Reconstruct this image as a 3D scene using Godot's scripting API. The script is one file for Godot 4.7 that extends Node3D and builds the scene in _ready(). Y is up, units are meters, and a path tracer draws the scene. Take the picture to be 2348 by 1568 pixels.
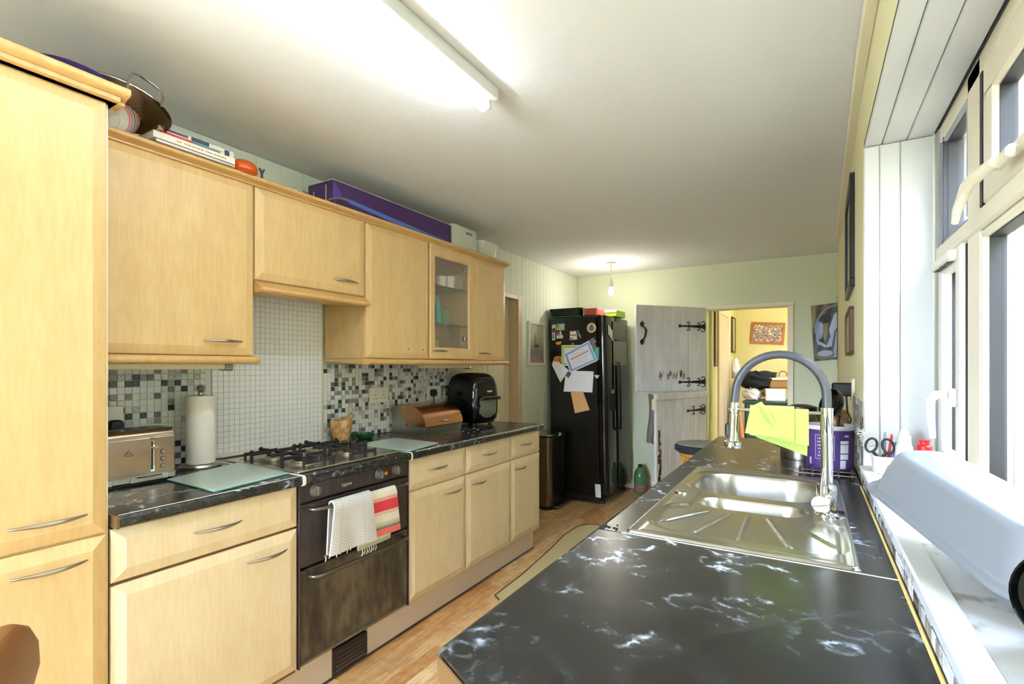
extends Node3D
# A galley kitchen. X runs across the room (right is +), Y is up, and d is the distance down the room (world z = -d).

var M := {}
var taken := {}
var rng := RandomNumberGenerator.new()

func V(x: float, y: float, d: float) -> Vector3:
	return Vector3(x, y, -d)

func numbered(called: String) -> String:
	var n: int = taken.get(called, 0)
	taken[called] = n + 1
	return called if n == 0 else "%s_%03d" % [called, n]

func tag(o: Node, label: String, category := "", group := "", kind := "") -> Node:
	if label: o.set_meta("label", label)
	if category: o.set_meta("category", category)
	if group: o.set_meta("group", group)
	if kind: o.set_meta("kind", kind)
	return o

func thing(called: String, label: String, category: String, at := Vector3.ZERO, group := "") -> Node3D:
	var o := Node3D.new()
	o.name = numbered(called)
	add_child(o, true)
	o.position = at
	tag(o, label, category, group)
	return o

# commits a SurfaceTool as one named mesh; at top level the name gets its own number
func obj(called: String, st: SurfaceTool, m: Material, parent: Node = null) -> MeshInstance3D:
	st.generate_normals()
	return inst(called, st.commit(), m, parent)

func inst(called: String, mesh: Mesh, m: Material, parent: Node = null) -> MeshInstance3D:
	var o := MeshInstance3D.new()
	o.mesh = mesh
	o.material_override = m
	if parent == null:
		o.name = numbered(called)
		add_child(o, true)
	else:
		o.name = called
		parent.add_child(o, true)
	return o

func one(called: String, st: SurfaceTool, m: Material, label: String, category: String, group := "") -> MeshInstance3D:
	var o := obj(called, st, m)
	tag(o, label, category, group)
	return o

func struct(called: String, st: SurfaceTool, m: Material, label: String, category := "room surface") -> MeshInstance3D:
	var o := obj(called, st, m)
	tag(o, label, category, "", "structure")
	return o

func S() -> SurfaceTool:
	var st := SurfaceTool.new()
	st.begin(Mesh.PRIMITIVE_TRIANGLES)
	return st

# puts triangles (three corners each) into st with their fronts outward; g: one smooth group per triangle
func put(st: SurfaceTool, t: PackedVector3Array, g: PackedInt32Array, uv := PackedVector2Array()) -> void:
	var c := Vector3.ZERO
	for p in t: c += p
	c /= maxf(1.0, t.size())
	var vol := 0.0
	for i in range(0, t.size(), 3):
		vol += (t[i] - c).dot((t[i + 1] - c).cross(t[i + 2] - c))
	var order := [0, 2, 1] if vol > 0.0 else [0, 1, 2]
	for i in range(0, t.size(), 3):
		st.set_smooth_group(g[i / 3] if g[i / 3] >= 0 else 0xFFFFFFFF)
		for k in order:
			st.set_uv(uv[i + k] if uv.size() else Vector2.ZERO)
			st.add_vertex(t[i + k])

# box with chamfered edges
func box(st: SurfaceTool, c: Vector3, s: Vector3, b := 0.002, basis := Basis()) -> void:
	var h := s / 2.0
	b = minf(b, minf(h.x, minf(h.y, h.z)) * 0.9)
	var t := PackedVector3Array()
	var f := func(sx: int, sy: int, sz: int, axis: int) -> Vector3:
		var p := Vector3(sx * (h.x - (0.0 if axis == 0 else b)), sy * (h.y - (0.0 if axis == 1 else b)), sz * (h.z - (0.0 if axis == 2 else b)))
		return c + basis * p
	var quad := func(p: Vector3, q: Vector3, r: Vector3, u: Vector3) -> void:
		var n := (q - p).cross(r - p)
		if n.dot((p + q + r + u) / 4.0 - c) > 0.0: t.append_array([p, r, q, p, u, r])
		else: t.append_array([p, q, r, p, r, u])
	for s1 in [-1, 1]:
		quad.call(f.call(s1, -1, -1, 0), f.call(s1, 1, -1, 0), f.call(s1, 1, 1, 0), f.call(s1, -1, 1, 0))
		quad.call(f.call(-1, s1, -1, 1), f.call(1, s1, -1, 1), f.call(1, s1, 1, 1), f.call(-1, s1, 1, 1))
		quad.call(f.call(-1, -1, s1, 2), f.call(1, -1, s1, 2), f.call(1, 1, s1, 2), f.call(-1, 1, s1, 2))
	if b > 0.0:
		for s1 in [-1, 1]:
			for s2 in [-1, 1]:
				quad.call(f.call(s1, s2, -1, 0), f.call(s1, s2, 1, 0), f.call(s1, s2, 1, 1), f.call(s1, s2, -1, 1))
				quad.call(f.call(s1, -1, s2, 0), f.call(s1, 1, s2, 0), f.call(s1, 1, s2, 2), f.call(s1, -1, s2, 2))
				quad.call(f.call(-1, s1, s2, 1), f.call(1, s1, s2, 1), f.call(1, s1, s2, 2), f.call(-1, s1, s2, 2))
				for s3 in [-1, 1]:
					var p: Vector3 = f.call(s1, s2, s3, 0)
					var q: Vector3 = f.call(s1, s2, s3, 1)
					var r: Vector3 = f.call(s1, s2, s3, 2)
					if (q - p).cross(r - p).dot((p + q + r) / 3.0 - c) > 0.0: t.append_array([p, r, q])
					else: t.append_array([p, q, r])
	for i in range(0, t.size(), 3):
		st.set_smooth_group(0xFFFFFFFF)
		for k in 3:
			st.set_uv(Vector2.ZERO)
			st.add_vertex(t[i + k])

# box between two corners given as (x, y, d)
func bx(st: SurfaceTool, x0: float, x1: float, y0: float, y1: float, d0: float, d1: float, b := 0.002) -> void:
	box(st, V((x0 + x1) / 2, (y0 + y1) / 2, (d0 + d1) / 2), Vector3(absf(x1 - x0), absf(y1 - y0), absf(d1 - d0)), b)

# polygon (in the plane of ux, uy through o) pushed along uz by depth; corners sharper than 40 degrees stay sharp; b bevels both ends
func prism(st: SurfaceTool, poly: PackedVector2Array, o: Vector3, ux: Vector3, uy: Vector3, uz: Vector3, depth: float, b := 0.0) -> void:
	var n := poly.size()
	var t := PackedVector3Array()
	var g := PackedInt32Array()
	var inner := poly
	if b > 0.0:
		var off := Geometry2D.offset_polygon(poly, -b, Geometry2D.JOIN_MITER)
		if off.size() == 1 and off[0].size() == n:
			inner = off[0]
			var best := 0
			for k in n:
				if inner[k].distance_to(poly[0]) < inner[best].distance_to(poly[0]): best = k
			var r := PackedVector2Array()
			for k in n: r.append(inner[(best + k) % n])
			if r[1 % n].distance_to(poly[1 % n]) > r[n - 1].distance_to(poly[1 % n]):
				var q := PackedVector2Array()
				for k in n: q.append(r[(n - k) % n])
				r = q
			inner = r
		else:
			b = 0.0
	var at := func(p: Vector2, z: float) -> Vector3: return o + ux * p.x + uy * p.y + uz * z
	var idx := Geometry2D.triangulate_polygon(inner)
	var area := 0.0
	for k in n: area += poly[k].cross(poly[(k + 1) % n])
	for i in range(0, idx.size(), 3):
		var a := inner[idx[i]]
		var p := inner[idx[i + 1]]
		var q := inner[idx[i + 2]]
		if (p - a).cross(q - a) * area < 0.0:
			var w := p
			p = q
			q = w
		t.append_array([at.call(a, 0.0), at.call(q, 0.0), at.call(p, 0.0), at.call(a, depth), at.call(p, depth), at.call(q, depth)])
		g.append_array([-1, -1])
	var grp := 1
	for k in n:
		var e0 := poly[k] - poly[(k + n - 1) % n]
		var e1 := poly[(k + 1) % n] - poly[k]
		if absf(e0.angle_to(e1)) > 0.7: grp += 1
		var p := poly[k]
		var q := poly[(k + 1) % n]
		var rows := [[p, q, 0.0]] if b <= 0.0 else [[inner[k], inner[(k + 1) % n], 0.0], [p, q, b], [p, q, depth - b], [inner[k], inner[(k + 1) % n], depth]]
		if b <= 0.0: rows.append([p, q, depth])
		for r in rows.size() - 1:
			var lo: Array = rows[r]
			var hi: Array = rows[r + 1]
			var A: Vector3 = at.call(lo[0], lo[2])
			var B: Vector3 = at.call(lo[1], lo[2])
			var C: Vector3 = at.call(hi[1], hi[2])
			var D: Vector3 = at.call(hi[0], hi[2])
			t.append_array([A, B, C, A, C, D])
			var gg := grp * 4 + r
			g.append_array([gg, gg])
	put(st, t, g)

# profile of (radius, height) turned round axis through o
func lathe(st: SurfaceTool, prof: Array, o: Vector3, axis := Vector3.UP, segs := 24) -> void:
	var ay := axis.normalized()
	var ax := ay.cross(Vector3.RIGHT if absf(ay.x) < 0.8 else Vector3.BACK).normalized()
	var az := ax.cross(ay)
	var t := PackedVector3Array()
	var g := PackedInt32Array()
	var grp := 1
	for i in prof.size() - 1:
		var p: Vector2 = prof[i]
		var q: Vector2 = prof[i + 1]
		if i > 0:
			var w: Vector2 = prof[i - 1]
			if absf((p - w).angle_to(q - p)) > 0.6: grp += 1
		for k in segs:
			var a0 := TAU * k / segs
			var a1 := TAU * (k + 1) / segs
			var d0 := ax * cos(a0) + az * sin(a0)
			var d1 := ax * cos(a1) + az * sin(a1)
			var A := o + d0 * p.x + ay * p.y
			var B := o + d1 * p.x + ay * p.y
			var C := o + d1 * q.x + ay * q.y
			var D := o + d0 * q.x + ay * q.y
			if p.x > 1e-6:
				t.append_array([A, B, C])
				g.append(grp)
			if q.x > 1e-6:
				t.append_array([A, C, D])
				g.append(grp)
	put(st, t, g)

# round bar along points; r is one radius or one for each point
func tube(st: SurfaceTool, pts: Array, r, segs := 10) -> void:
	var rings := []
	var n := pts.size()
	var side := Vector3.ZERO
	for i in n:
		var a: Vector3 = pts[maxi(i - 1, 0)]
		var b: Vector3 = pts[mini(i + 1, n - 1)]
		var d := (b - a).normalized()
		if i == 0: side = d.cross(Vector3.UP if absf(d.y) < 0.9 else Vector3.RIGHT).normalized()
		side = (side - d * side.dot(d)).normalized()
		var up := side.cross(d)
		var rad: float = r[i] if r is Array else r
		var ring := PackedVector3Array()
		for k in segs:
			ring.append(pts[i] + (side * cos(TAU * k / segs) + up * sin(TAU * k / segs)) * rad)
		rings.append(ring)
	loft(st, rings)

# skin over rings of equal count, ends closed
func loft(st: SurfaceTool, rings: Array, closed_ends := true, cap_group := -1) -> void:
	var t := PackedVector3Array()
	var g := PackedInt32Array()
	var m: int = rings[0].size()
	for i in rings.size() - 1:
		var a: PackedVector3Array = rings[i]
		var b: PackedVector3Array = rings[i + 1]
		for k in m:
			var j := (k + 1) % m
			t.append_array([a[k], a[j], b[j], a[k], b[j], b[k]])
			g.append_array([7, 7])
	if closed_ends:
		for e in [0, rings.size() - 1]:
			var a: PackedVector3Array = rings[e]
			var c := Vector3.ZERO
			for p in a: c += p
			c /= m
			for k in m:
				var j := (k + 1) % m
				if e == 0: t.append_array([c, a[j], a[k]])
				else: t.append_array([c, a[k], a[j]])
				g.append(cap_group)
	put(st, t, g)

# a sheet of thickness th over f(u, v), u and v from 0 to 1; UVs run with u and v on both faces
func sheet(st: SurfaceTool, nu: int, nv: int, f: Callable, th: float) -> void:
	var P := []
	for i in nu + 1:
		var row := []
		for j in nv + 1: row.append(f.call(float(i) / nu, float(j) / nv))
		P.append(row)
	var N := []
	for i in nu + 1:
		var row := []
		for j in nv + 1:
			var du: Vector3 = P[mini(i + 1, nu)][j] - P[maxi(i - 1, 0)][j]
			var dv: Vector3 = P[i][mini(j + 1, nv)] - P[i][maxi(j - 1, 0)]
			row.append(du.cross(dv).normalized() * th / 2.0)
		N.append(row)
	var t := PackedVector3Array()
	var g := PackedInt32Array()
	var uv := PackedVector2Array()
	var q := func(i: int, j: int, s: float) -> Vector3: return P[i][j] + N[i][j] * s
	var w := func(i: int, j: int) -> Vector2: return Vector2(float(i) / nu, float(j) / nv)
	for i in nu:
		for j in nv:
			t.append_array([q.call(i, j, 1), q.call(i + 1, j, 1), q.call(i + 1, j + 1, 1), q.call(i, j, 1), q.call(i + 1, j + 1, 1), q.call(i, j + 1, 1)])
			t.append_array([q.call(i, j, -1), q.call(i + 1, j + 1, -1), q.call(i + 1, j, -1), q.call(i, j, -1), q.call(i, j + 1, -1), q.call(i + 1, j + 1, -1)])
			uv.append_array([w.call(i, j), w.call(i + 1, j), w.call(i + 1, j + 1), w.call(i, j), w.call(i + 1, j + 1), w.call(i, j + 1)])
			uv.append_array([w.call(i, j), w.call(i + 1, j + 1), w.call(i + 1, j), w.call(i, j), w.call(i, j + 1), w.call(i + 1, j + 1)])
			g.append_array([1, 1, 2, 2])
	for i in nu:
		for e in [0, nv]:
			var A: Vector3 = q.call(i, e, 1)
			var B: Vector3 = q.call(i + 1, e, 1)
			var C: Vector3 = q.call(i + 1, e, -1)
			var D: Vector3 = q.call(i, e, -1)
			if e == nv: t.append_array([A, B, C, A, C, D])
			else: t.append_array([A, C, B, A, D, C])
			uv.append_array([w.call(i, e), w.call(i, e), w.call(i, e), w.call(i, e), w.call(i, e), w.call(i, e)])
			g.append_array([3, 3])
	for j in nv:
		for e in [0, nu]:
			var A: Vector3 = q.call(e, j, 1)
			var B: Vector3 = q.call(e, j + 1, 1)
			var C: Vector3 = q.call(e, j + 1, -1)
			var D: Vector3 = q.call(e, j, -1)
			if e == 0: t.append_array([A, B, C, A, C, D])
			else: t.append_array([A, C, B, A, D, C])
			uv.append_array([w.call(e, j), w.call(e, j), w.call(e, j), w.call(e, j), w.call(e, j), w.call(e, j)])
			g.append_array([3, 3])
	put(st, t, g, uv)

# a flat card of thickness th behind its printed face; corners top left, top right, bottom right, bottom left as seen from the front
func card(st: SurfaceTool, c: Array, th: float) -> void:
	var n: Vector3 = (c[1] - c[0]).cross(c[3] - c[0]).normalized() * th
	var uvs := [Vector2(0, 0), Vector2(1, 0), Vector2(1, 1), Vector2(0, 1)]
	var t := PackedVector3Array()
	var uv := PackedVector2Array()
	for tri in [[0, 1, 2], [0, 2, 3]]:
		for k in tri:
			t.append(c[k])
			uv.append(uvs[k])
		for k in [tri[0], tri[2], tri[1]]:
			t.append(c[k] + n)
			uv.append(Vector2(0.02, 0.02))
	for k in 4:
		var j := (k + 1) % 4
		t.append_array([c[k], c[k] + n, c[j] + n, c[k], c[j] + n, c[j]])
		for m in 6: uv.append(Vector2(0.02, 0.02))
	var g := PackedInt32Array()
	g.resize(t.size() / 3)
	g.fill(-1)
	put(st, t, g, uv)

func rrect(w: float, h: float, r: float, n := 5) -> PackedVector2Array:
	var out := PackedVector2Array()
	for q in 4:
		var c := Vector2((w / 2 - r) * [1, -1, -1, 1][q], (h / 2 - r) * [1, 1, -1, -1][q])
		for k in n + 1:
			var a := PI / 2 * (q + float(k) / n)
			out.append(c + Vector2(cos(a), sin(a)) * r)
	return out

func arc_pts(c: Vector3, ux: Vector3, uy: Vector3, r: float, a0: float, a1: float, n: int) -> Array:
	var out := []
	for k in n + 1:
		var a := lerpf(a0, a1, float(k) / n)
		out.append(c + ux * cos(a) * r + uy * sin(a) * r)
	return out

func disc_poly(r: float, n := 20) -> PackedVector2Array:
	var out := PackedVector2Array()
	for k in n: out.append(Vector2(cos(TAU * k / n), sin(TAU * k / n)) * r)
	return out

func text_mesh(text: String, size: float, depth: float, font := "Droid Sans") -> TextMesh:
	var tm := TextMesh.new()
	var f := SystemFont.new()
	f.font_names = PackedStringArray([font])
	tm.font = f
	tm.text = text
	tm.font_size = 32
	tm.pixel_size = size / 32.0
	tm.depth = depth
	return tm

# ---------- materials ----------
func mat(name_: String, hex: String, rough := 0.5, metal := 0.0) -> StandardMaterial3D:
	var m := StandardMaterial3D.new()
	m.resource_name = name_
	m.albedo_color = Color(hex)
	m.roughness = rough
	m.metallic = metal
	M[name_] = m
	return m

func noise_img(w: int, h: int, seed_: int, freq: float, oct := 4, ridged := false, warp := 0.0) -> Image:
	var n := FastNoiseLite.new()
	n.seed = seed_
	n.noise_type = FastNoiseLite.TYPE_SIMPLEX_SMOOTH
	n.frequency = freq
	n.fractal_type = FastNoiseLite.FRACTAL_RIDGED if ridged else FastNoiseLite.FRACTAL_FBM
	n.fractal_octaves = oct
	if warp > 0.0:
		n.domain_warp_enabled = true
		n.domain_warp_amplitude = warp
		n.domain_warp_frequency = freq * 1.5
	return n.get_seamless_image(w, h, false, false, 0.15, true)

# builds an RGB picture from bytes: f(x, y) gives a colour
func paint(w: int, h: int, f: Callable) -> ImageTexture:
	var im := Image.create(w, h, false, Image.FORMAT_RGB8)
	for y in h:
		for x in w: im.set_pixel(x, y, f.call(x, y))
	im.generate_mipmaps()
	return ImageTexture.create_from_image(im)

func streak_tex(w: int, h: int, seed_: int, lo: Color, hi: Color, fine := 0.09, knots := 0.0) -> ImageTexture:
	var a := noise_img(w, 64, seed_, fine, 4)
	a.resize(w, h, Image.INTERPOLATE_CUBIC)
	var b := noise_img(w, 64, seed_ + 5, fine / 7.0, 2)
	b.resize(w, h, Image.INTERPOLATE_CUBIC)
	var c := noise_img(w, h, seed_ + 9, 0.012, 3)
	var da := a.get_data()
	var db := b.get_data()
	var dc := c.get_data()
	var sa := da.size() / (w * h)
	return paint(w, h, func(x: int, y: int) -> Color:
		var i := (y * w + x) * sa
		var k: float = da[i] / 255.0 * 0.5 + db[i] / 255.0 * 0.35 + dc[i] / 255.0 * (0.15 + knots)
		return lo.lerp(hi, clampf((k - 0.28) * 1.9, 0.0, 1.0)))

func tri(m: StandardMaterial3D, tex: Texture2D, scale: float, world := true, sx := 1.0, sy := 1.0, sz := 1.0) -> StandardMaterial3D:
	m.albedo_texture = tex
	m.albedo_color = Color.WHITE
	m.uv1_triplanar = true
	m.uv1_world_triplanar = world
	m.uv1_scale = Vector3(sx, sy, sz) * scale
	m.uv1_triplanar_sharpness = 8.0
	return m

func relief(m: StandardMaterial3D, seed_: int, freq: float, depth_cm: float, scale: float, oct := 3) -> StandardMaterial3D:
	var im := noise_img(256, 256, seed_, freq, oct)
	m.heightmap_enabled = true
	m.heightmap_texture = ImageTexture.create_from_image(im)
	m.heightmap_scale = depth_cm
	if not m.uv1_triplanar:
		m.uv1_triplanar = true
		m.uv1_world_triplanar = true
		m.uv1_scale = Vector3.ONE * scale
	return m

func glass(name_: String, hex: String, alpha: float, rough := 0.0) -> StandardMaterial3D:
	var m := mat(name_, hex, rough)
	m.transparency = BaseMaterial3D.TRANSPARENCY_ALPHA
	m.albedo_color.a = alpha
	return m

func print_mat(name_: String, tex: Texture2D, rough := 0.6) -> StandardMaterial3D:
	var m := mat(name_, "ffffff", rough)
	m.albedo_texture = tex
	return m

func _ready() -> void:
	rng.seed = 7
	# ---- camera: level, turned 30.6 degrees to the left of the room's length, lens shifted up by 56 of 1568 pixels
	var f := 1155.0
	var cam := Camera3D.new()
	cam.name = "camera"
	cam.projection = Camera3D.PROJECTION_FRUSTUM
	cam.near = 0.05
	cam.far = 60.0
	cam.size = 1568.0 / f * cam.near
	cam.frustum_offset = Vector2(0.0, 56.0 / f * cam.near)
	cam.position = V(0, 1.33, 0)
	cam.rotation.y = atan(684.0 / f)
	add_child(cam)
	cam.current = true
	# ---- sky and exposure
	var env := Environment.new()
	env.background_mode = Environment.BG_SKY
	var sky := Sky.new()
	var sm := ProceduralSkyMaterial.new()
	sm.sky_top_color = Color(0.76, 0.85, 0.98)
	sm.sky_horizon_color = Color(0.86, 0.92, 1.0)
	sm.ground_bottom_color = Color(0.45, 0.44, 0.40)
	sm.ground_horizon_color = Color(0.62, 0.61, 0.58)
	sm.sky_energy_multiplier = 7.0
	sm.ground_energy_multiplier = 2.5
	sky.sky_material = sm
	env.sky = sky
	env.tonemap_mode = Environment.TONE_MAPPER_LINEAR
	env.tonemap_exposure = 1.22
	env.sdfgi_enabled = true
	env.ssao_enabled = true
	env.ssil_enabled = true
	var we := WorldEnvironment.new()
	we.name = "world_environment"
	we.environment = env
	add_child(we)
	materials()
	tube_light()
	pendant()
	room_shell()
	window_and_sill()
	hallway()
	outside()
	doors()
	tiles()
	left_base_units()
	left_worktop()
	wall_units()
	cooker()
	tall_unit()
	top_of_units()
	left_counter_things()
	far_end()
	right_counter()
	sink_and_tap()
	right_counter_things()
	sill_things()
	wall_pictures()
	chair()

const WARM := Color(0.91, 0.955, 1.0)

func omni(called: String, at: Vector3, e: float, size: float, col := Color.WHITE) -> OmniLight3D:
	var l := OmniLight3D.new()
	l.name = called
	l.position = at
	l.light_energy = e
	l.light_size = size
	l.light_color = col
	l.omni_range = 12.0
	l.omni_attenuation = 2.0
	l.shadow_enabled = true
	add_child(l, true)
	return l

func tube_light() -> void:
	var t := thing("tube_light", "long white fluorescent tube light fixed to the ceiling", "ceiling light", V(-1.03, 2.36, 0.83))
	var st := S()
	box(st, Vector3(0.012, -0.022, 0), Vector3(0.052, 0.044, 1.50), 0.004)
	obj("batten", st, M.batten, t)
	for s in [-1, 1]:
		st = S()
		box(st, Vector3(-0.008, -0.05, s * 0.738), Vector3(0.034, 0.05, 0.022), 0.005)
		obj("lamp_holder", st, M.batten, t)
	st = S()
	tube(st, [Vector3(-0.016, -0.064, -0.73), Vector3(-0.016, -0.064, 0.73)], 0.019, 16)
	obj("tube", st, M.tube_glow, t)
	for k in 6:
		omni("tube_lamp", V(-1.055, 2.268, 0.83 - 0.62 + k * 0.248), 0.066, 0.02, WARM)

func pendant() -> void:
	var t := thing("pendant_light", "bare glowing bulb hanging on a short cord near the fridge", "pendant light", V(-1.70, 2.36, 4.80))
	var st := S()
	lathe(st, [Vector2(0, 0), Vector2(0.05, 0), Vector2(0.048, -0.018), Vector2(0.035, -0.026), Vector2(0, -0.026)], Vector3.ZERO)
	obj("ceiling_rose", st, M.white_plastic, t)
	st = S()
	tube(st, [Vector3(0, -0.02, 0), Vector3(0, -0.17, 0)], 0.0035, 8)
	obj("cord", st, M.white_plastic, t)
	st = S()
	lathe(st, [Vector2(0, -0.165), Vector2(0.012, -0.167), Vector2(0.018, -0.19), Vector2(0.019, -0.245), Vector2(0, -0.247)], Vector3.ZERO)
	obj("bulb_holder", st, M.white_plastic, t)
	st = S()
	lathe(st, [Vector2(0.0, -0.24), Vector2(0.014, -0.245), Vector2(0.018, -0.262), Vector2(0.026, -0.278), Vector2(0.029, -0.295), Vector2(0.026, -0.313), Vector2(0.016, -0.324), Vector2(0, -0.328)], Vector3.ZERO)
	obj("bulb", st, M.bulb_glow, t)
	omni("pendant_lamp", V(-1.70, 2.05, 4.80), 0.22, 0.03, Color(1.0, 0.97, 0.92))

func materials() -> void:
	tri(mat("maple", "ffffff", 0.38), streak_tex(512, 512, 11, Color("d0ae78"), Color("dbbc88")), 1.3)  # colour yellowed for the tube light on the upper and tall units
	tri(mat("maple_daylit", "ffffff", 0.42), streak_tex(512, 512, 17, Color("d3bd96"), Color("dcc9a6")), 1.3)  # same veneer, its colour paled for the cool daylight on the base units
	tri(mat("maple_edge", "ffffff", 0.36), streak_tex(256, 256, 23, Color("c59c60"), Color("d5b076")), 1.3)
	mat("carcass", "c9b48c", 0.6)
	mat("raw_edge", "6e4a26", 0.7)
	var mb := marble_tex()
	tri(mat("marble", "ffffff", 0.24), mb, 1.0)
	tri(mat("marble_right", "ffffff", 0.27), mb, 0.85)
	M.marble_right.uv1_offset = Vector3(0.33, 0.1, 0.27)
	mat("worktop_edge", "5b4325", 0.35)
	mat("joint_white", "e6e0d2", 0.5)
	var wood := streak_tex(512, 1024, 31, Color("b98d5e"), Color("e8c899"), 0.05, 0.15)
	var k := 0
	for c in ["ffffff", "f2e6d6", "e2c8a8", "faf2e6"]:
		tri(mat("plank%d" % k, "ffffff", 0.42), wood, 1.6)
		M["plank%d" % k].albedo_color = Color(c)
		M["plank%d" % k].uv1_offset = Vector3(0.21 * k, 0, 0.37 * k)
		k += 1
	tri(mat("subfloor", "ffffff", 0.5), wood, 1.6)
	relief(mat("ceiling_paint", "e6e7e9", 0.9), 41, 0.03, 0.12, 1.4)
	relief(mat("green_paint", "d7dcbe", 0.75), 42, 0.05, 0.05, 2.0)
	mat("green_board", "d8decb", 0.6)
	mat("cream_board", "ddd2b4", 0.6)
	mat("beige_gloss", "cdb794", 0.4)
	mat("cream_paint", "e8dfc4", 0.45)
	mat("white_board", "d6d6d4", 0.45)
	mat("yellow_paint", "dbcd92", 0.8)
	mat("yellow_wall", "d8d2a6", 0.75)
	mat("white_plastic", "e9e7e0", 0.35)
	mat("toaster_steel", "a2917c", 0.2, 1.0)
	mat("batten", "dedede", 0.4)
	mat("upvc", "ddd3bc", 0.35)
	mat("upvc_white", "e6e2d8", 0.35)
	mat("grey_strip", "8c8f95", 0.4)
	mat("gasket", "17161a", 0.6)
	mat("nickel", "aaa69e", 0.26, 1.0)
	mat("chrome", "dfe1e2", 0.06, 1.0)
	mat("steel", "b9b5ad", 0.30, 1.0)
	mat("sink_steel", "c8c7c2", 0.27, 1.0)
	relief(mat("steel_brushed", "cdc4b6", 0.24, 0.95), 51, 0.02, 0.01, 3.0)
	mat("copper", "cf9a72", 0.22, 1.0)
	mat("black_plastic", "131314", 0.35)
	mat("black_gloss", "0c0c0d", 0.10)
	mat("fridge_black", "161715", 0.22)
	mat("fridge_gloss", "101110", 0.07)
	mat("iron", "1b1b1d", 0.55)
	mat("black_iron", "16171a", 0.5, 0.3)
	tri(mat("oven_black", "ffffff", 0.33), streak_tex(256, 256, 61, Color("2c2524"), Color("473e3a"), 0.05), 2.0)
	tri(mat("oven_dirty", "ffffff", 0.30), streak_tex(256, 256, 62, Color("221b18"), Color("5a4f3c"), 0.04, 0.2), 2.2)
	mat("grout_light", "d6d6d2", 0.8)
	mat("grout_cream", "d9cda6", 0.8)
	mat("tile_white", "dfe4e6", 0.12)
	mat("tile_mint", "cfdcd8", 0.12)
	mat("tile_taupe", "8d8984", 0.18)
	mat("tile_dark", "393c42", 0.14)
	mat("tile_slate", "656a72", 0.14)
	var stone := noise_img(128, 128, 71, 0.05, 4).get_data()
	tri(mat("tile_stone", "ffffff", 0.25), paint(128, 128, func(x: int, y: int) -> Color: return Color("c4c8ca").lerp(Color("8f9296"), smoothstep(0.5, 0.85, stone[y * 128 + x] / 255.0))), 14.0)
	mat("tile_plain", "eceff5", 0.16)
	glass("pane", "ffffff", 0.06)
	glass("clear_glass", "eef4f2", 0.10)
	glass("clear_plastic", "f2f4f4", 0.22, 0.12)
	glass("green_plastic", "4f9a5a", 0.35, 0.1)
	mat("frosted_board", "b7cdc5", 0.14)
	mat("frosted_edge", "5e9d8c", 0.1)
	mat("milky", "d9dccb", 0.35)
	M.milky.backlight_enabled = true
	M.milky.backlight = Color(0.5, 0.5, 0.45)
	mat("teal", "1fa39a", 0.4)
	mat("blue_clip", "6a73c0", 0.4)
	mat("purple_box", "3b1d55", 0.35)
	mat("box_end", "3a2430", 0.45)
	mat("orange_pot", "c24e0c", 0.3)
	mat("dark_wood", "4a3018", 0.5)
	mat("plate_purple", "3a2c77", 0.25)
	mat("white_ceramic", "e6e3d8", 0.2)
	mat("paper", "e4e2dc", 0.8)
	mat("paper_roll", "eeecea", 0.95)
	relief(M.paper_roll, 81, 0.12, 0.12, 8.0, 2)
	mat("green_rest", "1d5a36", 0.3)
	tri(mat("mango_wood", "ffffff", 0.5), streak_tex(256, 256, 91, Color("9a6a3a"), Color("dcb482"), 0.05, 0.2), 7.0)
	mat("stool_wood", "bd8434", 0.5)
	relief(mat("cushion_grey", "8f8f82", 0.95), 93, 0.06, 0.3, 6.0)
	mat("cushion_dark", "23272e", 0.9)
	mat("hose_grey", "3b3c41", 0.42)
	relief(mat("green_cloth", "a1b257", 1.0), 95, 0.16, 0.15, 9.0)
	M.green_cloth.rim_enabled = true
	M.green_cloth.rim = 0.4
	mat("purple_tub", "462f66", 0.4)
	mat("tub_rim", "cfc6cf", 0.4)
	mat("lilac_print", "b9a6cf", 0.5)
	mat("label_white", "d9d6dc", 0.6)
	mat("wash_bowl", "74787e", 0.34)
	mat("red_cap", "c9141c", 0.35)
	mat("brown_leather", "6f421c", 0.45)
	mat("mat_fibre", "c6b484", 0.9)
	mat("mat_edge", "4a4330", 0.9)
	mat("crate_green", "15301b", 0.5)
	mat("coat_black", "0e0e0c", 0.95)
	mat("basket", "8a6030", 0.8)
	mat("white_cloth", "d8cdb8", 0.95)
	mat("leaf_green", "2f8f6a", 0.5)
	mat("ochre", "b98f1c", 0.7)
	mat("orange_rod", "b5713f", 0.6)
	mat("plinth_board", "cdbba8", 0.6)
	mat("vent_brown", "2d211c", 0.6)
	mat("bag_clear", "cdd6d2", 0.3)
	mat("render_wall", "b8ad92", 0.9)
	mat("brown_post", "75603c", 0.7)
	mat("rust", "a8742e", 0.9)
	mat("red_box", "b44a40", 0.6)
	mat("lime_box", "a5d21c", 0.5)
	mat("green_tray", "0f8a3c", 0.4)
	mat("lamp_amber", "e08a1c", 0.3)
	mat("tan_paper", "d9a86c", 0.9)
	var g := mat("tube_glow", "ffffff", 0.4)
	g.emission_enabled = true
	g.emission = Color(1, 0.985, 0.95)
	g.emission_energy_multiplier = 3.0
	g = mat("bulb_glow", "fff4dc", 0.4)
	g.emission_enabled = true
	g.emission = Color(1, 0.93, 0.78)
	g.emission_energy_multiplier = 6.0

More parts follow.
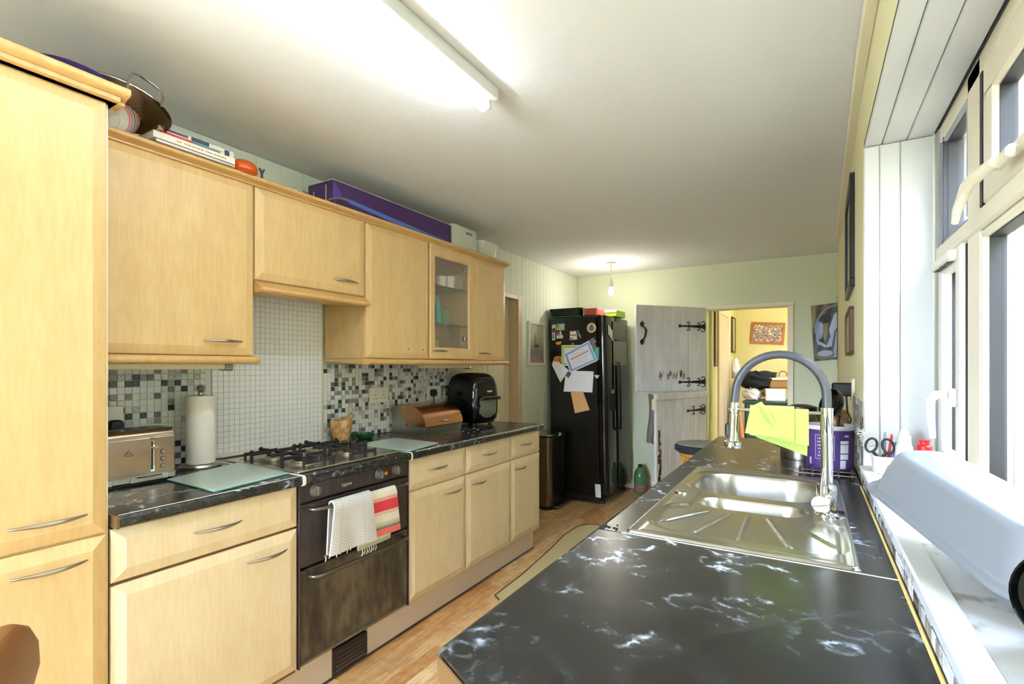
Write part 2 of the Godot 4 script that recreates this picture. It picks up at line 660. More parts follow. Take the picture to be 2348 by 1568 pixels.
func marble_tex() -> ImageTexture:
	var n := 1024
	var a := noise_img(n, n, 3, 0.0042, 5, true, 60.0).get_data()
	var b := noise_img(n, n, 4, 0.014, 4, true, 22.0).get_data()
	var c := noise_img(n, n, 5, 0.0035, 3).get_data()
	var d := noise_img(n, n, 6, 0.06, 4).get_data()
	return paint(n, n, func(x: int, y: int) -> Color:
		var i := y * n + x
		var big := smoothstep(0.58, 0.90, a[i] / 255.0)
		var net := smoothstep(0.55, 0.88, b[i] / 255.0)
		var msk := smoothstep(0.36, 0.66, c[i] / 255.0)
		var dirt := d[i] / 255.0
		var v := clampf(big * 0.6 * (0.3 + 0.7 * net) * (0.25 + 0.75 * msk) + net * msk * 0.8 * (0.22 + 0.78 * big + 0.15 * dirt), 0.0, 1.0)
		return Color("191a1a").lerp(Color("33332e"), dirt * 0.6).lerp(Color("b4bcd2"), v))

# ---------- the room ----------
func room_shell() -> void:
	var st := S()
	bx(st, -2.7, 0.6, -0.16, -0.004, -1.7, 5.56, 0.0)
	var fl := struct("floor", st, M.subfloor, "wood strip floor running down the galley kitchen", "floor")
	var x := -1.757
	var w := 0.0735
	while x < -0.42:
		var d := 0.40 + rng.randf() * 0.4 - 0.4
		while d < 5.41:
			var L := minf(0.50 + rng.randf() * 0.25, 5.415 - d)
			if L < 0.08: break
			var pk := S()
			box(pk, Vector3.ZERO, Vector3(w - 0.0008, 0.006, L - 0.0008), 0.0008)
			var p := obj("plank", pk, M["plank%d" % (rng.randi() % 4)], fl)
			p.position = V(x + w / 2, -0.003, d + L / 2)
			d += L
		x += w
	st = S()
	bx(st, -2.7, 0.6, 2.36, 2.50, -1.7, 5.56, 0.0)
	struct("ceiling", st, M.ceiling_paint, "flat white painted kitchen ceiling", "ceiling")
	# left wall with a doorway between the units and the fridge
	st = S()
	bx(st, -2.55, -2.334, 0.0, 2.36, -1.7, 3.30, 0.0)
	bx(st, -2.55, -2.334, 1.985, 2.36, 3.30, 4.03, 0.0)
	bx(st, -2.55, -2.334, 0.0, 2.36, 4.03, 5.56, 0.0)
	bx(st, -2.62, -2.55, 0.0, 2.36, 3.1, 4.3, 0.0)
	var wl := struct("wall_left", st, M.green_paint, "pale green boarded wall behind the maple units and the fridge", "wall")
	var d := 4.108
	while d < 5.41:
		st = S()
		bx(st, -2.334, -2.324, 0.0, 2.358, d, minf(d + 0.0728, 5.418) - 0.0006, 0.002)
		obj("board", st, M.green_board, wl)
		d += 0.073
	d = 3.285
	while d < 4.10:
		st = S()
		bx(st, -2.334, -2.324, 1.99, 2.358, d, minf(d + 0.102, 4.104), 0.002)
		obj("board", st, M.green_board, wl)
		d += 0.103
	d = 0.3
	while d < 3.28:
		st = S()
		bx(st, -2.334, -2.324, 2.0, 2.358, d, minf(d + 0.1305, 3.284), 0.002)
		obj("board", st, M.green_board, wl)
		d += 0.131
	# architrave and cream boarded door in the left wall
	st = S()
	bx(st, -2.334, -2.318, 0.0, 1.99, 4.03, 4.104, 0.004)
	bx(st, -2.334, -2.318, 1.945, 1.99, 3.29, 4.03, 0.004)
	bx(st, -2.42, -2.334, 0.0, 1.985, 4.018, 4.0295, 0.0)
	bx(st, -2.42, -2.334, 1.972, 1.984, 3.301, 4.018, 0.0)
	struct("trim_1", st, M.beige_gloss, "beige door lining at the end of the left units", "trim")
	st = S()
	bx(st, -2.44, -2.42, 0.0, 1.98, 3.302, 4.028, 0.002)
	var dl := struct("door_1", st, M.cream_board, "closed cream boarded door recessed beside the air fryer", "door")
	d = 3.304
	while d < 4.02:
		st = S()
		bx(st, -2.42, -2.412, 0.0, 1.98, d, minf(d + 0.09, 4.026) - 0.002, 0.004)
		obj("board", st, M.cream_board, dl)
		d += 0.09
	# end wall with the stable door opening
	st = S()
	bx(st, -2.55, -0.905, 0.0, 2.36, 5.42, 5.56, 0.0)
	bx(st, -0.905, -0.185, 1.90, 2.36, 5.42, 5.56, 0.0)
	bx(st, -0.185, 0.6, 0.0, 2.36, 5.42, 5.56, 0.0)
	struct("wall_end", st, M.green_paint, "pale green end wall behind the fridge and the white stable door", "wall")
	st = S()
	bx(st, -0.965, -0.125, 1.90, 1.945, 5.392, 5.419, 0.006)
	bx(st, -0.185, -0.135, 0.0, 1.90, 5.392, 5.419, 0.004)
	struct("trim_2", st, M.cream_paint, "cream frame around the stable door opening", "trim")
	st = S()
	bx(st, -2.32, -0.97, 0.0, 0.11, 5.40, 5.418, 0.004)
	struct("baseboard_end", st, M.cream_paint, "cream skirting board along the end wall by the green bottle", "skirting")
	# right wall, slightly out of square, opened for the window
	st = S()
	var up := PackedVector2Array([Vector2(0.16, 2.145), Vector2(0.215, 5.56), Vector2(0.5, 5.56), Vector2(0.5, 2.145)])
	prism(st, up, V(0, 0, 0), Vector3.RIGHT, Vector3.FORWARD, Vector3.UP, 2.36)
	bx(st, 0.16, 0.5, 0.0, 0.955, 0.45, 2.145, 0.0)
	bx(st, 0.16, 0.5, 2.106, 2.36, 0.45, 2.145, 0.0)
	bx(st, 0.16, 0.5, 0.0, 2.36, -1.7, 0.45, 0.0)
	bx(st, 0.356, 0.5, 0.955, 2.106, 0.45, 0.851, 0.0)
	struct("wall_right", st, M.yellow_wall, "pale yellow green wall on the window side above the sink", "wall")
	st = S()
	bx(st, -2.7, 0.6, 0.0, 0.12, -1.7, -1.55, 0.0)
	bx(st, -2.7, 0.6, 2.10, 2.36, -1.7, -1.55, 0.0)
	bx(st, -2.7, -2.20, 0.12, 2.10, -1.7, -1.55, 0.0)
	bx(st, -1.0, 0.6, 0.12, 2.10, -1.7, -1.55, 0.0)
	struct("wall_back", st, M.green_paint, "pale green wall at the near end of the kitchen", "wall")
	st = S()
	for q in [-2.20, -1.63, -1.06]: bx(st, q, q + 0.06, 0.12, 2.10, -1.66, -1.60, 0.006)
	bx(st, -2.20, -1.0, 0.12, 0.20, -1.66, -1.60, 0.006)
	bx(st, -2.20, -1.0, 2.03, 2.10, -1.66, -1.60, 0.006)
	var gd := struct("door_4", st, M.upvc_white, "added white glazed doors letting in daylight unseen behind the camera", "door")  # glazing added out of view to bring daylight down the room
	for q in [-2.14, -1.57]:
		st = S()
		bx(st, q, q + 0.51, 0.20, 2.03, -1.634, -1.630, 0.0)
		obj("pane", st, M.pane, gd)
	# cream batten between ceiling and right wall
	st = S()
	prism(st, PackedVector2Array([Vector2(0.128, -1.5), Vector2(0.128, 2.0), Vector2(0.168, 4.55), Vector2(0.205, 4.55), Vector2(0.16, 2.0), Vector2(0.16, -1.5)]), V(0, 2.315, 0), Vector3.RIGHT, Vector3.FORWARD, Vector3.UP, 0.042, 0.003)
	struct("trim_3", st, M.cream_paint, "cream wooden batten along the ceiling above the window", "trim")

func window_and_sill() -> void:
	# reveal: boarded soffit and side, and the sill board
	var st := S()
	bx(st, 0.161, 0.352, 2.100, 2.106, 0.45, 2.14, 0.0)
	var so := struct("trim_4", st, M.gasket, "white boarded soffit over the kitchen window", "trim")
	var xs := [0.161, 0.212, 0.280, 0.352]
	for k in 3:
		st = S()
		bx(st, xs[k], xs[k + 1] - 0.002, 2.090, 2.1005, 0.45, 2.14, 0.003)
		obj("board", st, M.white_board, so)
	st = S()
	bx(st, 0.161, 0.352, 0.985, 2.09, 2.134, 2.144, 0.0)
	var sd := struct("trim_5", st, M.cream_board, "white boarded side of the window reveal", "trim")
	for k in 3:
		st = S()
		bx(st, [0.160, 0.205, 0.262][k], [0.205, 0.262, 0.351][k] - 0.0015, 0.985, 2.088, 2.124, 2.1345, 0.003)
		obj("board", st, M.white_board, sd)
	st = S()
	bx(st, 0.150, 0.354, 0.955, 0.984, 0.45, 2.124, 0.004)
	var sill := struct("trim_6", st, M.sill_paint if M.has("sill_paint") else sill_mat(), "stained white painted window sill under the grey washing up bowl", "window sill")
	st = S()
	bx(st, 0.147, 0.186, 0.978, 0.9875, 0.45, 2.12, 0.003)
	obj("nosing", st, M.white_board, sill)
	# frame
	st = S()
	var X0 := 0.355
	var X1 := 0.415
	bx(st, X0, X1, 2.04, 2.09, 0.85, 2.10, 0.004)
	bx(st, X0, X1, 0.984, 1.03, 0.85, 2.10, 0.004)
	bx(st, X0 - 0.006, X1, 1.66, 1.712, 0.85, 2.10, 0.006)
	bx(st, X0, X1, 0.984, 2.09, 1.63, 1.752, 0.008)
	bx(st, X0, X1, 0.984, 2.09, 0.852, 0.95, 0.008)
	var wn := struct("window_1", st, M.upvc, "cream framed window with open-out casements beside the sink", "window")
	st = S()
	bx(st, X0 - 0.004, X1, 0.984, 2.09, 2.075, 2.122, 0.003)
	bx(st, X0 + 0.004, X1, 0.984, 2.085, 2.045, 2.075, 0.003)
	obj("outer_frame", st, M.grey_strip, wn)
	st = S()
	bx(st, X0 + 0.001, X1 - 0.01, 0.99, 2.085, 2.030, 2.046, 0.0)
	bx(st, X0 - 0.001, X1 - 0.02, 1.715, 2.038, 1.612, 1.632, 0.0)
	bx(st, 0.3505, 0.3545, 2.086, 2.103, 0.45, 2.12, 0.0)
	bx(st, X0 - 0.001, X1 - 0.02, 1.03, 1.655, 1.752, 1.762, 0.0)
	obj("rubber_seal", st, M.gasket, wn)
	# left casement below, left light above, top-hung sash, big fixed pane
	var sash := func(called: String, y0: float, y1: float, d0: float, d1: float, w: float, out: float, m: Material) -> Node:
		var s := S()
		bx(s, X0 - out, X1 - 0.01, y0, y0 + w, d0, d1, 0.006)
		bx(s, X0 - out, X1 - 0.01, y1 - w, y1, d0, d1, 0.006)
		bx(s, X0 - out, X1 - 0.01, y0 + w * 0.8, y1 - w * 0.8, d0, d0 + w, 0.006)
		bx(s, X0 - out, X1 - 0.01, y0 + w * 0.8, y1 - w * 0.8, d1 - w, d1, 0.006)
		var o := obj(called, s, m, wn)
		var g := S()
		bx(g, X1 - 0.024, X1 - 0.020, y0 + w - 0.006, y1 - w + 0.006, d0 + w - 0.006, d1 - w + 0.006, 0.0)
		obj("pane", g, M.pane, o)
		g = S()
		var e := 0.004
		bx(g, X0 + 0.012, X1 - 0.018, y0 + w, y0 + w + e, d0 + w, d1 - w, 0.0)
		bx(g, X0 + 0.012, X1 - 0.018, y1 - w - e, y1 - w, d0 + w, d1 - w, 0.0)
		bx(g, X0 + 0.012, X1 - 0.018, y0 + w, y1 - w, d0 + w, d0 + w + e, 0.0)
		bx(g, X0 + 0.012, X1 - 0.018, y0 + w, y1 - w, d1 - w - e, d1 - w, 0.0)
		obj("glazing_seal", g, M.gasket, o)
		return o
	var cas: Node = sash.call("casement", 1.03, 1.66, 1.765, 2.030, 0.052, 0.012, M.upvc_white)
	sash.call("top_light", 1.712, 2.04, 1.752, 2.045, 0.012, 0.0, M.grey_strip)
	var top: Node = sash.call("top_sash", 1.715, 2.04, 0.955, 1.611, 0.075, 0.0, M.upvc)
	sash.call("fixed_light", 1.03, 1.66, 0.95, 1.63, 0.02, 0.0, M.upvc)
	# trickle vent and handles
	st = S()
	bx(st, X0 - 0.03, X0, 1.622, 1.652, 1.80, 2.03, 0.006)
	var tv := obj("trickle_vent", st, M.upvc_white, wn)
	st = S()
	for k in 3: bx(st, X0 - 0.026, X0 - 0.006, 1.6205, 1.6225, 1.83 + k * 0.065, 1.88 + k * 0.065, 0.0)
	obj("vent_slot", st, M.gasket, tv)
	st = S()
	box(st, V(X0 - 0.022, 1.245, 1.79), Vector3(0.02, 0.05, 0.028), 0.006)
	tube(st, [V(X0 - 0.03, 1.252, 1.79), V(X0 - 0.055, 1.252, 1.80), V(X0 - 0.066, 1.235, 1.806), V(X0 - 0.066, 1.19, 1.806), V(X0 - 0.062, 1.13, 1.806)], [0.012, 0.012, 0.011, 0.010, 0.008], 10)
	obj("casement_handle", st, M.upvc_white, wn)
	st = S()
	box(st, V(X0 - 0.022, 1.745, 1.36), Vector3(0.02, 0.026, 0.09), 0.006)
	tube(st, [V(X0 - 0.03, 1.745, 1.38), V(X0 - 0.045, 1.742, 1.44), V(X0 - 0.052, 1.735, 1.50), V(X0 - 0.056, 1.70, 1.56), V(X0 - 0.056, 1.675, 1.585)], [0.013, 0.014, 0.013, 0.010, 0.008], 10)
	obj("sash_handle", st, M.upvc, wn)

func sill_mat() -> StandardMaterial3D:
	var a := noise_img(512, 512, 101, 0.012, 4).get_data()
	var b := noise_img(512, 512, 102, 0.05, 4).get_data()
	var m := mat("sill_paint", "ffffff", 0.5)
	tri(m, paint(512, 512, func(x: int, y: int) -> Color:
		var i := y * 512 + x
		var k := smoothstep(0.62, 0.9, a[i] / 255.0 * 0.75 + b[i] / 255.0 * 0.3)
		var r := smoothstep(0.72, 0.95, a[(i * 7 + 91) % 262144] / 255.0) * 0.0
		return Color("c6c8ca").lerp(Color("857f74"), k * 0.8).lerp(Color("a8742e"), r)), 1.2)
	return m

func hallway() -> void:
	var st := S()
	bx(st, -1.2, 1.0, -0.16, 0.0, 5.56, 7.6, 0.0)
	struct("floor", st, M.subfloor, "floor of the hallway beyond the stable door", "floor")
	st = S()
	bx(st, -1.2, 1.0, 2.36, 2.5, 5.56, 7.6, 0.0)
	struct("ceiling", st, M.ceiling_paint, "hallway ceiling beyond the stable door", "ceiling")
	st = S()
	bx(st, -1.1, 0.9, 0.0, 2.36, 7.48, 7.6, 0.0)
	struct("wall_far", st, M.yellow_paint, "textured yellow wall at the far end of the hallway", "wall")
	relief(M.yellow_paint, 111, 0.09, 0.25, 3.0)
	st = S()
	bx(st, -1.1, -0.875, 0.0, 2.36, 5.56, 7.48, 0.0)
	struct("wall_hall", st, M.yellow_paint, "yellow side wall of the hallway with a beige door frame", "wall")
	st = S()
	bx(st, 0.8, 0.95, 0.0, 2.36, 5.56, 7.48, 0.0)
	struct("wall_hall_right", st, M.yellow_paint, "yellow wall on the hidden side of the hallway", "wall")
	st = S()
	bx(st, -0.875, -0.855, 0.0, 1.98, 5.90, 5.98, 0.004)
	bx(st, -0.875, -0.855, 0.0, 1.98, 6.62, 6.72, 0.004)
	bx(st, -0.875, -0.855, 1.92, 1.98, 5.98, 6.62, 0.004)
	bx(st, -0.875, -0.865, 0.0, 1.92, 5.98, 6.62, 0.0)
	struct("trim_7", st, M.beige_gloss, "beige door and frame in the hallway side wall", "trim")
	var l := thing("added_hall_light", "added unseen round ceiling lamp to light the yellow hallway", "ceiling light", V(-0.05, 2.36, 6.5))  # lamp added out of view to brighten the hallway
	st = S()
	lathe(st, [Vector2(0, 0), Vector2(0.09, 0), Vector2(0.09, -0.02), Vector2(0, -0.02)], Vector3.ZERO)
	obj("base", st, M.white_plastic, l)
	st = S()
	lathe(st, [Vector2(0.08, -0.02), Vector2(0.08, -0.05), Vector2(0.05, -0.08), Vector2(0, -0.09)], Vector3.ZERO)
	obj("globe", st, M.bulb_glow, l)
	omni("added_hall_lamp", V(-0.05, 2.24, 6.5), 0.42, 0.06, Color(1.0, 0.95, 0.84))
	# pictures
	pic_frame("picture_frame", "orange framed crowded drawing hung crooked on the far yellow wall", V(-0.488, 1.77, 7.465), Basis(Vector3.BACK, -0.075), 0.40, 0.285, 0.03, 0.02, M.orange_frame if M.has("orange_frame") else mat("orange_frame", "a8601c", 0.5), speckle_tex())
	pic_frame("picture_frame", "small dark framed pale picture on the hallway side wall", V(-0.862, 1.74, 7.13), Basis(Vector3.UP, PI / 2), 0.30, 0.46, 0.02, 0.02, M.dark_wood, flat_tex(Color("c9bf92"), Color("a59a70")))
	pic_frame("picture_frame", "tall narrow gold edged strip picture just inside the hallway", V(-0.862, 1.64, 5.72), Basis(Vector3.UP, PI / 2), 0.15, 0.62, 0.012, 0.02, M.dark_wood, flat_tex(Color("d8c98a"), Color("b59c50")))
	# things heaped at the end of the hallway
	st = S()
	bx(st, -0.66, 0.10, 0.0, 0.93, 6.42, 6.95, 0.02)
	var cr := one("storage_crate", st, M.crate_green, "dark green storage chest in the hallway holding the heap", "chest")
	st = S()
	bx(st, -0.68, 0.12, 0.90, 0.932, 6.40, 6.97, 0.01)
	obj("lid", st, M.crate_green, cr)
	st = S()
	heap(st, V(-0.52, 1.165, 6.62), Vector3(0.20, 0.105, 0.17), 5)
	one("coat", st, M.coat_black, "crumpled black coat on top of the hallway heap", "coat")
	st = S()
	heap(st, V(-0.585, 1.0, 6.55), Vector3(0.10, 0.07, 0.09), 8)
	one("cloth_bundle", st, M.white_cloth, "crumpled cream cloth bundle beneath the black coat", "cloth")
	st = S()
	heap(st, V(-0.46, 1.03, 6.66), Vector3(0.07, 0.06, 0.08), 12)
	one("scarf", st, M.ochre, "mustard yellow scarf poking out under the black coat", "scarf")
	var wb := thing("basket_box", "cream plastic box on the dark green chest in the hallway", "box", V(-0.345, 0.932, 6.55))
	st = S()
	box(st, Vector3(0, 0.07, 0), Vector3(0.20, 0.14, 0.2), 0.012)
	obj("body", st, M.white_cloth, wb)
	st = S()
	box(st, Vector3(0, 0.138, 0), Vector3(0.208, 0.012, 0.208), 0.004)
	obj("rim", st, M.cream_paint, wb)
	var bk := thing("wicker_basket", "brown wicker basket with a cream liner stacked in the hallway", "basket", V(-0.30, 1.076, 6.58))
	st = S()
	box(st, Vector3(0, 0.05, 0), Vector3(0.22, 0.10, 0.2), 0.02)
	obj("body", st, M.basket, bk)
	st = S()
	box(st, Vector3(0, 0.11, 0), Vector3(0.235, 0.025, 0.215), 0.01)
	obj("liner", st, M.white_cloth, bk)
	st = S()
	tube(st, arc_pts(V(-0.27, 1.235, 6.55), Vector3.RIGHT, Vector3.UP, 0.04, -0.4, 3.6, 14), 0.007, 8)
	one("cane_handle", st, M.basket, "curled cane hoop on top of the wicker basket", "hoop")
	st = S()
	tube(st, [V(-0.735, 1.17, 6.3), V(-0.67, 0.5, 6.3), V(-0.63, 0.0, 6.32)], 0.022, 10)
	one("curtain_pole", st, M.orange_rod, "orange brown rod leaning in the hallway behind the tap", "rod")
	var yb := thing("mop", "white and yellow mop leaning in the hallway corner", "mop", V(-0.79, 0, 6.7))
	st = S()
	tube(st, [Vector3(0, 0, 0), Vector3(0.01, 1.2, 0.02)], 0.012, 8)
	obj("pole", st, M.ochre, yb)
	st = S()
	heap(st, Vector3(0.0, 1.30, 0.02), Vector3(0.045, 0.12, 0.05), 21)
	obj("head", st, M.white_cloth, yb)

# lumpy soft heap
func heap(st: SurfaceTool, c: Vector3, r: Vector3, seed_: int) -> void:
	var n := FastNoiseLite.new()
	n.seed = seed_
	n.frequency = 1.4
	var rings := []
	var U := 14
	var W := 22
	for i in range(1, U):
		var a := PI * i / U - PI / 2
		var ring := PackedVector3Array()
		for k in W:
			var b := TAU * k / W
			var dir := Vector3(cos(a) * cos(b), sin(a), cos(a) * sin(b))
			var s := 1.0 + 0.55 * n.get_noise_3dv(dir * 1.3) + 0.25 * n.get_noise_3dv(dir * 3.5)
			var p := dir * r * s
			p.y = maxf(p.y, -r.y)
			ring.append(c + p)
		rings.append(ring)
	loft(st, rings, true, 7)

func flat_tex(a: Color, b: Color) -> ImageTexture:
	return paint(32, 64, func(x: int, y: int) -> Color: return a.lerp(b, 0.5 + 0.5 * sin(x * 0.4) * cos(y * 0.31)))

func speckle_tex() -> ImageTexture:
	var r := RandomNumberGenerator.new()
	r.seed = 5
	var im := Image.create(160, 112, false, Image.FORMAT_RGB8)
	im.fill(Color("8a7560"))
	var pal := ["d8c9b0", "5c4a44", "a86a58", "c7a27e", "403a44", "e0d6c4", "8f7a70", "b58a7a"]
	for k in 420:
		var w := 3 + r.randi() % 9
		im.fill_rect(Rect2i(r.randi() % 160, r.randi() % 112, w, 2 + r.randi() % 8), Color(pal[r.randi() % 8]))
	return ImageTexture.create_from_image(im)

# a framed picture; its face looks along the basis' +Z
func pic_frame(called: String, label: String, at: Vector3, b: Basis, w: float, h: float, bar: float, depth: float, fm: Material, tex: Texture2D, mount := 0.0) -> Node3D:
	var t := thing(called, label, "picture", at)
	t.basis = b
	var st := S()
	box(st, Vector3(0, h / 2 - bar / 2, 0), Vector3(w, bar, depth), 0.003)
	box(st, Vector3(0, -h / 2 + bar / 2, 0), Vector3(w, bar, depth), 0.003)
	box(st, Vector3(w / 2 - bar / 2, 0, 0), Vector3(bar, h - 2 * bar, depth), 0.003)
	box(st, Vector3(-w / 2 + bar / 2, 0, 0), Vector3(bar, h - 2 * bar, depth), 0.003)
	obj("frame", st, fm, t)
	st = S()
	var x := w / 2 - bar + 0.001
	var y := h / 2 - bar + 0.001
	card(st, [Vector3(-x, y, depth * 0.1), Vector3(x, y, depth * 0.1), Vector3(x, -y, depth * 0.1), Vector3(-x, -y, depth * 0.1)], 0.004)
	obj("print", st, print_mat("print_" + str(taken[called]) + called, tex, 0.4), t)
	return t

func outside() -> void:
	var st := S()
	bx(st, -12.0, 9.0, -0.3, -0.18, -10.0, 8.0, 0.0)
	one("ground", st, M.render_wall, "paved yard outside the kitchen window", "ground").set_meta("kind", "structure")
	st = S()
	bx(st, 0.52, 3.6, -0.15, 2.9, 2.75, 3.0, 0.0)
	var w := struct("wall_outside", st, M.render_wall, "beige rendered outhouse wall outside the window", "wall")
	st = S()
	bx(st, 1.45, 1.7, -0.18, 3.0, -7.0, 3.0, 0.0)
	struct("wall_sky_block", st, M.render_wall, "added unseen wall outside that blocks sky light from the window", "wall")  # unseen wall, placed to hold back sky light at the window
	st = S()
	bx(st, 0.54, 0.60, -0.15, 2.6, 2.68, 2.75, 0.006)
	obj("post", st, M.brown_post, w)
	var xs := [0.605, 0.69, 0.775]
	for k in 2:
		st = S()
		bx(st, xs[k], xs[k + 1] - 0.008, -0.15, 2.5, 2.69, 2.75, 0.006)
		obj("board", st, M.upvc_white, w)
	st = S()
	bx(st, 0.80, 0.85, -0.15, 2.9, 2.70, 2.75, 0.01)
	obj("downpipe", st, M.brown_post, w)

# ---------- the two-leaf stable door, standing open ----------
func doors() -> void:
	var hinge := func(parent: Node, s: float, y: float, L: float) -> void:
		var st := S()
		var z := 0.024
		var bar := PackedVector2Array([Vector2(0, -0.030), Vector2(0.05, -0.018), Vector2(L * 0.6, -0.009), Vector2(L, -0.007), Vector2(L, 0.007), Vector2(L * 0.6, 0.009), Vector2(0.05, 0.018), Vector2(0, 0.030)])
		prism(st, bar, Vector3(-s, y, z - 0.004), Vector3.LEFT, Vector3.UP, Vector3.BACK, 0.005, 0.001)
		prism(st, disc_poly(0.016, 14), Vector3(-s - L, y, z - 0.004), Vector3.LEFT, Vector3.UP, Vector3.BACK, 0.006, 0.001)
		for sg in [-1, 1]:
			for q in [[0.03, 0.027, 0.020], [0.085, 0.018, 0.013], [0.21, 0.015, 0.015]]:
				var c := Vector3(-s - q[0], y + sg * (0.012 + q[2]), z)
				tube(st, arc_pts(c, Vector3.RIGHT, Vector3.UP * sg, q[2], -PI * 0.5, PI * 0.95, 10), 0.0045, 6)
		obj("strap_hinge", st, M.black_iron, parent)
	# each leaf: local -X runs from the hinge to the free edge, +Z faces into the kitchen
	var H := V(-0.918, 0, 5.385)
	var leaf := func(called: String, label: String, y0: float, y1: float, a: float) -> Node3D:
		var t := thing(called, label, "door", H)
		t.set_meta("kind", "structure")
		t.rotation.y = a
		for k in 8:
			var st := S()
			var w := 0.815 / 8
			box(st, Vector3(-0.006 - w * (k + 0.5), (y0 + y1) / 2, 0.006), Vector3(w - 0.002, y1 - y0, 0.028), 0.004)
			obj("plank", st, M.door_paint if M.has("door_paint") else door_mat(), t)
		var st := S()
		for y in [y0 + 0.14, y1 - 0.14]: box(st, Vector3(-0.41, y, -0.018), Vector3(0.76, 0.10, 0.02), 0.004)
		obj("ledge", st, M.door_paint, t)
		return t
	var up: Node3D = leaf.call("door_2", "upper leaf of the white plank stable door, standing open with black hinges", 1.087, 1.922, deg_to_rad(50))
	hinge.call(up, 0.012, 1.73, 0.31)
	hinge.call(up, 0.012, 1.175, 0.31)
	var st := S()
	for y in [1.735, 1.565]:
		prism(st, PackedVector2Array([Vector2(0, 0.032), Vector2(0.024, 0.006), Vector2(0.014, -0.02), Vector2(0, -0.028), Vector2(-0.014, -0.02), Vector2(-0.024, 0.006)]), Vector3(-0.757, y, 0.02), Vector3.RIGHT, Vector3.UP, Vector3.BACK, 0.006, 0.001)
	tube(st, [Vector3(-0.757, 1.725, 0.026), Vector3(-0.748, 1.705, 0.045), Vector3(-0.735, 1.68, 0.058), Vector3(-0.745, 1.62, 0.058), Vector3(-0.755, 1.585, 0.045), Vector3(-0.757, 1.57, 0.026)], [0.008, 0.008, 0.011, 0.010, 0.008, 0.008], 10)
	obj("pull_handle", st, M.black_iron, up)
	# bare scratched patches where the paint has gone
	st = S()
	var r := RandomNumberGenerator.new()
	r.seed = 4
	for k in 34:
		var x := -0.26 - r.randf() * 0.22 if k > 7 else -0.50 - r.randf() * 0.06
		var h := 0.02 + r.randf() * 0.055
		box(st, Vector3(x, 1.245 + r.randf_range(-0.02, 0.02), 0.0205), Vector3(0.002 + r.randf() * 0.006, h, 0.001), 0.0, Basis(Vector3.BACK, r.randf_range(-0.3, 0.05)))
	obj("scratch", st, M.dark_wood, up)
	up.get_node("scratch").set_meta("kind", "stuff")
	var lo: Node3D = leaf.call("door_3", "lower leaf of the white plank stable door behind the stool, paint worn at its edge", 0.02, 1.02, deg_to_rad(68))
	hinge.call(lo, 0.03, 0.90, 0.30)
	st = S()
	box(st, Vector3(-0.40, 1.05, 0.006), Vector3(0.83, 0.06, 0.05), 0.006)
	obj("cap_rail", st, M.door_paint, lo)
	st = S()
	for k in 40:
		var y := 0.12 + pow(r.randf(), 1.4) * 0.65
		box(st, Vector3(-0.785 + r.randf() * 0.028, y, 0.0205), Vector3(0.008 + r.randf() * 0.022, 0.03 + r.randf() * 0.07, 0.001), 0.0)
	obj("worn_patch", st, M.dark_wood, lo)
	lo.get_node("worn_patch").set_meta("kind", "stuff")
	st = S()
	box(st, Vector3(-0.83, 0.98, 0.006), Vector3(0.022, 0.10, 0.05), 0.004)
	obj("latch_block", st, M.cream_board, lo)
	# cloth hung behind the lower leaf
	st = S()
	sheet(st, 8, 10, func(u: float, v: float) -> Vector3: return V(-1.37 + u * 0.10 + 0.012 * sin(v * 5.0), 1.06 - v * 0.47, 4.93 - u * 0.13 + 0.02 * sin(u * 7.0 + v * 3.0)), 0.008)
	one("apron", st, mat("apron_grey", "7d7566", 0.95), "grey cloth bag hanging behind the lower stable door leaf", "bag")

func door_mat() -> StandardMaterial3D:
	var m := mat("door_paint", "ffffff", 0.55)
	return tri(m, streak_tex(256, 256, 121, Color("cdccc8"), Color("e6e6e6"), 0.03), 1.2)

# ---------- mosaic splashbacks: each tile a part, the 300 that show largest singly, the rest as one field ----------
func tile_panel(called: String, label: String, X: float, d0: float, d1: float, y0: float, y1: float, pitch: float, kinds: Array, grout: Material, face := 1, see := Vector2(0, 1)) -> void:
	var st := S()
	bx(st, X, X - face * 0.006, y0, y1, d0, d1, 0.0)
	var p := struct(called, st, grout, label, "splashback")
	var tile := S()
	var s := pitch - 0.0022
	box(tile, Vector3.ZERO, Vector3(0.005, s, s), 0.0012)
	tile.generate_normals()
	var mesh := tile.commit()
	var field := {}
	var nd := int((d1 - d0) / pitch)
	var ny := int((y1 - y0) / pitch + 0.3)
	var cells := []
	for i in nd:
		for j in ny: cells.append([i, j])
	var key := func(c: Array) -> float:
		var d: float = d0 + (c[0] + 0.5) * pitch
		var y: float = y0 + (c[1] + 0.5) * pitch
		return (0.0 if d > see.x and d < see.y else 9.0) + Vector2(d, (y - 1.25) * 0.4).length()
	cells.sort_custom(func(a: Array, b: Array) -> bool: return key.call(a) < key.call(b))
	var n := 0
	for c in cells:
		var at := V(X + face * 0.0015, y0 + (c[1] + 0.5) * pitch, d0 + (c[0] + 0.5) * pitch)
		var roll := rng.randf()
		var m := ""
		for k in kinds:
			roll -= k[1]
			if roll <= 0.0 and m == "": m = k[0]
		if m == "": m = kinds[0][0]
		if n < 300:
			inst("tile", mesh, M[m], p).position = at
		else:
			if not field.has(m): field[m] = S()
			box(field[m], at, Vector3(0.005, s, s), 0.0)
		n += 1
	if field.size():
		var am := ArrayMesh.new()
		for m in field:
			field[m].generate_normals()
			field[m].commit(am)
			am.surface_set_material(am.get_surface_count() - 1, M[m])
		var o := MeshInstance3D.new()
		o.name = "tile_field"
		o.mesh = am
		o.set_meta("kind", "stuff")
		p.add_child(o, true)

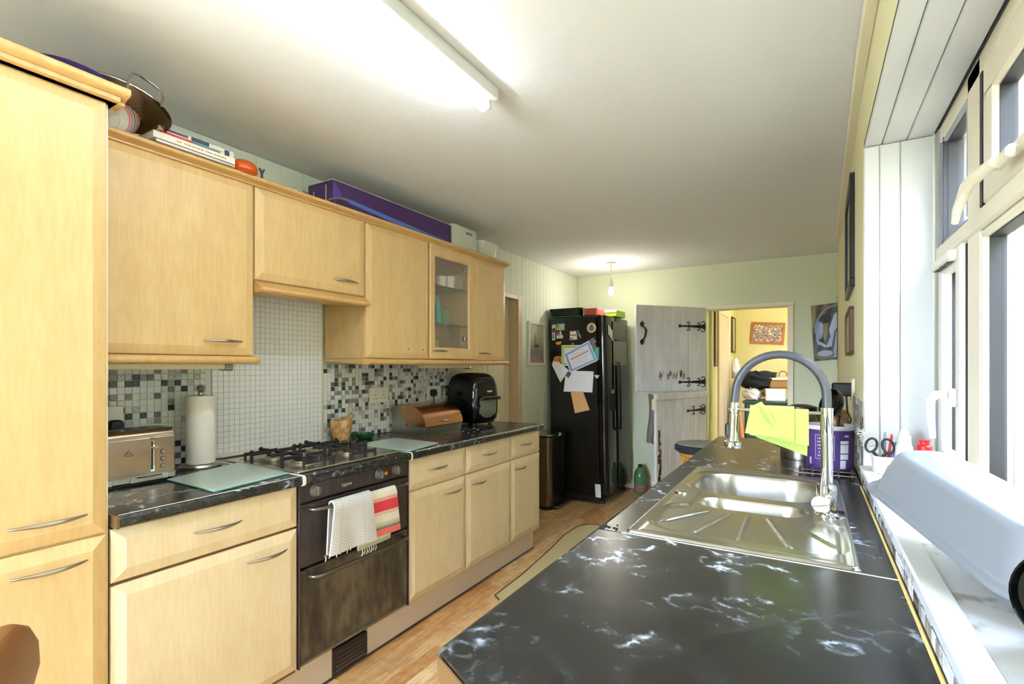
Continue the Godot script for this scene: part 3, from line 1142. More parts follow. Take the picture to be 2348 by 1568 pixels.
func tiles() -> void:
	var mix := [["tile_white", 0.42], ["tile_mint", 0.14], ["tile_stone", 0.15], ["tile_taupe", 0.14], ["tile_dark", 0.10], ["tile_slate", 0.05]]
	tile_panel("trim_8", "grey and white mosaic splashback behind the toaster and paper roll", -2.324, 0.80, 1.262, 0.912, 1.345, 0.0258, mix, M.grout_light, 1, Vector2(0.86, 1.3))
	tile_panel("trim_9", "small white tile splashback rising behind the hob", -2.324, 1.264, 1.868, 0.926, 1.70, 0.0258, [["tile_plain", 1.0]], M.grout_cream, 1, Vector2(1.2, 1.9))
	tile_panel("trim_10", "grey and white mosaic splashback behind the bread bin and sockets", -2.324, 1.870, 3.02, 0.912, 1.345, 0.0253, mix, M.grout_light, 1, Vector2(1.86, 2.6))
	var st := S()
	bx(st, -2.324, -2.306, 0.912, 0.926, 1.264, 1.868, 0.003)
	struct("trim_11", st, M.joint_white, "white sealing strip along the foot of the white tiles behind the hob", "trim")
	var far := [["tile_stone", 0.3], ["tile_taupe", 0.35], ["tile_dark", 0.15], ["tile_white", 0.2]]
	tile_panel("trim_12", "low mosaic upstand under the window sill beside the sink", 0.1585, 0.62, 2.12, 0.916, 0.972, 0.0262, [["tile_white", 0.35], ["tile_taupe", 0.2], ["tile_dark", 0.25], ["tile_stone", 0.2]], M.grout_cream, -1, Vector2(0, 3))
	tile_panel("trim_13", "patch of mosaic tiles on the right wall above the purple tub", 0.163, 2.16, 2.68, 0.916, 1.215, 0.0262, far, M.grout_cream, -1, Vector2(0, 3))
	st = S()
	bx(st, 0.148, 0.1548, 0.909, 0.917, 0.62, 2.12, 0.003)
	struct("trim_14", st, mat("old_sealant", "d3bd7c", 0.6), "yellowed sealant strip between the right worktop and the tiles", "trim")

# ---------- doors and drawer fronts with a wide bevel ----------
# a front that faces +X: its outer face at X, from y0 to y1 and d0 to d1
func front(called: String, X: float, y0: float, y1: float, d0: float, d1: float, m: Material, parent: Node, bev := 0.034) -> MeshInstance3D:
	var st := S()
	var w := 0.009
	var t := PackedVector3Array()
	var rings := []
	for q in [[X - 0.019, 0.0], [X - w - 0.002, 0.0], [X - w, 0.0015], [X, bev], [X, bev + 0.002]]:
		rings.append([V(q[0], y0 + q[1], d0 + q[1]), V(q[0], y0 + q[1], d1 - q[1]), V(q[0], y1 - q[1], d1 - q[1]), V(q[0], y1 - q[1], d0 + q[1])])
	for i in rings.size() - 1:
		for k in 4:
			var j := (k + 1) % 4
			t.append_array([rings[i][k], rings[i][j], rings[i + 1][j], rings[i][k], rings[i + 1][j], rings[i + 1][k]])
	var e: Array = rings[rings.size() - 1]
	t.append_array([e[0], e[1], e[2], e[0], e[2], e[3]])
	e = rings[0]
	t.append_array([e[0], e[2], e[1], e[0], e[3], e[2]])
	var g := PackedInt32Array()
	g.resize(t.size() / 3)
	g.fill(-1)
	put(st, t, g)
	return obj(called, st, m, parent)

# bow handle from d0 to d1 at height y on a face at X
func bow(parent: Node, X: float, y: float, d0: float, d1: float, out := 0.026) -> void:
	var st := S()
	var pts := []
	var rad := []
	for k in 15:
		var u := k / 14.0
		pts.append(V(X - 0.002 + out * pow(sin(PI * u), 0.75), y, lerpf(d0, d1, u)))
		rad.append(0.0026 + 0.0034 * sin(PI * u))
	tube(st, pts, rad, 10)
	obj("handle", st, M.nickel, parent)

func carcass(parent: Node, x0: float, x1: float, y0: float, y1: float, d0: float, d1: float, m: Material) -> void:
	var st := S()
	bx(st, x0, x1, y0, y1, d0, d1, 0.001)
	obj("body", st, m, parent)

func left_base_units() -> void:
	var F := -1.69
	var units := [
		["maple base unit with one wide drawer under the toaster", 0.645, 1.247, [0.864, 1.024], [1.040, 1.198]],
		["maple base unit next to the cooker on its right", 1.870, 2.344, [2.007, 2.168], [2.135, 2.300]],
		["maple base unit in the middle of the three right of the cooker", 2.349, 2.848, [2.503, 2.670], [2.395, 2.550]],
		["narrow maple base unit at the far end beside the bin", 2.853, 3.262, [2.960, 3.126], [2.885, 3.050]]]
	for u in units:
		var t := thing("base_cabinet", u[0], "base cabinet", V(-1.98, 0.15, (u[1] + u[2]) / 2), "maple base units along the left wall")
		t.position = Vector3.ZERO
		carcass(t, -2.31, F - 0.0195, 0.15, 0.871, u[1] + 0.001, u[2] - 0.001, M.carcass if u[1] > 1.0 else M.raw_edge)
		var dr := front("drawer", F, 0.716, 0.868, u[1] + 0.002, u[2] - 0.002, M.maple_daylit, t)
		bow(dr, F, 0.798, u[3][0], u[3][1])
		var dd := front("door", F, 0.166, 0.706, u[1] + 0.002, u[2] - 0.002, M.maple_daylit, t)
		bow(dd, F, 0.644, u[4][0], u[4][1])
	# plinth with the brown vent grille
	var st := S()
	bx(st, -1.765, -1.748, 0.0, 0.150, 0.645, 1.452, 0.002)
	bx(st, -1.765, -1.748, 0.0, 0.150, 1.650, 3.255, 0.002)
	bx(st, -2.2, -1.765, 0.0, 0.140, 3.235, 3.255, 0.002)
	var pl := one("plinth", st, M.plinth_board, "pinkish scuffed kick board under the left base units", "kick board")
	st = S()
	bx(st, -1.749, -1.742, 0.0, 0.011, 0.645, 3.255, 0.002)
	obj("floor_seal", st, M.oven_black, pl)
	var v := thing("plinth_vent", "dark brown heater grille set in the kick board under the cooker", "vent")
	st = S()
	bx(st, -1.764, -1.746, 0.010, 0.118, 1.453, 1.649, 0.003)
	obj("plate", st, M.vent_brown, v)
	for k in 5:
		st = S()
		box(st, V(-1.742, 0.030 + k * 0.018, 1.551), Vector3(0.012, 0.006, 0.165), 0.002, Basis(Vector3.BACK, -0.5))
		obj("louvre", st, mat("louvre_brown", "4a3a33", 0.4) if not M.has("louvre_brown") else M.louvre_brown, v)

# rolled-front worktop section: profile in x-y swept along d
func worktop_section(st: SurfaceTool, xb: float, xf: float, d0: float, d1: float, top := 0.91, th := 0.037) -> void:
	var s := signf(xf - xb)
	var r := 0.012
	var p := PackedVector2Array([Vector2(xb, top - th), Vector2(xb, top)])
	for k in 6:
		var a := PI / 2 * (1.0 - k / 5.0)
		p.append(Vector2(xf - s * r + s * r * cos(a), top - r + r * sin(a)))
	for k in 6:
		var a := -PI / 2 * k / 5.0
		p.append(Vector2(xf - s * r + s * r * cos(a), top - th + r + r * sin(a)))
	prism(st, p, V(0, 0, d0), Vector3.RIGHT, Vector3.UP, Vector3.FORWARD, d1 - d0)

func left_worktop() -> void:
	var XB := -2.322
	var XF := -1.668
	var st := S()
	worktop_section(st, XB, XF, 0.655, 1.249)
	var a := one("worktop", st, M.marble, "black marbled worktop section under the toaster and glass board", "worktop", "")
	st = S()
	bx(st, XB, XF + 0.0015, 0.874, 0.909, 0.648, 0.655, 0.0)
	obj("end_strip", st, M.worktop_edge, a)
	st = S()
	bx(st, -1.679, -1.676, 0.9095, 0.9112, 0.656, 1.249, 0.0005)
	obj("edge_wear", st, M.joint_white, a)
	st = S()
	worktop_section(st, XB, XF + 0.002, 1.262, 1.856)
	one("worktop", st, M.marble, "black marbled worktop section around the hob above the oven", "worktop")
	st = S()
	worktop_section(st, XB, XF, 1.866, 3.272)
	var c := one("worktop", st, M.marble, "long black marbled worktop section under the bread bin and air fryer", "worktop")
	st = S()
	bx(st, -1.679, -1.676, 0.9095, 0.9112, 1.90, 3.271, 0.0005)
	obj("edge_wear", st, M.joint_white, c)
	for q in [[1.2495, 1.2615, "white worktop joint strip left of the cooker"], [1.8565, 1.8655, "white worktop joint strip right of the cooker"]]:
		st = S()
		worktop_section(st, XB, XF + 0.003, q[0], q[1], 0.9108, 0.040)
		one("joint_strip", st, M.joint_white, q[2], "joint strip")

# moulding profile swept along d at a wall-unit front: rounded cap over a hollow
func cornice(st: SurfaceTool, X: float, y: float, d0: float, d1: float, h := 0.045, out := 0.038, back := 0.05) -> void:
	var p := PackedVector2Array([Vector2(X - back, y), Vector2(X - back, y + h)])
	for k in 8:
		var a := PI / 2 - PI * 0.94 * k / 7.0
		p.append(Vector2(X + out - h * 0.30 + cos(a) * h * 0.30, y + h * 0.70 + sin(a) * h * 0.30))
	p.append(Vector2(X + out * 0.45, y + h * 0.34))
	p.append(Vector2(X + out * 0.12, y + h * 0.18))
	p.append(Vector2(X + 0.004, y))
	prism(st, p, V(0, 0, d0), Vector3.RIGHT, Vector3.UP, Vector3.FORWARD, d1 - d0)

func wall_units() -> void:
	var F := -1.985
	var B := -2.312
	var units := [
		["large maple wall cabinet with one wide door above the toaster", 0.655, 1.256],
		["short maple extractor cabinet above the hob", 1.260, 1.862],
		["maple wall cabinet without a handle left of the glazed one", 1.870, 2.374],
		["glazed maple wall cabinet holding glassware", 2.378, 2.848],
		["narrow maple wall cabinet at the far end of the run", 2.853, 3.265]]
	for k in 5:
		var u: Array = units[k]
		var t := thing("wall_cabinet", u[0], "wall cabinet", Vector3.ZERO, "maple wall units along the left wall")
		var y0 := 1.372 if k != 1 else 1.69
		var st := S()
		if k != 3:
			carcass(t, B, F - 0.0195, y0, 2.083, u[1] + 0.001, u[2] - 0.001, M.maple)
		if k == 3:
			bx(st, B, F - 0.0195, 1.374, 1.392, u[1], u[2], 0.001)
			bx(st, B, F - 0.0195, 2.065, 2.083, u[1], u[2], 0.001)
			bx(st, B, B + 0.008, 1.39, 2.07, u[1], u[2], 0.001)
			bx(st, B, F - 0.0195, 1.39, 2.07, u[1], u[1] + 0.018, 0.001)
			bx(st, B, F - 0.0195, 1.39, 2.07, u[2] - 0.018, u[2], 0.001)
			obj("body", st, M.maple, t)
			for y in [1.600, 1.842]:
				st = S()
				bx(st, B + 0.009, F - 0.03, y - 0.003, y + 0.003, u[1] + 0.019, u[2] - 0.019, 0.001)
				obj("glass_shelf", st, mat("shelf_glass", "5d7a70", 0.06) if not M.has("shelf_glass") else M.shelf_glass, t)
				M.shelf_glass.transparency = BaseMaterial3D.TRANSPARENCY_ALPHA
				M.shelf_glass.albedo_color.a = 0.35
			# framed door
			st = S()
			var g0: float = u[1] + 0.050
			var g1: float = u[2] - 0.065
			var y1 := 2.084
			bx(st, F - 0.019, F, 1.374, 1.450, u[1] + 0.002, u[2] - 0.002, 0.006)
			bx(st, F - 0.019, F, 2.010, y1, u[1] + 0.002, u[2] - 0.002, 0.006)
			bx(st, F - 0.019, F, 1.44, 2.02, u[1] + 0.002, g0, 0.006)
			bx(st, F - 0.019, F, 1.44, 2.02, g1, u[2] - 0.002, 0.006)
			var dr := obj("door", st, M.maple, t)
			st = S()
			bx(st, F - 0.013, F - 0.009, 1.445, 2.015, g0 - 0.004, g1 + 0.004, 0.0)
			obj("pane", st, M.pane, dr)
			bow(dr, F, 1.427, 2.398, 2.552, 0.022)
			for y in [1.50, 1.96]:
				st = S()
				bx(st, F - 0.035, F - 0.015, y, y + 0.03, g1 - 0.03, g1, 0.003)
				obj("hinge", st, M.nickel, dr)
		else:
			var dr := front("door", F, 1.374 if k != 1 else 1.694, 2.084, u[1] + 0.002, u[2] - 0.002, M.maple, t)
			if k == 0: bow(dr, F, 1.430, 1.050, 1.204, 0.022)
			if k == 1: bow(dr, F, 1.754, 1.657, 1.816, 0.022)
			if k == 4: bow(dr, F, 1.424, 2.901, 3.057, 0.022)
			if k == 2:
				for q in [2.187, 2.312]:
					st = S()
					lathe(st, [Vector2(0, 0.002), Vector2(0.004, 0.0015), Vector2(0.005, -0.001), Vector2(0, -0.001)], V(F, 1.428, q), Vector3.RIGHT, 10)
					obj("screw_hole", st, M.nickel if q < 2.2 else M.dark_wood, dr)
		if k == 1:
			st = S()
			var p := PackedVector2Array([Vector2(B, 1.69), Vector2(B, 1.672), Vector2(F - 0.02, 1.640), Vector2(F + 0.028, 1.640), Vector2(F + 0.036, 1.648), Vector2(F + 0.034, 1.660), Vector2(F - 0.005, 1.686), Vector2(F - 0.02, 1.69)])
			prism(st, p, V(0, 0, u[1] + 0.001), Vector3.RIGHT, Vector3.UP, Vector3.FORWARD, u[2] - u[1] - 0.002)
			obj("visor", st, M.maple_edge, t)
	var st := S()
	cornice(st, F - 0.002, 2.081, 0.66, 3.275, 0.030, 0.036)
	bx(st, B, F - 0.04, 2.0835, 2.1085, 0.66, 3.268, 0.001)
	one("cornice", st, M.maple_edge, "long maple cornice along the tops of the wall cabinets", "cornice")
	var pel := func(d0: float, d1: float, label: String) -> void:
		var s := S()
		var p := PackedVector2Array([Vector2(B, 1.370), Vector2(B, 1.358), Vector2(F - 0.03, 1.340), Vector2(F + 0.008, 1.340)])
		for k in 6:
			var a := -PI / 2 + PI * k / 5.0
			p.append(Vector2(F + 0.012 + cos(a) * 0.015, 1.3555 + sin(a) * 0.0155))
		p.append(Vector2(F - 0.02, 1.371))
		prism(s, p, V(0, 0, d0), Vector3.RIGHT, Vector3.UP, Vector3.FORWARD, d1 - d0)
		one("light_pelmet", s, M.maple_edge, label, "pelmet")
	pel.call(0.66, 1.262, "rounded maple pelmet under the wide wall cabinet by the hob")
	pel.call(1.868, 3.278, "long rounded maple pelmet under the three far wall cabinets")
	# slim strip lights under the cabinets
	for q in [[0.70, 1.20, "slim cream strip light under the wide wall cabinet"], [2.45, 2.95, "slim white strip light under the glazed cabinet"]]:
		var l := thing("cabinet_light", q[2], "strip light", V(0, 0, 0), "strip lights under the wall cabinets")
		st = S()
		bx(st, -2.15, -2.10, 1.318, 1.343, q[0], q[1], 0.004)
		obj("housing", st, M.cream_paint, l)
		st = S()
		bx(st, -2.157, -2.093, 1.312, 1.346, q[1], q[1] + 0.03, 0.004)
		obj("end_cap", st, M.nickel, l)
	# glassware in the glazed cabinet
	var glasses := [
		["wine_glass", "tall clear glass at the back of the top shelf in the glazed cabinet", V(-2.18, 1.846, 2.44), 0.032, 0.13, M.clear_glass],
		["jar", "white ceramic jar first on the top shelf of the glazed cabinet", V(-2.10, 1.846, 2.50), 0.035, 0.065, M.white_ceramic],
		["jar", "white ceramic jar second on the top shelf of the glazed cabinet", V(-2.10, 1.846, 2.585), 0.038, 0.075, M.white_ceramic],
		["tumbler", "clear tumbler beside the white jars on the top shelf", V(-2.11, 1.846, 2.665), 0.032, 0.10, M.clear_glass],
		["tumbler", "small clear tumbler nearest the hinge on the top shelf", V(-2.12, 1.846, 2.73), 0.028, 0.085, M.clear_glass],
		["green_tumbler", "translucent green tumbler on the middle shelf of the glazed cabinet", V(-2.09, 1.604, 2.53), 0.034, 0.095, M.green_plastic],
		["bottle", "slim clear bottle left of the green tumbler in the glazed cabinet", V(-2.10, 1.604, 2.455), 0.018, 0.13, M.clear_glass],
		["teal_bottle", "white bottle with teal cap at the cabinet's middle shelf edge", V(-2.06, 1.604, 2.418), 0.02, 0.16, M.teal],
		["glass_bowl", "clear glass at the bottom left of the glazed cabinet", V(-2.10, 1.393, 2.43), 0.034, 0.10, M.clear_glass],
		["small_box", "little white pot at the bottom of the glazed cabinet", V(-2.06, 1.393, 2.47), 0.018, 0.05, M.white_ceramic],
		["blue_pot", "low dark blue dish at the bottom of the glazed cabinet", V(-2.08, 1.393, 2.54), 0.035, 0.025, M.plate_purple]]
	for q in glasses:
		st = S()
		var r: float = q[3]
		var h: float = q[4]
		q[2] += Vector3(0.045, 0, -0.07)
		if q[0] == "bottle" or q[0] == "teal_bottle":
			lathe(st, [Vector2(0, 0), Vector2(r, 0), Vector2(r, h * 0.6), Vector2(r * 0.5, h * 0.78), Vector2(r * 0.5, h), Vector2(0, h)], q[2], Vector3.UP, 16)
		else:
			lathe(st, [Vector2(0, 0), Vector2(r * 0.8, 0), Vector2(r, h), Vector2(r - 0.003, h), Vector2(r * 0.75, 0.006), Vector2(0, 0.006)], q[2], Vector3.UP, 16)
		one(q[0], st, q[5], q[1], "glass" if q[5] == M.clear_glass else "pot", "glassware in the glazed cabinet")
	st = S()
	lathe(st, [Vector2(0, 0), Vector2(0.05, 0.004), Vector2(0.075, 0.014), Vector2(0.074, 0.017), Vector2(0.05, 0.008), Vector2(0, 0.006)], V(-2.297, 1.925, 2.585), Vector3(1, 0.12, 0), 24)
	one("glass_plate", st, M.clear_glass, "round glass plate standing against the back of the glazed cabinet", "plate")

func tall_unit() -> void:
	var F := -1.69
	var t := thing("tall_cabinet", "tall maple larder cabinet with two doors at the left", "cabinet", Vector3.ZERO)
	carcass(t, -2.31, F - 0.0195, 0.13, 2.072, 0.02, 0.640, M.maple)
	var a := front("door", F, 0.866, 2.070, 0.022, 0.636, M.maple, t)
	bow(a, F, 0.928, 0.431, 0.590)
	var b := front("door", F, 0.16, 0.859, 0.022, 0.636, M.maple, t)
	bow(b, F, 0.804, 0.434, 0.591)
	var st := S()
	cornice(st, F - 0.002, 2.073, 0.0, 0.675, 0.040, 0.045)
	# the return over the end panel
	bx(st, -2.31, F + 0.02, 2.073, 2.106, 0.0, 0.66, 0.002)
	obj("cornice", st, M.maple_edge, t)
	st = S()
	bx(st, -1.765, -1.748, 0.0, 0.13, 0.02, 0.640, 0.002)
	obj("kick_board", st, M.plinth_board, t)
	st = S()
	bx(st, -1.99, -1.712, 0.14, 2.07, 0.6405, 0.6445, 0.0)
	obj("filler_strip", st, M.cream_paint, t)

func cooker() -> void:
	var F := -1.69
	var t := thing("double_oven", "built under black double oven with two doors and worn panel", "oven", Vector3.ZERO)
	var st := S()
	bx(st, -2.28, F - 0.03, 0.16, 0.868, 1.262, 1.856, 0.002)
	obj("body", st, M.oven_black, t)
	st = S()
	bx(st, F - 0.028, F - 0.004, 0.800, 0.870, 1.256, 1.862, 0.004)
	var cp := obj("control_panel", st, M.oven_black, t)
	for q in [1.322, 1.666, 1.773]:
		st = S()
		lathe(st, [Vector2(0, 0), Vector2(0.024, 0), Vector2(0.024, 0.005), Vector2(0.0215, 0.007), Vector2(0.020, 0.018), Vector2(0.018, 0.020), Vector2(0, 0.020)], V(F - 0.004, 0.838, q), Vector3.RIGHT, 28)
		box(st, V(F + 0.017, 0.838, q), Vector3(0.012, 0.036, 0.006), 0.002)
		var kn := obj("knob", st, M.knob_grey if M.has("knob_grey") else mat("knob_grey", "6b645e", 0.3, 0.5), cp)
		st = S()
		bx(st, F + 0.0225, F + 0.0235, 0.824, 0.852, q - 0.001, q + 0.001, 0.0)
		kn.set_meta("label", "round control knob with a raised grip")
	st = S()
	lathe(st, [Vector2(0, 0), Vector2(0.009, 0), Vector2(0.009, 0.003), Vector2(0.006, 0.007), Vector2(0, 0.009)], V(F - 0.004, 0.836, 1.712), Vector3.RIGHT, 16)
	obj("indicator_light", st, M.lamp_amber, cp).set_meta("label", "amber indicator light")
	var tm := text_mesh("hygena", 0.017, 0.0012)
	var bd := inst("badge", tm, mat("badge_print", "b9ada4", 0.4), cp)
	bd.rotation.y = PI / 2
	bd.position = V(F - 0.003, 0.831, 1.483)
	for q in [[0.545, 0.790, 0.782, M.oven_black], [0.176, 0.533, 0.510, M.oven_dirty]]:
		st = S()
		bx(st, F - 0.028, F - 0.006, q[0], q[1], 1.258, 1.860, 0.004)
		var d := obj("oven_door", st, q[3], t)
		st = S()
		var y: float = q[2] if q[0] < 0.4 else 0.772
		tube(st, [V(F - 0.008, y, 1.292), V(F + 0.02, y, 1.294), V(F + 0.036, y, 1.305), V(F + 0.041, y, 1.33), V(F + 0.041, y, 1.79), V(F + 0.036, y, 1.812), V(F + 0.02, y, 1.822), V(F - 0.008, y, 1.824)], 0.0078, 12)
		obj("rail_handle", st, M.rail_metal if M.has("rail_metal") else mat("rail_metal", "6d6157", 0.28, 0.9), d)
	st = S()
	bx(st, F - 0.03, F - 0.012, 0.160, 0.174, 1.258, 1.860, 0.003)
	obj("bottom_trim", st, mat("crumb_trim", "6f6350", 0.8), t)
	st = S()
	for q in [[1.249, 1.2555], [1.8625, 1.868]]:
		st = S()
		bx(st, F - 0.028, F - 0.002, 0.16, 0.868, q[0], q[1], 0.001)
		obj("side_trim", st, M.oven_black, t)
	# hob
	var h := thing("gas_hob", "four burner steel gas hob with black pan supports", "hob", Vector3.ZERO)
	st = S()
	var rp := rrect(0.50, 0.575, 0.012, 4)
	prism(st, rp, V(-1.965, 0.9105, 1.552), Vector3.RIGHT, Vector3.FORWARD, Vector3.UP, 0.009, 0.003)
	obj("hob_plate", st, M.steel_brushed, h)
	st = S()
	for q in [[-2.16, -1.775, 1.30, 1.303], [-2.16, -1.775, 1.735, 1.738]]: bx(st, q[0], q[1], 0.9193, 0.9202, q[2], q[3], 0.0)
	for q in [[-1.776, -1.773], [-2.163, -2.160]]: bx(st, q[0], q[1], 0.9193, 0.9202, 1.30, 1.738, 0.0)
	obj("recess_line", st, M.gasket, h)
	var spots := [[-1.86, 1.40, 0.046], [-1.86, 1.64, 0.030], [-2.07, 1.40, 0.034], [-2.07, 1.64, 0.034]]
	for q in spots:
		st = S()
		var r: float = q[2]
		lathe(st, [Vector2(0, 0), Vector2(r * 1.35, 0), Vector2(r * 1.3, 0.004), Vector2(r * 1.05, 0.006), Vector2(r, 0.012), Vector2(0, 0.012)], V(q[0], 0.919, q[1]), Vector3.UP, 26)
		var bn := obj("burner", st, mat("burner_alloy", "a89c84", 0.45, 0.8) if not M.has("burner_alloy") else M.burner_alloy, h)
		st = S()
		lathe(st, [Vector2(0, 0.011), Vector2(r * 0.86, 0.011), Vector2(r * 0.88, 0.016), Vector2(r * 0.8, 0.019), Vector2(0, 0.019)], V(q[0], 0.919, q[1]), Vector3.UP, 26)
		obj("burner_cap", st, M.iron, bn)
	for s in [1.40, 1.64]:
		var ps := S()
		# one support over the two burners of a side: perimeter bars with upturned fingers
		var y := 0.950
		var bar := func(a: Vector3, b: Vector3) -> void:
			var m := (a + b) / 2.0
			var L := (b - a).length()
			box(ps, m, Vector3(L, 0.014, 0.012), 0.002, Basis(Vector3.UP, atan2(-(b - a).z, (b - a).x)))
		var d0: float = s - 0.105
		var d1: float = s + 0.105
		for xx in [-2.07, -1.86]:
			bar.call(V(xx - 0.015, y, s), V(xx - 0.095, y, s))
			bar.call(V(xx + 0.015, y, s), V(xx + 0.095, y, s))
			bar.call(V(xx, y, s - 0.016), V(xx, y, d0))
			bar.call(V(xx, y, s + 0.016), V(xx, y, d1))
			for q in [V(xx, 0, d0), V(xx, 0, d1)]:
				box(ps, q + Vector3(0, 0.940, 0), Vector3(0.012, 0.042, 0.012), 0.002)
				box(ps, q + Vector3(0, 0.962, 0), Vector3(0.012, 0.012, 0.014), 0.003)
		bar.call(V(-2.165, y - 0.012, d0 + 0.03), V(-2.165, y - 0.012, d1 - 0.03))
		bar.call(V(-1.765, y - 0.012, d0 + 0.03), V(-1.765, y - 0.012, d1 - 0.03))
		bar.call(V(-1.965, y, d0 + 0.02), V(-1.965, y, d1 - 0.02))
		for xx in [-2.165, -1.765]:
			for q in [d0 + 0.03, d1 - 0.03]: box(ps, V(xx, 0.932, q), Vector3(0.010, 0.028, 0.010), 0.002)
			box(ps, V(xx, 0.948, s), Vector3(0.014, 0.026, 0.018), 0.004)
		obj("pan_support", ps, M.iron, h)
	for k in 4:
		st = S()
		lathe(st, [Vector2(0, 0), Vector2(0.020, 0), Vector2(0.0185, 0.008), Vector2(0.0165, 0.026), Vector2(0.015, 0.028), Vector2(0, 0.028)], V(-2.13 + k * 0.062, 0.9192, 1.795), Vector3.UP, 20)
		obj("hob_knob", st, M.black_plastic, h)
	# cloths over the upper oven rail
	st = S()
	var X := F + 0.041
	var drape := func(u: float, v: float, d0: float, d1: float, drop_f: float, drop_b: float, yy: float, skew: float, wav: float, off: float) -> Vector3:
		var d := lerpf(d0, d1, u)
		var Lf := drop_f + skew * u
		var Lb := drop_b
		var rr := 0.011 + off
		var arcL := PI * rr
		var s := v * (Lf + arcL + Lb)
		var w := wav * sin(u * 9.0 + s * 5.0)
		if s < Lf: return V(X + rr + w * (1.0 - s / Lf) + 0.004, yy - (Lf - s), d + 0.05 * (u - 0.5) * (1.0 - s / Lf))
		if s < Lf + arcL:
			var a := (s - Lf) / rr
			return V(X + rr * cos(a), yy + rr * sin(a), d)
		return V(X - rr + 0.5 * w * (s - Lf - arcL) / Lb, yy - (s - Lf - arcL), d - 0.012 * (s - Lf - arcL) / Lb)
	sheet(st, 14, 40, func(u: float, v: float) -> Vector3: return drape.call(u, v, 1.366, 1.565, 0.195, 0.20, 0.775, 0.0, 0.004, 0.004), 0.007)
	var wt := one("tea_towel", st, towel_white(), "white ribbed hand towel hung over the upper oven rail", "towel")
	st = S()
	for k in 12:
		var d := 1.345 + k * 0.018
		tube(st, [V(X - 0.012, 0.576, d), V(X - 0.010, 0.566, d + 0.004), V(X - 0.006, 0.556 + 0.006 * (k % 3), d - 0.003)], 0.0022, 5)
	obj("fringe", st, M.white_cloth, wt)
	st = S()
	sheet(st, 12, 40, func(u: float, v: float) -> Vector3: return drape.call(u, v, 1.525, 1.718, 0.188, 0.23, 0.772, 0.006, 0.003, 0.0), 0.005)
	var rt := one("striped_towel", st, towel_red(), "red and cream striped tea towel hung beside the white one", "towel")
	st = S()
	for k in 7:
		var d := 1.535 + k * 0.013
		tube(st, [V(X - 0.010, 0.545, d), V(X - 0.008, 0.53, d + 0.004), V(X - 0.009, 0.512 + 0.008 * (k % 2), d - 0.004)], 0.0022, 5)
	obj("fringe", st, M.white_cloth, rt)

func towel_white() -> StandardMaterial3D:
	var m := mat("towel_white", "ffffff", 0.95)
	var tex := paint(160, 256, func(x: int, y: int) -> Color:
		var zig := (x % 32) if (x % 32) < 16 else 32 - (x % 32)
		var k := 0.5 + 0.5 * sin((y + zig * 0.5) * TAU / 7.0)
		var line := 1.0 if x == 30 or x == 118 else 0.0
		return Color("d0cdca").darkened(0.10 * k + 0.22 * line))
	m.albedo_texture = tex
	m.heightmap_enabled = true
	m.heightmap_texture = tex
	m.heightmap_scale = 0.3
	return m

func towel_red() -> StandardMaterial3D:
	var m := mat("towel_red", "ffffff", 0.95)
	# v = 0 at the front hem, growing over the rail to the back hem
	m.albedo_texture = paint(16, 512, func(_x: int, y: int) -> Color:
		var v := y / 512.0
		if v > 0.50: v = 0.50 - (v - 0.50) * 0.8
		var s := v / 0.44
		var base := Color("d8cfbd")
		if s < 0.14: return Color("d4635c")
		if s < 0.19: return Color("66735c")
		if s < 0.30: return base if int(s * 170) % 3 else Color("6d7562")
		if s < 0.46: return base
		if s < 0.53: return base if int(s * 170) % 3 else Color("b8404a")
		if s < 0.76: return Color("c3303c")
		if s < 0.84: return base if int(s * 170) % 3 else Color("b8404a")
		return base)
	return m

func bowl_shape(st: SurfaceTool, o: Vector3, axis: Vector3, r: float, h: float, foot: float, wall := 0.005, segs := 36) -> void:
	var p := [Vector2(0, 0), Vector2(foot, 0.0), Vector2(foot * 1.02, 0.006)]
	for k in 9:
		var u := k / 8.0
		p.append(Vector2(lerpf(foot * 1.05, r, sin(u * PI / 2)), 0.008 + (h - 0.008) * (1.0 - cos(u * PI / 2))))
	p.append(Vector2(r - wall, h))
	for k in 8:
		var u := 1.0 - (k + 1) / 8.0
		p.append(Vector2(maxf(0.0, lerpf(foot * 1.05, r, sin(u * PI / 2)) - wall), 0.008 + wall + (h - 0.008) * (1.0 - cos(u * PI / 2))))
	p.append(Vector2(0, 0.008 + wall))
	lathe(st, p, o, axis, segs)

func top_of_units() -> void:
	var first := get_child_count()
	units_top()
	# everything but the pan, the plate and the bowl stands on the deck behind the cornice
	for k in range(first, get_child_count()):
		var o: Node3D = get_child(k)
		if not (o.name.begins_with("steel_pan") or o.name.begins_with("purple_plate")): o.position.y += 0.009

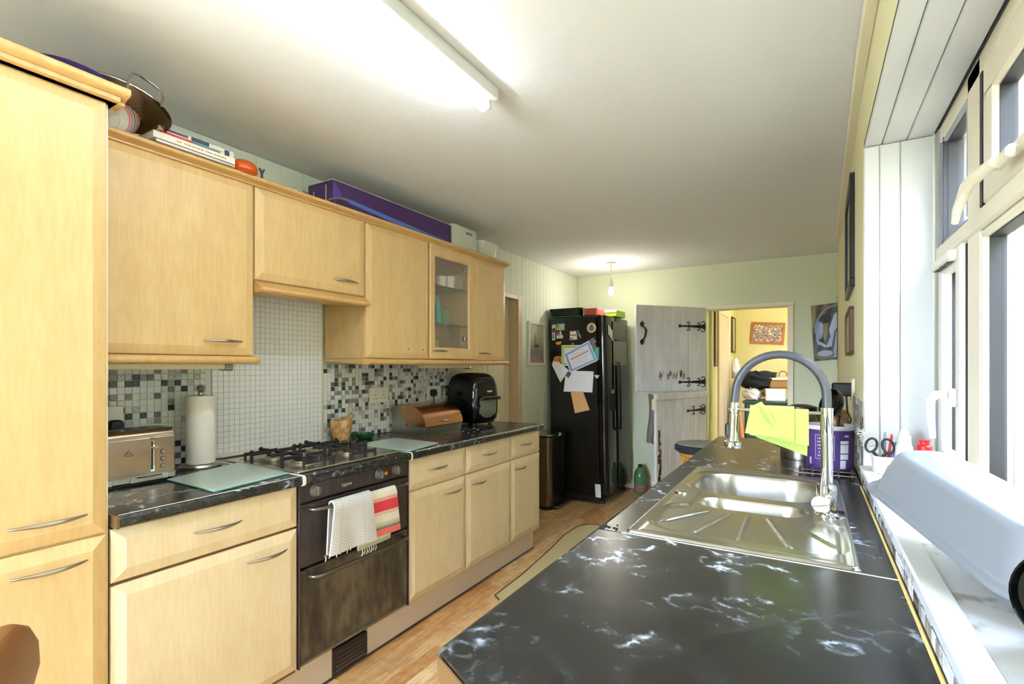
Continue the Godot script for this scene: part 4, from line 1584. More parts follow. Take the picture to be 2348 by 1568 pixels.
func units_top() -> void:
	var T := 2.1
	# steel pan upside down over the end of the tall cabinet, its inside seen from below
	var n := Vector3(0.077, -0.982, 0.173).normalized()
	var c := V(-1.947, 2.183, 0.756)
	var pan := thing("steel_pan", "big shallow steel pan with a loop handle, upside down over the cabinets", "pan", Vector3.ZERO)
	var st := S()
	var R := 0.152
	lathe(st, [Vector2(0, -0.034), Vector2(R * 0.58, -0.033), Vector2(R * 0.80, -0.024), Vector2(R * 0.955, -0.006), Vector2(R, 0.0), Vector2(R * 0.995, 0.003), Vector2(R * 0.94, -0.004), Vector2(R * 0.79, -0.021), Vector2(R * 0.56, -0.029), Vector2(0, -0.030)], c, n, 48)
	obj("pan_body", st, mat("pan_steel", "8d8068", 0.2, 1.0), pan)
	st = S()
	tube(st, [V(-1.795, 2.180, 0.725), V(-1.800, 2.215, 0.732), V(-1.815, 2.245, 0.750), V(-1.830, 2.252, 0.775), V(-1.840, 2.248, 0.815), V(-1.832, 2.232, 0.835), V(-1.812, 2.205, 0.832), V(-1.800, 2.170, 0.822)], 0.0042, 10)
	obj("loop_handle", st, M.nickel, pan)
	# striped bowl lying with its foot to the room
	var b := thing("striped_bowl", "cream bowl with pink and blue stripes tipped on its side on the cabinets", "bowl", Vector3.ZERO)
	st = S()
	var ax := Vector3(-0.60, 0.52, -0.52).normalized()
	var bo := V(-2.005, 2.150, 0.745)
	bowl_shape(st, bo, ax, 0.080, 0.075, 0.040)
	obj("bowl", st, M.white_ceramic, b)
	for q in [[0.36, "d98a9a"], [0.47, "d98a9a"], [0.60, "7f93ad"], [0.72, "d98a9a"], [0.84, "c2502e"], [0.94, "4b78a4"]]:
		var u0: float = q[0]
		var u1: float = u0 + (0.055 if q[1] != "c2502e" else 0.02)
		st = S()
		var pr := []
		for k in 5:
			var u := lerpf(u0, u1, k / 4.0)
			pr.append(Vector2(lerpf(0.042, 0.080, sin(u * PI / 2)) + 0.0007, 0.008 + 0.067 * (1.0 - cos(u * PI / 2))))
		for k in 5:
			var e: Vector2 = pr[4 - k]
			pr.append(e - Vector2(0.0012, 0))
		pr.append(pr[0])
		lathe(st, pr, bo, ax, 40)
		obj("stripe", st, mat("stripe_" + q[1], q[1], 0.25), b)
	# purple plate
	st = S()
	lathe(st, [Vector2(0, 0), Vector2(0.07, 0), Vector2(0.13, 0.012), Vector2(0.135, 0.016), Vector2(0.128, 0.016), Vector2(0.07, 0.006), Vector2(0, 0.006)], V(-1.93, 2.166, 0.62), Vector3(-0.10, 1, -0.05), 40)
	one("purple_plate", st, M.plate_purple, "dark purple plate on top of the tall larder cabinet", "plate")
	# books
	st = S()
	bx(st, -2.10, -1.945, 2.1005, 2.112, 0.87, 1.15, 0.002)
	one("baking_tray", st, M.steel, "thin grey baking tray lying under the stacked books", "tray")
	var book := func(label: String, y0: float, y1: float, d0: float, d1: float, x1: float, cover: Material, spine: Array) -> void:
		var t := thing("book", label, "book", Vector3.ZERO, "cookbooks on the wall cabinets")
		var s := S()
		bx(s, x1 - 0.20, x1 - 0.004, y0 + 0.003, y1 - 0.003, d0 + 0.003, d1 - 0.003, 0.0)
		obj("pages", s, M.paper, t)
		s = S()
		bx(s, x1 - 0.203, x1, y1 - 0.0025, y1, d0, d1, 0.0006)
		bx(s, x1 - 0.203, x1, y0, y0 + 0.0025, d0, d1, 0.0006)
		bx(s, x1 - 0.0035, x1, y0, y1, d0, d1, 0.0006)
		obj("cover", s, cover, t)
		for q in spine:
			s = S()
			bx(s, x1, x1 + 0.0006, y0 + (y1 - y0) * q[2], y0 + (y1 - y0) * q[3], lerpf(d0, d1, q[0]), lerpf(d0, d1, q[1]), 0.0)
			obj("spine_print", s, q[4], t)
	var gold := mat("spine_gold", "b08a4a", 0.5)
	var navy := mat("spine_navy", "253659", 0.5)
	var redp := mat("spine_red", "b5352e", 0.5)
	var tealp := mat("spine_teal", "4f7d7c", 0.5)
	var bits := []
	var r := RandomNumberGenerator.new()
	r.seed = 3
	var u := 0.26
	while u < 0.86:
		var w := 0.012 + r.randf() * 0.03
		bits.append([u, u + w, 0.42, 0.58, gold])
		u += w + 0.008 + (0.02 if r.randf() < 0.3 else 0.0)
	book.call("cream cookbook with gilt lettering, lower of the two on the tray", 2.1125, 2.137, 0.862, 1.149, -1.945, mat("cover_cream", "e9e2d2", 0.5), bits)
	book.call("cookbook with dark blue and red spine, upper of the two", 2.1375, 2.164, 0.885, 1.150, -1.955, mat("cover_white", "ddd8cc", 0.5), [[0.0, 0.42, 0.0, 0.42, redp], [0.40, 0.64, 0.45, 1.0, navy], [0.42, 0.80, 0.0, 0.40, tealp], [0.06, 0.36, 0.55, 0.9, mat("spine_plum", "5a3a5c", 0.5)], [0.68, 0.96, 0.5, 0.56, gold], [0.86, 0.93, 0.1, 0.9, navy]])
	# orange pot and a forked wooden piece
	st = S()
	var po := []
	for k in 9:
		var a := PI / 2 * k / 8.0
		po.append(Vector2(cos(a) * 0.055, 0.024 + sin(a) * 0.035))
	var pp := [Vector2(0, 0), Vector2(0.042, 0.0), Vector2(0.054, 0.012)]
	pp.append_array(po)
	lathe(st, pp, V(-1.985, 2.0995, 1.205), Vector3.UP, 28)
	one("orange_pot", st, M.orange_pot, "round glossy orange pot beside the cookbooks on the cabinets", "pot")
	st = S()
	tube(st, [V(-1.985, 2.099, 1.287), V(-1.985, 2.135, 1.287)], 0.005, 8)
	tube(st, [V(-1.985, 2.133, 1.287), V(-1.985, 2.152, 1.276)], [0.005, 0.004], 8)
	tube(st, [V(-1.985, 2.133, 1.287), V(-1.985, 2.152, 1.298)], [0.005, 0.004], 8)
	one("forked_stick", st, M.dark_wood, "small dark forked stick standing right of the orange pot", "ornament")
	# coiled wire and a loose metal bar before the purple box
	st = S()
	tube(st, arc_pts(V(-1.99, 2.103, 1.46), Vector3.RIGHT * 0.8, Vector3.FORWARD, 0.05, 0, TAU * 0.95, 20), 0.003, 6)
	one("wire_ring", st, M.nickel, "thin wire ring lying left of the purple box", "wire")
	st = S()
	tube(st, [V(-1.965, 2.104, 1.600), V(-1.955, 2.128, 1.645), V(-1.955, 2.136, 1.69), V(-1.962, 2.132, 1.73)], [0.003, 0.005, 0.006, 0.005], 8)
	one("spare_handle", st, M.nickel, "loose curved metal handle lying in front of the purple box", "handle")
	# long purple box
	var pb := thing("purple_box", "long dark purple cardboard box on top of the wall cabinets", "box", Vector3.ZERO)
	st = S()
	bx(st, -2.17, -1.985, 2.0995, 2.2265, 1.655, 2.585, 0.002)
	obj("carton", st, M.purple_box, pb)
	st = S()
	prism(st, PackedVector2Array([Vector2(1.656, 2.105), Vector2(1.656, 2.226), Vector2(1.71, 2.165)]), V(-1.985, 0, 0), Vector3.FORWARD, Vector3.UP, Vector3.RIGHT, 0.0006)
	obj("printed_flap", st, mat("box_violet", "51358a", 0.4), pb)
	st = S()
	prism(st, PackedVector2Array([Vector2(1.71, 2.140), Vector2(1.73, 2.158), Vector2(2.30, 2.128), Vector2(2.56, 2.118), Vector2(2.56, 2.103), Vector2(2.2, 2.107)]), V(-1.985, 0, 0), Vector3.FORWARD, Vector3.UP, Vector3.RIGHT, 0.0007)
	obj("blue_print", st, mat("box_blue", "4b6bb0", 0.4), pb)
	st = S()
	for q in [[-2.13, 0.06], [-2.04, 0.08]]: bx(st, q[0], q[0] + 0.006, 2.13, 2.13 + q[1], 1.6542, 1.6552, 0.0)
	obj("end_print", st, M.tub_rim, pb)
	st = S()
	bx(st, -2.172, -1.983, 2.2262, 2.2275, 1.654, 2.586, 0.0)
	obj("white_edge", st, M.paper, pb)
	# clear boxes
	var cb := thing("storage_tub", "clear storage tub with blue clips standing upside down on its teal lid", "plastic tub", V(-2.075, 2.0995, 2.76))
	st = S()
	loft(st, [ring(rrect(0.175, 0.29, 0.03), 0.012), ring(rrect(0.165, 0.275, 0.03), 0.15), ring(rrect(0.15, 0.26, 0.03), 0.156)], true)
	obj("tub", st, M.milky, cb)
	st = S()
	prism(st, rrect(0.185, 0.30, 0.03), Vector3(0, 0, 0), Vector3.RIGHT, Vector3.BACK, Vector3.UP, 0.013, 0.003)
	obj("lid", st, M.teal, cb)
	st = S()
	box(st, Vector3(0.083, 0.118, -0.03), Vector3(0.008, 0.016, 0.07), 0.002)
	obj("clip", st, M.blue_clip, cb)
	st = S()
	box(st, Vector3(0.0, 0.118, 0.138), Vector3(0.05, 0.016, 0.008), 0.002)
	obj("clip", st, M.blue_clip, cb)
	var wt := thing("white_tub", "translucent white tub with a flared rim at the end of the cabinets", "plastic tub", V(-2.07, 2.0995, 3.05))
	st = S()
	loft(st, [ring(rrect(0.15, 0.20, 0.04), 0.0), ring(rrect(0.17, 0.235, 0.045), 0.10), ring(rrect(0.19, 0.26, 0.045), 0.106), ring(rrect(0.19, 0.26, 0.045), 0.110), ring(rrect(0.166, 0.23, 0.045), 0.106), ring(rrect(0.145, 0.195, 0.04), 0.004)], true)
	obj("tub", st, M.milky, wt)

func ring(p: PackedVector2Array, y: float) -> PackedVector3Array:
	var o := PackedVector3Array()
	for q in p: o.append(Vector3(q.x, y, q.y))
	return o

func left_counter_things() -> void:
	# toaster
	var t := thing("toaster", "four slice steel toaster with lever and three round buttons", "toaster", V(-2.125, 0.91, 0.83))
	# local: +X towards the room, +Z towards the camera end; length along Z
	var st := S()
	var L := 0.30
	var prof := PackedVector2Array([Vector2(0.085, 0.03), Vector2(0.0825, 0.16)])
	for k in 6:
		var a := PI / 2 * k / 5.0
		prof.append(Vector2(0.0525 + 0.028 * cos(a) , 0.162 + 0.030 * sin(a)))
	for k in 6:
		var a := PI / 2 + PI / 2 * k / 5.0
		prof.append(Vector2(-0.0525 + 0.028 * cos(a), 0.162 + 0.030 * sin(a)))
	prof.append_array(PackedVector2Array([Vector2(-0.0825, 0.16), Vector2(-0.085, 0.03)]))
	prism(st, prof, Vector3(0, 0, L / 2), Vector3.RIGHT, Vector3.UP, Vector3.FORWARD, L, 0.006)
	obj("casing", st, M.toaster_steel, t)
	st = S()
	box(st, Vector3(0, 0.022, 0), Vector3(0.178, 0.028, L + 0.004), 0.006)
	obj("base", st, M.nickel, t)
	st = S()
	box(st, Vector3(0, 0.005, 0), Vector3(0.15, 0.010, L - 0.03), 0.002)
	obj("foot", st, M.black_plastic, t)
	st = S()
	for z in [-0.07, 0.07]:
		for x in [-0.034, 0.034]: box(st, Vector3(x, 0.1915, z), Vector3(0.026, 0.004, 0.125), 0.001)
	obj("slot", st, M.gasket, t)
	st = S()
	box(st, Vector3(0, 0.1905, -0.148), Vector3(0.11, 0.005, 0.010), 0.002)
	obj("black_rim", st, M.black_plastic, t)
	for z in [-0.073, 0.14]:
		st = S()
		box(st, Vector3(0.0835, 0.102, z), Vector3(0.006, 0.125, 0.018), 0.006)
		var ch := obj("lever_channel", st, M.chrome, t)
		st = S()
		box(st, Vector3(0.0868, 0.10, z + 0.002), Vector3(0.0012, 0.10, 0.006), 0.0)
		obj("channel_slot", st, M.gasket, ch)
		st = S()
		box(st, Vector3(0.096, 0.13, z), Vector3(0.028, 0.008, 0.026), 0.003)
		obj("lever", st, M.chrome, ch)
	for k in 3:
		st = S()
		lathe(st, [Vector2(0, 0), Vector2(0.0085, 0), Vector2(0.0085, 0.003), Vector2(0.006, 0.006), Vector2(0, 0.006)], Vector3(0.0845, 0.110 - k * 0.026, -0.107), Vector3.RIGHT, 16)
		obj("button", st, M.nickel, t)
	# warning triangle etched on the side
	st = S()
	var tr := [Vector3(0.0842, 0.128, 0.0), Vector3(0.0848, 0.108, -0.013), Vector3(0.0848, 0.108, 0.013)]
	for k in 3: tube(st, [tr[k], tr[(k + 1) % 3]], 0.0006, 5)
	for k in 3: tube(st, [Vector3(0.0845, 0.112, -0.004 + k * 0.004), Vector3(0.0843, 0.118, -0.003 + k * 0.003)], 0.0005, 5)
	obj("hot_surface_mark", st, M.rail_metal, t)
	for z in [-0.062, 0.11]:
		st = S()
		box(st, Vector3(0.0885, 0.022, z), Vector3(0.004, 0.022, 0.12), 0.004)
		var tv := obj("crumb_tray", st, M.steel, t)
		st = S()
		box(st, Vector3(0.0908, 0.028, z), Vector3(0.001, 0.004, 0.08), 0.0)
		obj("tray_slot", st, M.gasket, tv)
	t.rotation.y = -0.02
	# socket behind the toaster with a dark plug
	socket("single white socket behind the toaster with a black plug", 0.866, 0.92, 1.03, 1.177, 1)
	socket("white double wall socket above the bread bin, nothing plugged in", 2.198, 2.352, 1.105, 1.200, 0)
	socket("white socket with a black plug between bread bin and air fryer", 2.734, 2.884, 1.092, 1.192, 2)
	# paper roll
	var o := V(-2.205, 0.91, 1.155)
	var p := thing("paper_towel", "upright kitchen paper roll on a steel stand left of the hob", "kitchen roll", o)
	st = S()
	lathe(st, [Vector2(0, 0), Vector2(0.077, 0), Vector2(0.078, 0.006), Vector2(0.074, 0.014), Vector2(0, 0.014)], Vector3.ZERO, Vector3.UP, 40)
	obj("base", st, M.steel, p)
	st = S()
	lathe(st, [Vector2(0.02, 0.016), Vector2(0.052, 0.016), Vector2(0.054, 0.02), Vector2(0.054, 0.292), Vector2(0.051, 0.297), Vector2(0.02, 0.297), Vector2(0.019, 0.02)], Vector3.ZERO, Vector3.UP, 40)
	obj("paper", st, M.paper_roll, p)
	st = S()
	lathe(st, [Vector2(0, 0.012), Vector2(0.006, 0.012), Vector2(0.006, 0.297), Vector2(0.011, 0.300), Vector2(0.011, 0.308), Vector2(0.007, 0.311), Vector2(0.013, 0.316), Vector2(0.0165, 0.327), Vector2(0.013, 0.338), Vector2(0, 0.344)], Vector3.ZERO, Vector3.UP, 20)
	obj("post", st, M.nickel, p)
	# glass boards
	for q in [["frosted glass worktop saver between the toaster and the hob", [V(-1.700, 0.9112, 0.935), V(-1.745, 0.9112, 1.245), V(-2.12, 0.9112, 1.275), V(-2.03, 0.9112, 0.945)]], ["frosted glass worktop saver on the right of the hob", [V(-1.690, 0.9112, 1.872), V(-1.735, 0.9112, 2.150), V(-2.075, 0.9112, 2.165), V(-2.065, 0.9112, 1.866)]]]:
		var pl := PackedVector2Array()
		for v in q[1]: pl.append(Vector2(v.x, -v.z))
		var gb := thing("glass_board", q[0], "chopping board", Vector3.ZERO, "frosted glass worktop savers")
		st = S()
		prism(st, pl, Vector3(0, 0.9114, 0), Vector3.RIGHT, Vector3.FORWARD, Vector3.UP, 0.006, 0.0012)
		obj("board", st, M.frosted_board, gb)
		st = S()
		for k in 4:
			var a: Vector3 = q[1][k]
			var b: Vector3 = q[1][(k + 1) % 4]
			box(st, (a + b) / 2 + Vector3(0, 0.003, 0), Vector3((b - a).length() - 0.002, 0.0035, 0.0012), 0.0, Basis(Vector3.UP, atan2(-(b - a).z, (b - a).x)))
		obj("green_edge", st, M.frosted_edge, gb)
	# wooden mortar with pestle, green spoon rest
	var mo := V(-2.243, 0.91, 1.925)
	st = S()
	lathe(st, [Vector2(0, 0), Vector2(0.040, 0), Vector2(0.044, 0.01), Vector2(0.056, 0.07), Vector2(0.060, 0.118), Vector2(0.057, 0.124), Vector2(0.050, 0.120), Vector2(0.046, 0.05), Vector2(0, 0.03)], mo, Vector3.UP, 32)
	one("mortar", st, M.mango_wood, "mango wood mortar standing behind the right side of the hob", "mortar")
	st = S()
	tube(st, [mo + Vector3(-0.02, 0.06, 0.01), mo + Vector3(0.02, 0.115, -0.018), mo + Vector3(0.045, 0.150, -0.036), mo + Vector3(0.050, 0.156, -0.040)], [0.016, 0.014, 0.017, 0.010], 14)
	one("pestle", st, M.mango_wood, "wooden pestle sticking out of the mortar", "pestle")
	var sr := V(-2.245, 0.911, 2.10)
	var s2 := thing("spoon_rest", "dark green ceramic spoon rest beside the wooden mortar", "spoon rest", sr)
	st = S()
	lathe(st, [Vector2(0, 0), Vector2(0.036, 0), Vector2(0.046, 0.012), Vector2(0.050, 0.028), Vector2(0.046, 0.030), Vector2(0.040, 0.014), Vector2(0, 0.008)], Vector3.ZERO, Vector3.UP, 28)
	obj("dish", st, M.green_rest, s2)
	st = S()
	tube(st, [Vector3(0, 0.024, 0.045), Vector3(0, 0.036, 0.075), Vector3(0.0, 0.030, 0.115), Vector3(0.0, 0.012, 0.135)], [0.013, 0.012, 0.011, 0.008], 10)
	obj("spout_handle", st, M.green_rest, s2)
	# bread bin
	var bb := thing("bread_bin", "roll top bread bin with copper lid and steel base", "bread bin", V(-2.165, 0.91, 2.56))
	st = S()
	var W := 0.375
	var pr := PackedVector2Array([Vector2(0.135, 0.0), Vector2(0.145, 0.045), Vector2(0.135, 0.048)])
	pr.append_array(PackedVector2Array([Vector2(-0.02, 0.16), Vector2(-0.125, 0.172), Vector2(-0.135, 0.15), Vector2(-0.135, 0)]))
	prism(st, pr, Vector3(0, 0, W / 2 - 0.006), Vector3.RIGHT, Vector3.UP, Vector3.FORWARD, W - 0.012, 0.002)
	obj("inner_body", st, M.steel, bb)
	for z in [W / 2, -W / 2 + 0.006]:
		st = S()
		var ep := PackedVector2Array([Vector2(0.138, 0.0), Vector2(0.147, 0.045)])
		for k in 13:
			var a := PI * 0.02 + PI * 0.80 * k / 12.0
			ep.append(Vector2(0.0 + 0.148 * cos(a), 0.052 + 0.125 * sin(a)))
		ep.append_array(PackedVector2Array([Vector2(-0.137, 0.0)]))
		prism(st, ep, Vector3(0, 0, z), Vector3.RIGHT, Vector3.UP, Vector3.FORWARD, 0.006, 0.001)
		obj("side_panel", st, M.steel, bb)
	st = S()
	var lid := []
	var lp := PackedVector2Array()
	for k in 15:
		var a := PI * 0.0 + PI * 0.66 * k / 14.0
		lp.append(Vector2(0.151 * cos(a), 0.050 + 0.129 * sin(a)))
	for k in 15:
		var a := PI * 0.66 * (1.0 - k / 14.0)
		lp.append(Vector2(0.146 * cos(a), 0.050 + 0.124 * sin(a)))
	prism(st, lp, Vector3(0, 0, W / 2 + 0.003), Vector3.RIGHT, Vector3.UP, Vector3.FORWARD, W + 0.006)
	var rl := obj("roll_lid", st, M.copper, bb)
	# the lid's end web with its pivot
	for z in [W / 2 + 0.0035, -W / 2 - 0.0015]:
		st = S()
		var wp := PackedVector2Array([Vector2(0.0, 0.042)])
		for k in 11:
			var a := PI * 0.62 * k / 10.0
			wp.append(Vector2(0.150 * cos(a), 0.050 + 0.128 * sin(a)))
		prism(st, wp, Vector3(0, 0, z), Vector3.RIGHT, Vector3.UP, Vector3.FORWARD, 0.002)
		obj("lid_end", st, M.copper, rl)
		st = S()
		lathe(st, [Vector2(0, 0), Vector2(0.009, 0), Vector2(0.008, 0.004), Vector2(0, 0.005)], Vector3(-0.002, 0.058, z), Vector3(0, 0, 1 if z > 0 else -1), 14)
		obj("pivot", st, M.nickel, rl)
	st = S()
	box(st, Vector3(0.156, 0.075, 0.0), Vector3(0.010, 0.010, 0.05), 0.004)
	obj("lid_knob", st, M.chrome, rl)
	bb.rotation.y = 0.0
	air_fryer()
	st = S()
	var r := RandomNumberGenerator.new()
	r.seed = 9
	for k in 7:
		box(st, V(-1.96 + r.randf() * 0.12, 0.9115, 2.55 + r.randf() * 0.45), Vector3(0.003 + r.randf() * 0.007, 0.0018, 0.003 + r.randf() * 0.005), 0.0005, Basis(Vector3.UP, r.randf() * 3.0))
	one("crumbs", st, M.paper, "bread crumbs scattered on the worktop before the bread bin", "crumbs").set_meta("kind", "stuff")

func socket(label: String, d0: float, d1: float, y0: float, y1: float, plug: int) -> void:
	var X := -2.318
	var t := thing("wall_socket", label, "socket", Vector3.ZERO, "white wall sockets on the mosaic")
	var st := S()
	bx(st, X, X + 0.012, y0, y1, d0, d1, 0.003)
	obj("plate", st, M.white_plastic, t)
	if plug != 1:
		for d in ([d0 + 0.045, d1 - 0.040] if plug == 0 else [d0 + 0.045, d1 - 0.045]):
			st = S()
			bx(st, X + 0.0118, X + 0.0125, y0 + 0.042, y0 + 0.052, d - 0.003, d + 0.003, 0.0)
			for s in [-1, 1]: bx(st, X + 0.0118, X + 0.0125, y0 + 0.024, y0 + 0.028, d + s * 0.011 - 0.004, d + s * 0.011 + 0.004, 0.0)
			obj("pin_hole", st, M.gasket, t)
			st = S()
			bx(st, X + 0.012, X + 0.017, y1 - 0.030, y1 - 0.012, d - 0.008, d + 0.008, 0.002)
			obj("switch", st, M.white_plastic, t)
	if plug > 0:
		var d := d0 + 0.045 if plug == 2 else d0 + 0.02
		var y := y0 + (0.052 if plug == 2 else 0.07)
		var p := thing("plug", "black plug and lead in the socket " + ("by the air fryer" if plug == 2 else "behind the toaster"), "plug", Vector3.ZERO)
		st = S()
		var pl := rrect(0.050, 0.050, 0.018, 5)
		prism(st, pl, V(X + 0.0125, y, d), Vector3.FORWARD, Vector3.UP, Vector3.RIGHT, 0.032, 0.006)
		obj("plug_body", st, M.black_plastic, p)
		st = S()
		tube(st, [V(X + 0.028, y - 0.022, d), V(X + 0.030, y - 0.06, d + 0.005), V(X + 0.03, y - 0.12, d + 0.02), V(X + 0.03, 0.916, d + 0.05)], 0.004, 8)
		obj("lead", st, M.black_plastic, p)

func air_fryer() -> void:
	# local: +X is the front, Z runs towards the camera
	var t := thing("air_fryer", "glossy black upright air fryer with a window and bar handle", "air fryer", V(-2.125, 0.91, 3.02))
	t.rotation.y = -0.16
	var st := S()
	var rings := []
	for q in [[0.018, 0.130, 0.100], [0.022, 0.142, 0.112], [0.06, 0.152, 0.125], [0.14, 0.158, 0.134], [0.22, 0.156, 0.134], [0.29, 0.150, 0.128], [0.335, 0.138, 0.116], [0.358, 0.118, 0.098], [0.371, 0.08, 0.07], [0.375, 0.04, 0.04]]:
		var r := PackedVector3Array()
		for p in rrect(q[1] * 2, q[2] * 2, 0.055 if q[1] > 0.09 else 0.03, 6): r.append(Vector3(p.x, q[0], p.y))
		rings.append(r)
	loft(st, rings, true)
	obj("body", st, M.fridge_gloss, t)
	st = S()
	for q in [[0.10, 0.08], [0.10, -0.08], [-0.10, 0.08], [-0.10, -0.08]]: lathe(st, [Vector2(0, 0), Vector2(0.014, 0), Vector2(0.016, 0.022), Vector2(0, 0.022)], Vector3(q[0], 0.0, q[1]), Vector3.UP, 12)
	obj("feet", st, M.black_plastic, t)
	# curved front door: a shell just proud of the body
	st = S()
	sheet(st, 10, 10, func(u: float, v: float) -> Vector3:
		var y := 0.045 + 0.225 * v
		var z := (u - 0.5) * 0.215
		return Vector3(0.159 - 0.10 * pow(absf(v - 0.47), 2.5) * 1.0 - 0.9 * z * z * 1.0, y, z), 0.006)
	var dr := obj("door", st, M.black_gloss, t)
	st = S()
	sheet(st, 8, 8, func(u: float, v: float) -> Vector3:
		var y := 0.058 + 0.125 * v
		var z := (u - 0.5) * 0.175
		var vv := (y - 0.045) / 0.225
		return Vector3(0.1625 - 0.10 * pow(absf(vv - 0.47), 2.5) - 0.9 * z * z, y, z), 0.002)
	obj("window", st, mat("fryer_window", "75786a", 0.12, 0.3), dr)
	st = S()
	tube(st, [Vector3(0.152, 0.192, 0.085), Vector3(0.172, 0.194, 0.082), Vector3(0.180, 0.195, 0.076)], 0.008, 10)
	tube(st, [Vector3(0.152, 0.192, -0.085), Vector3(0.172, 0.194, -0.082), Vector3(0.180, 0.195, -0.076)], 0.008, 10)
	obj("handle_mount", st, M.nickel, dr)
	st = S()
	box(st, Vector3(0.186, 0.196, 0), Vector3(0.018, 0.024, 0.19), 0.005)
	obj("bar_handle", st, M.black_plastic, dr)
	st = S()
	sheet(st, 8, 4, func(u: float, v: float) -> Vector3:
		var y := 0.215 + 0.075 * v
		var z := (u - 0.5) * 0.19
		return Vector3(0.160 - 0.055 * v * v * 0.8 - 0.9 * z * z, y, z), 0.003)
	obj("display_panel", st, M.black_gloss, t)
	var tm := text_mesh("tower", 0.022, 0.001)
	var bd := inst("brand_mark", tm, M.white_plastic, t)
	bd.rotation.y = PI / 2
	bd.position = Vector3(0.1575, 0.244, -0.015)

func chair() -> void:
	var c := thing("chair", "brown leather chair back just showing at the left edge", "chair", V(-1.30, 0, 0.29))
	c.rotation.y = -0.5
	var st := S()
	var rings := []
	for q in [[0.60, 0.030, 0.17], [0.64, 0.040, 0.19], [0.69, 0.050, 0.212], [0.74, 0.048, 0.208], [0.775, 0.036, 0.19], [0.79, 0.018, 0.165]]:
		var r := PackedVector3Array()
		for p in rrect(q[2] * 2, q[1] * 2, q[1] * 0.95, 6): r.append(Vector3(p.x, q[0], p.y))
		rings.append(r)
	loft(st, rings, true, 7)
	var bk := obj("backrest", st, M.brown_leather, c)
	st = S()
	tube(st, [Vector3(-0.155, 0.785, 0.02), Vector3(-0.188, 0.758, 0.036), Vector3(-0.203, 0.70, 0.044)], 0.0022, 6)
	obj("seam", st, M.dark_wood, bk)
	st = S()
	box(st, Vector3(0, 0.44, 0.24), Vector3(0.43, 0.08, 0.42), 0.03)
	obj("seat", st, M.brown_leather, c)
	st = S()
	box(st, Vector3(0, 0.53, 0.0), Vector3(0.26, 0.22, 0.028), 0.008)
	obj("back_panel", st, M.dark_wood, c)
	for x in [-0.18, 0.18]:
		for z in [0.0, 0.42]:
			st = S()
			tube(st, [Vector3(x, 0.42, z), Vector3(x * 1.06, 0.0, z + (0.02 if z > 0.1 else -0.03))], [0.022, 0.015], 10)
			obj("leg", st, M.dark_wood, c)

# ---------- fridge corner ----------
func certificate_tex(bg: Color, edge: Color, bar: Color, seed_: int, rows: int) -> ImageTexture:
	var im := Image.create(220, 150, false, Image.FORMAT_RGB8)
	im.fill(Color("eeeef0"))
	if edge != bg:
		im.fill_rect(Rect2i(6, 6, 208, 138), edge)
		im.fill_rect(Rect2i(22, 20, 176, 110), bg)
	if bar != bg: im.fill_rect(Rect2i(36, 56, 150, 9), bar)
	var r := RandomNumberGenerator.new()
	r.seed = seed_
	for k in rows:
		var y := 34 + k * int(90.0 / rows)
		if bar != bg and absi(y - 60) < 9: continue
		var x := 60 + r.randi() % 30
		while x < 160:
			var w := 3 + r.randi() % 10
			im.fill_rect(Rect2i(x, y, w, 1), Color("8f8f9c").lerp(Color("b87a80"), r.randf() * 0.7))
			x += w + 3
	return ImageTexture.create_from_image(im)

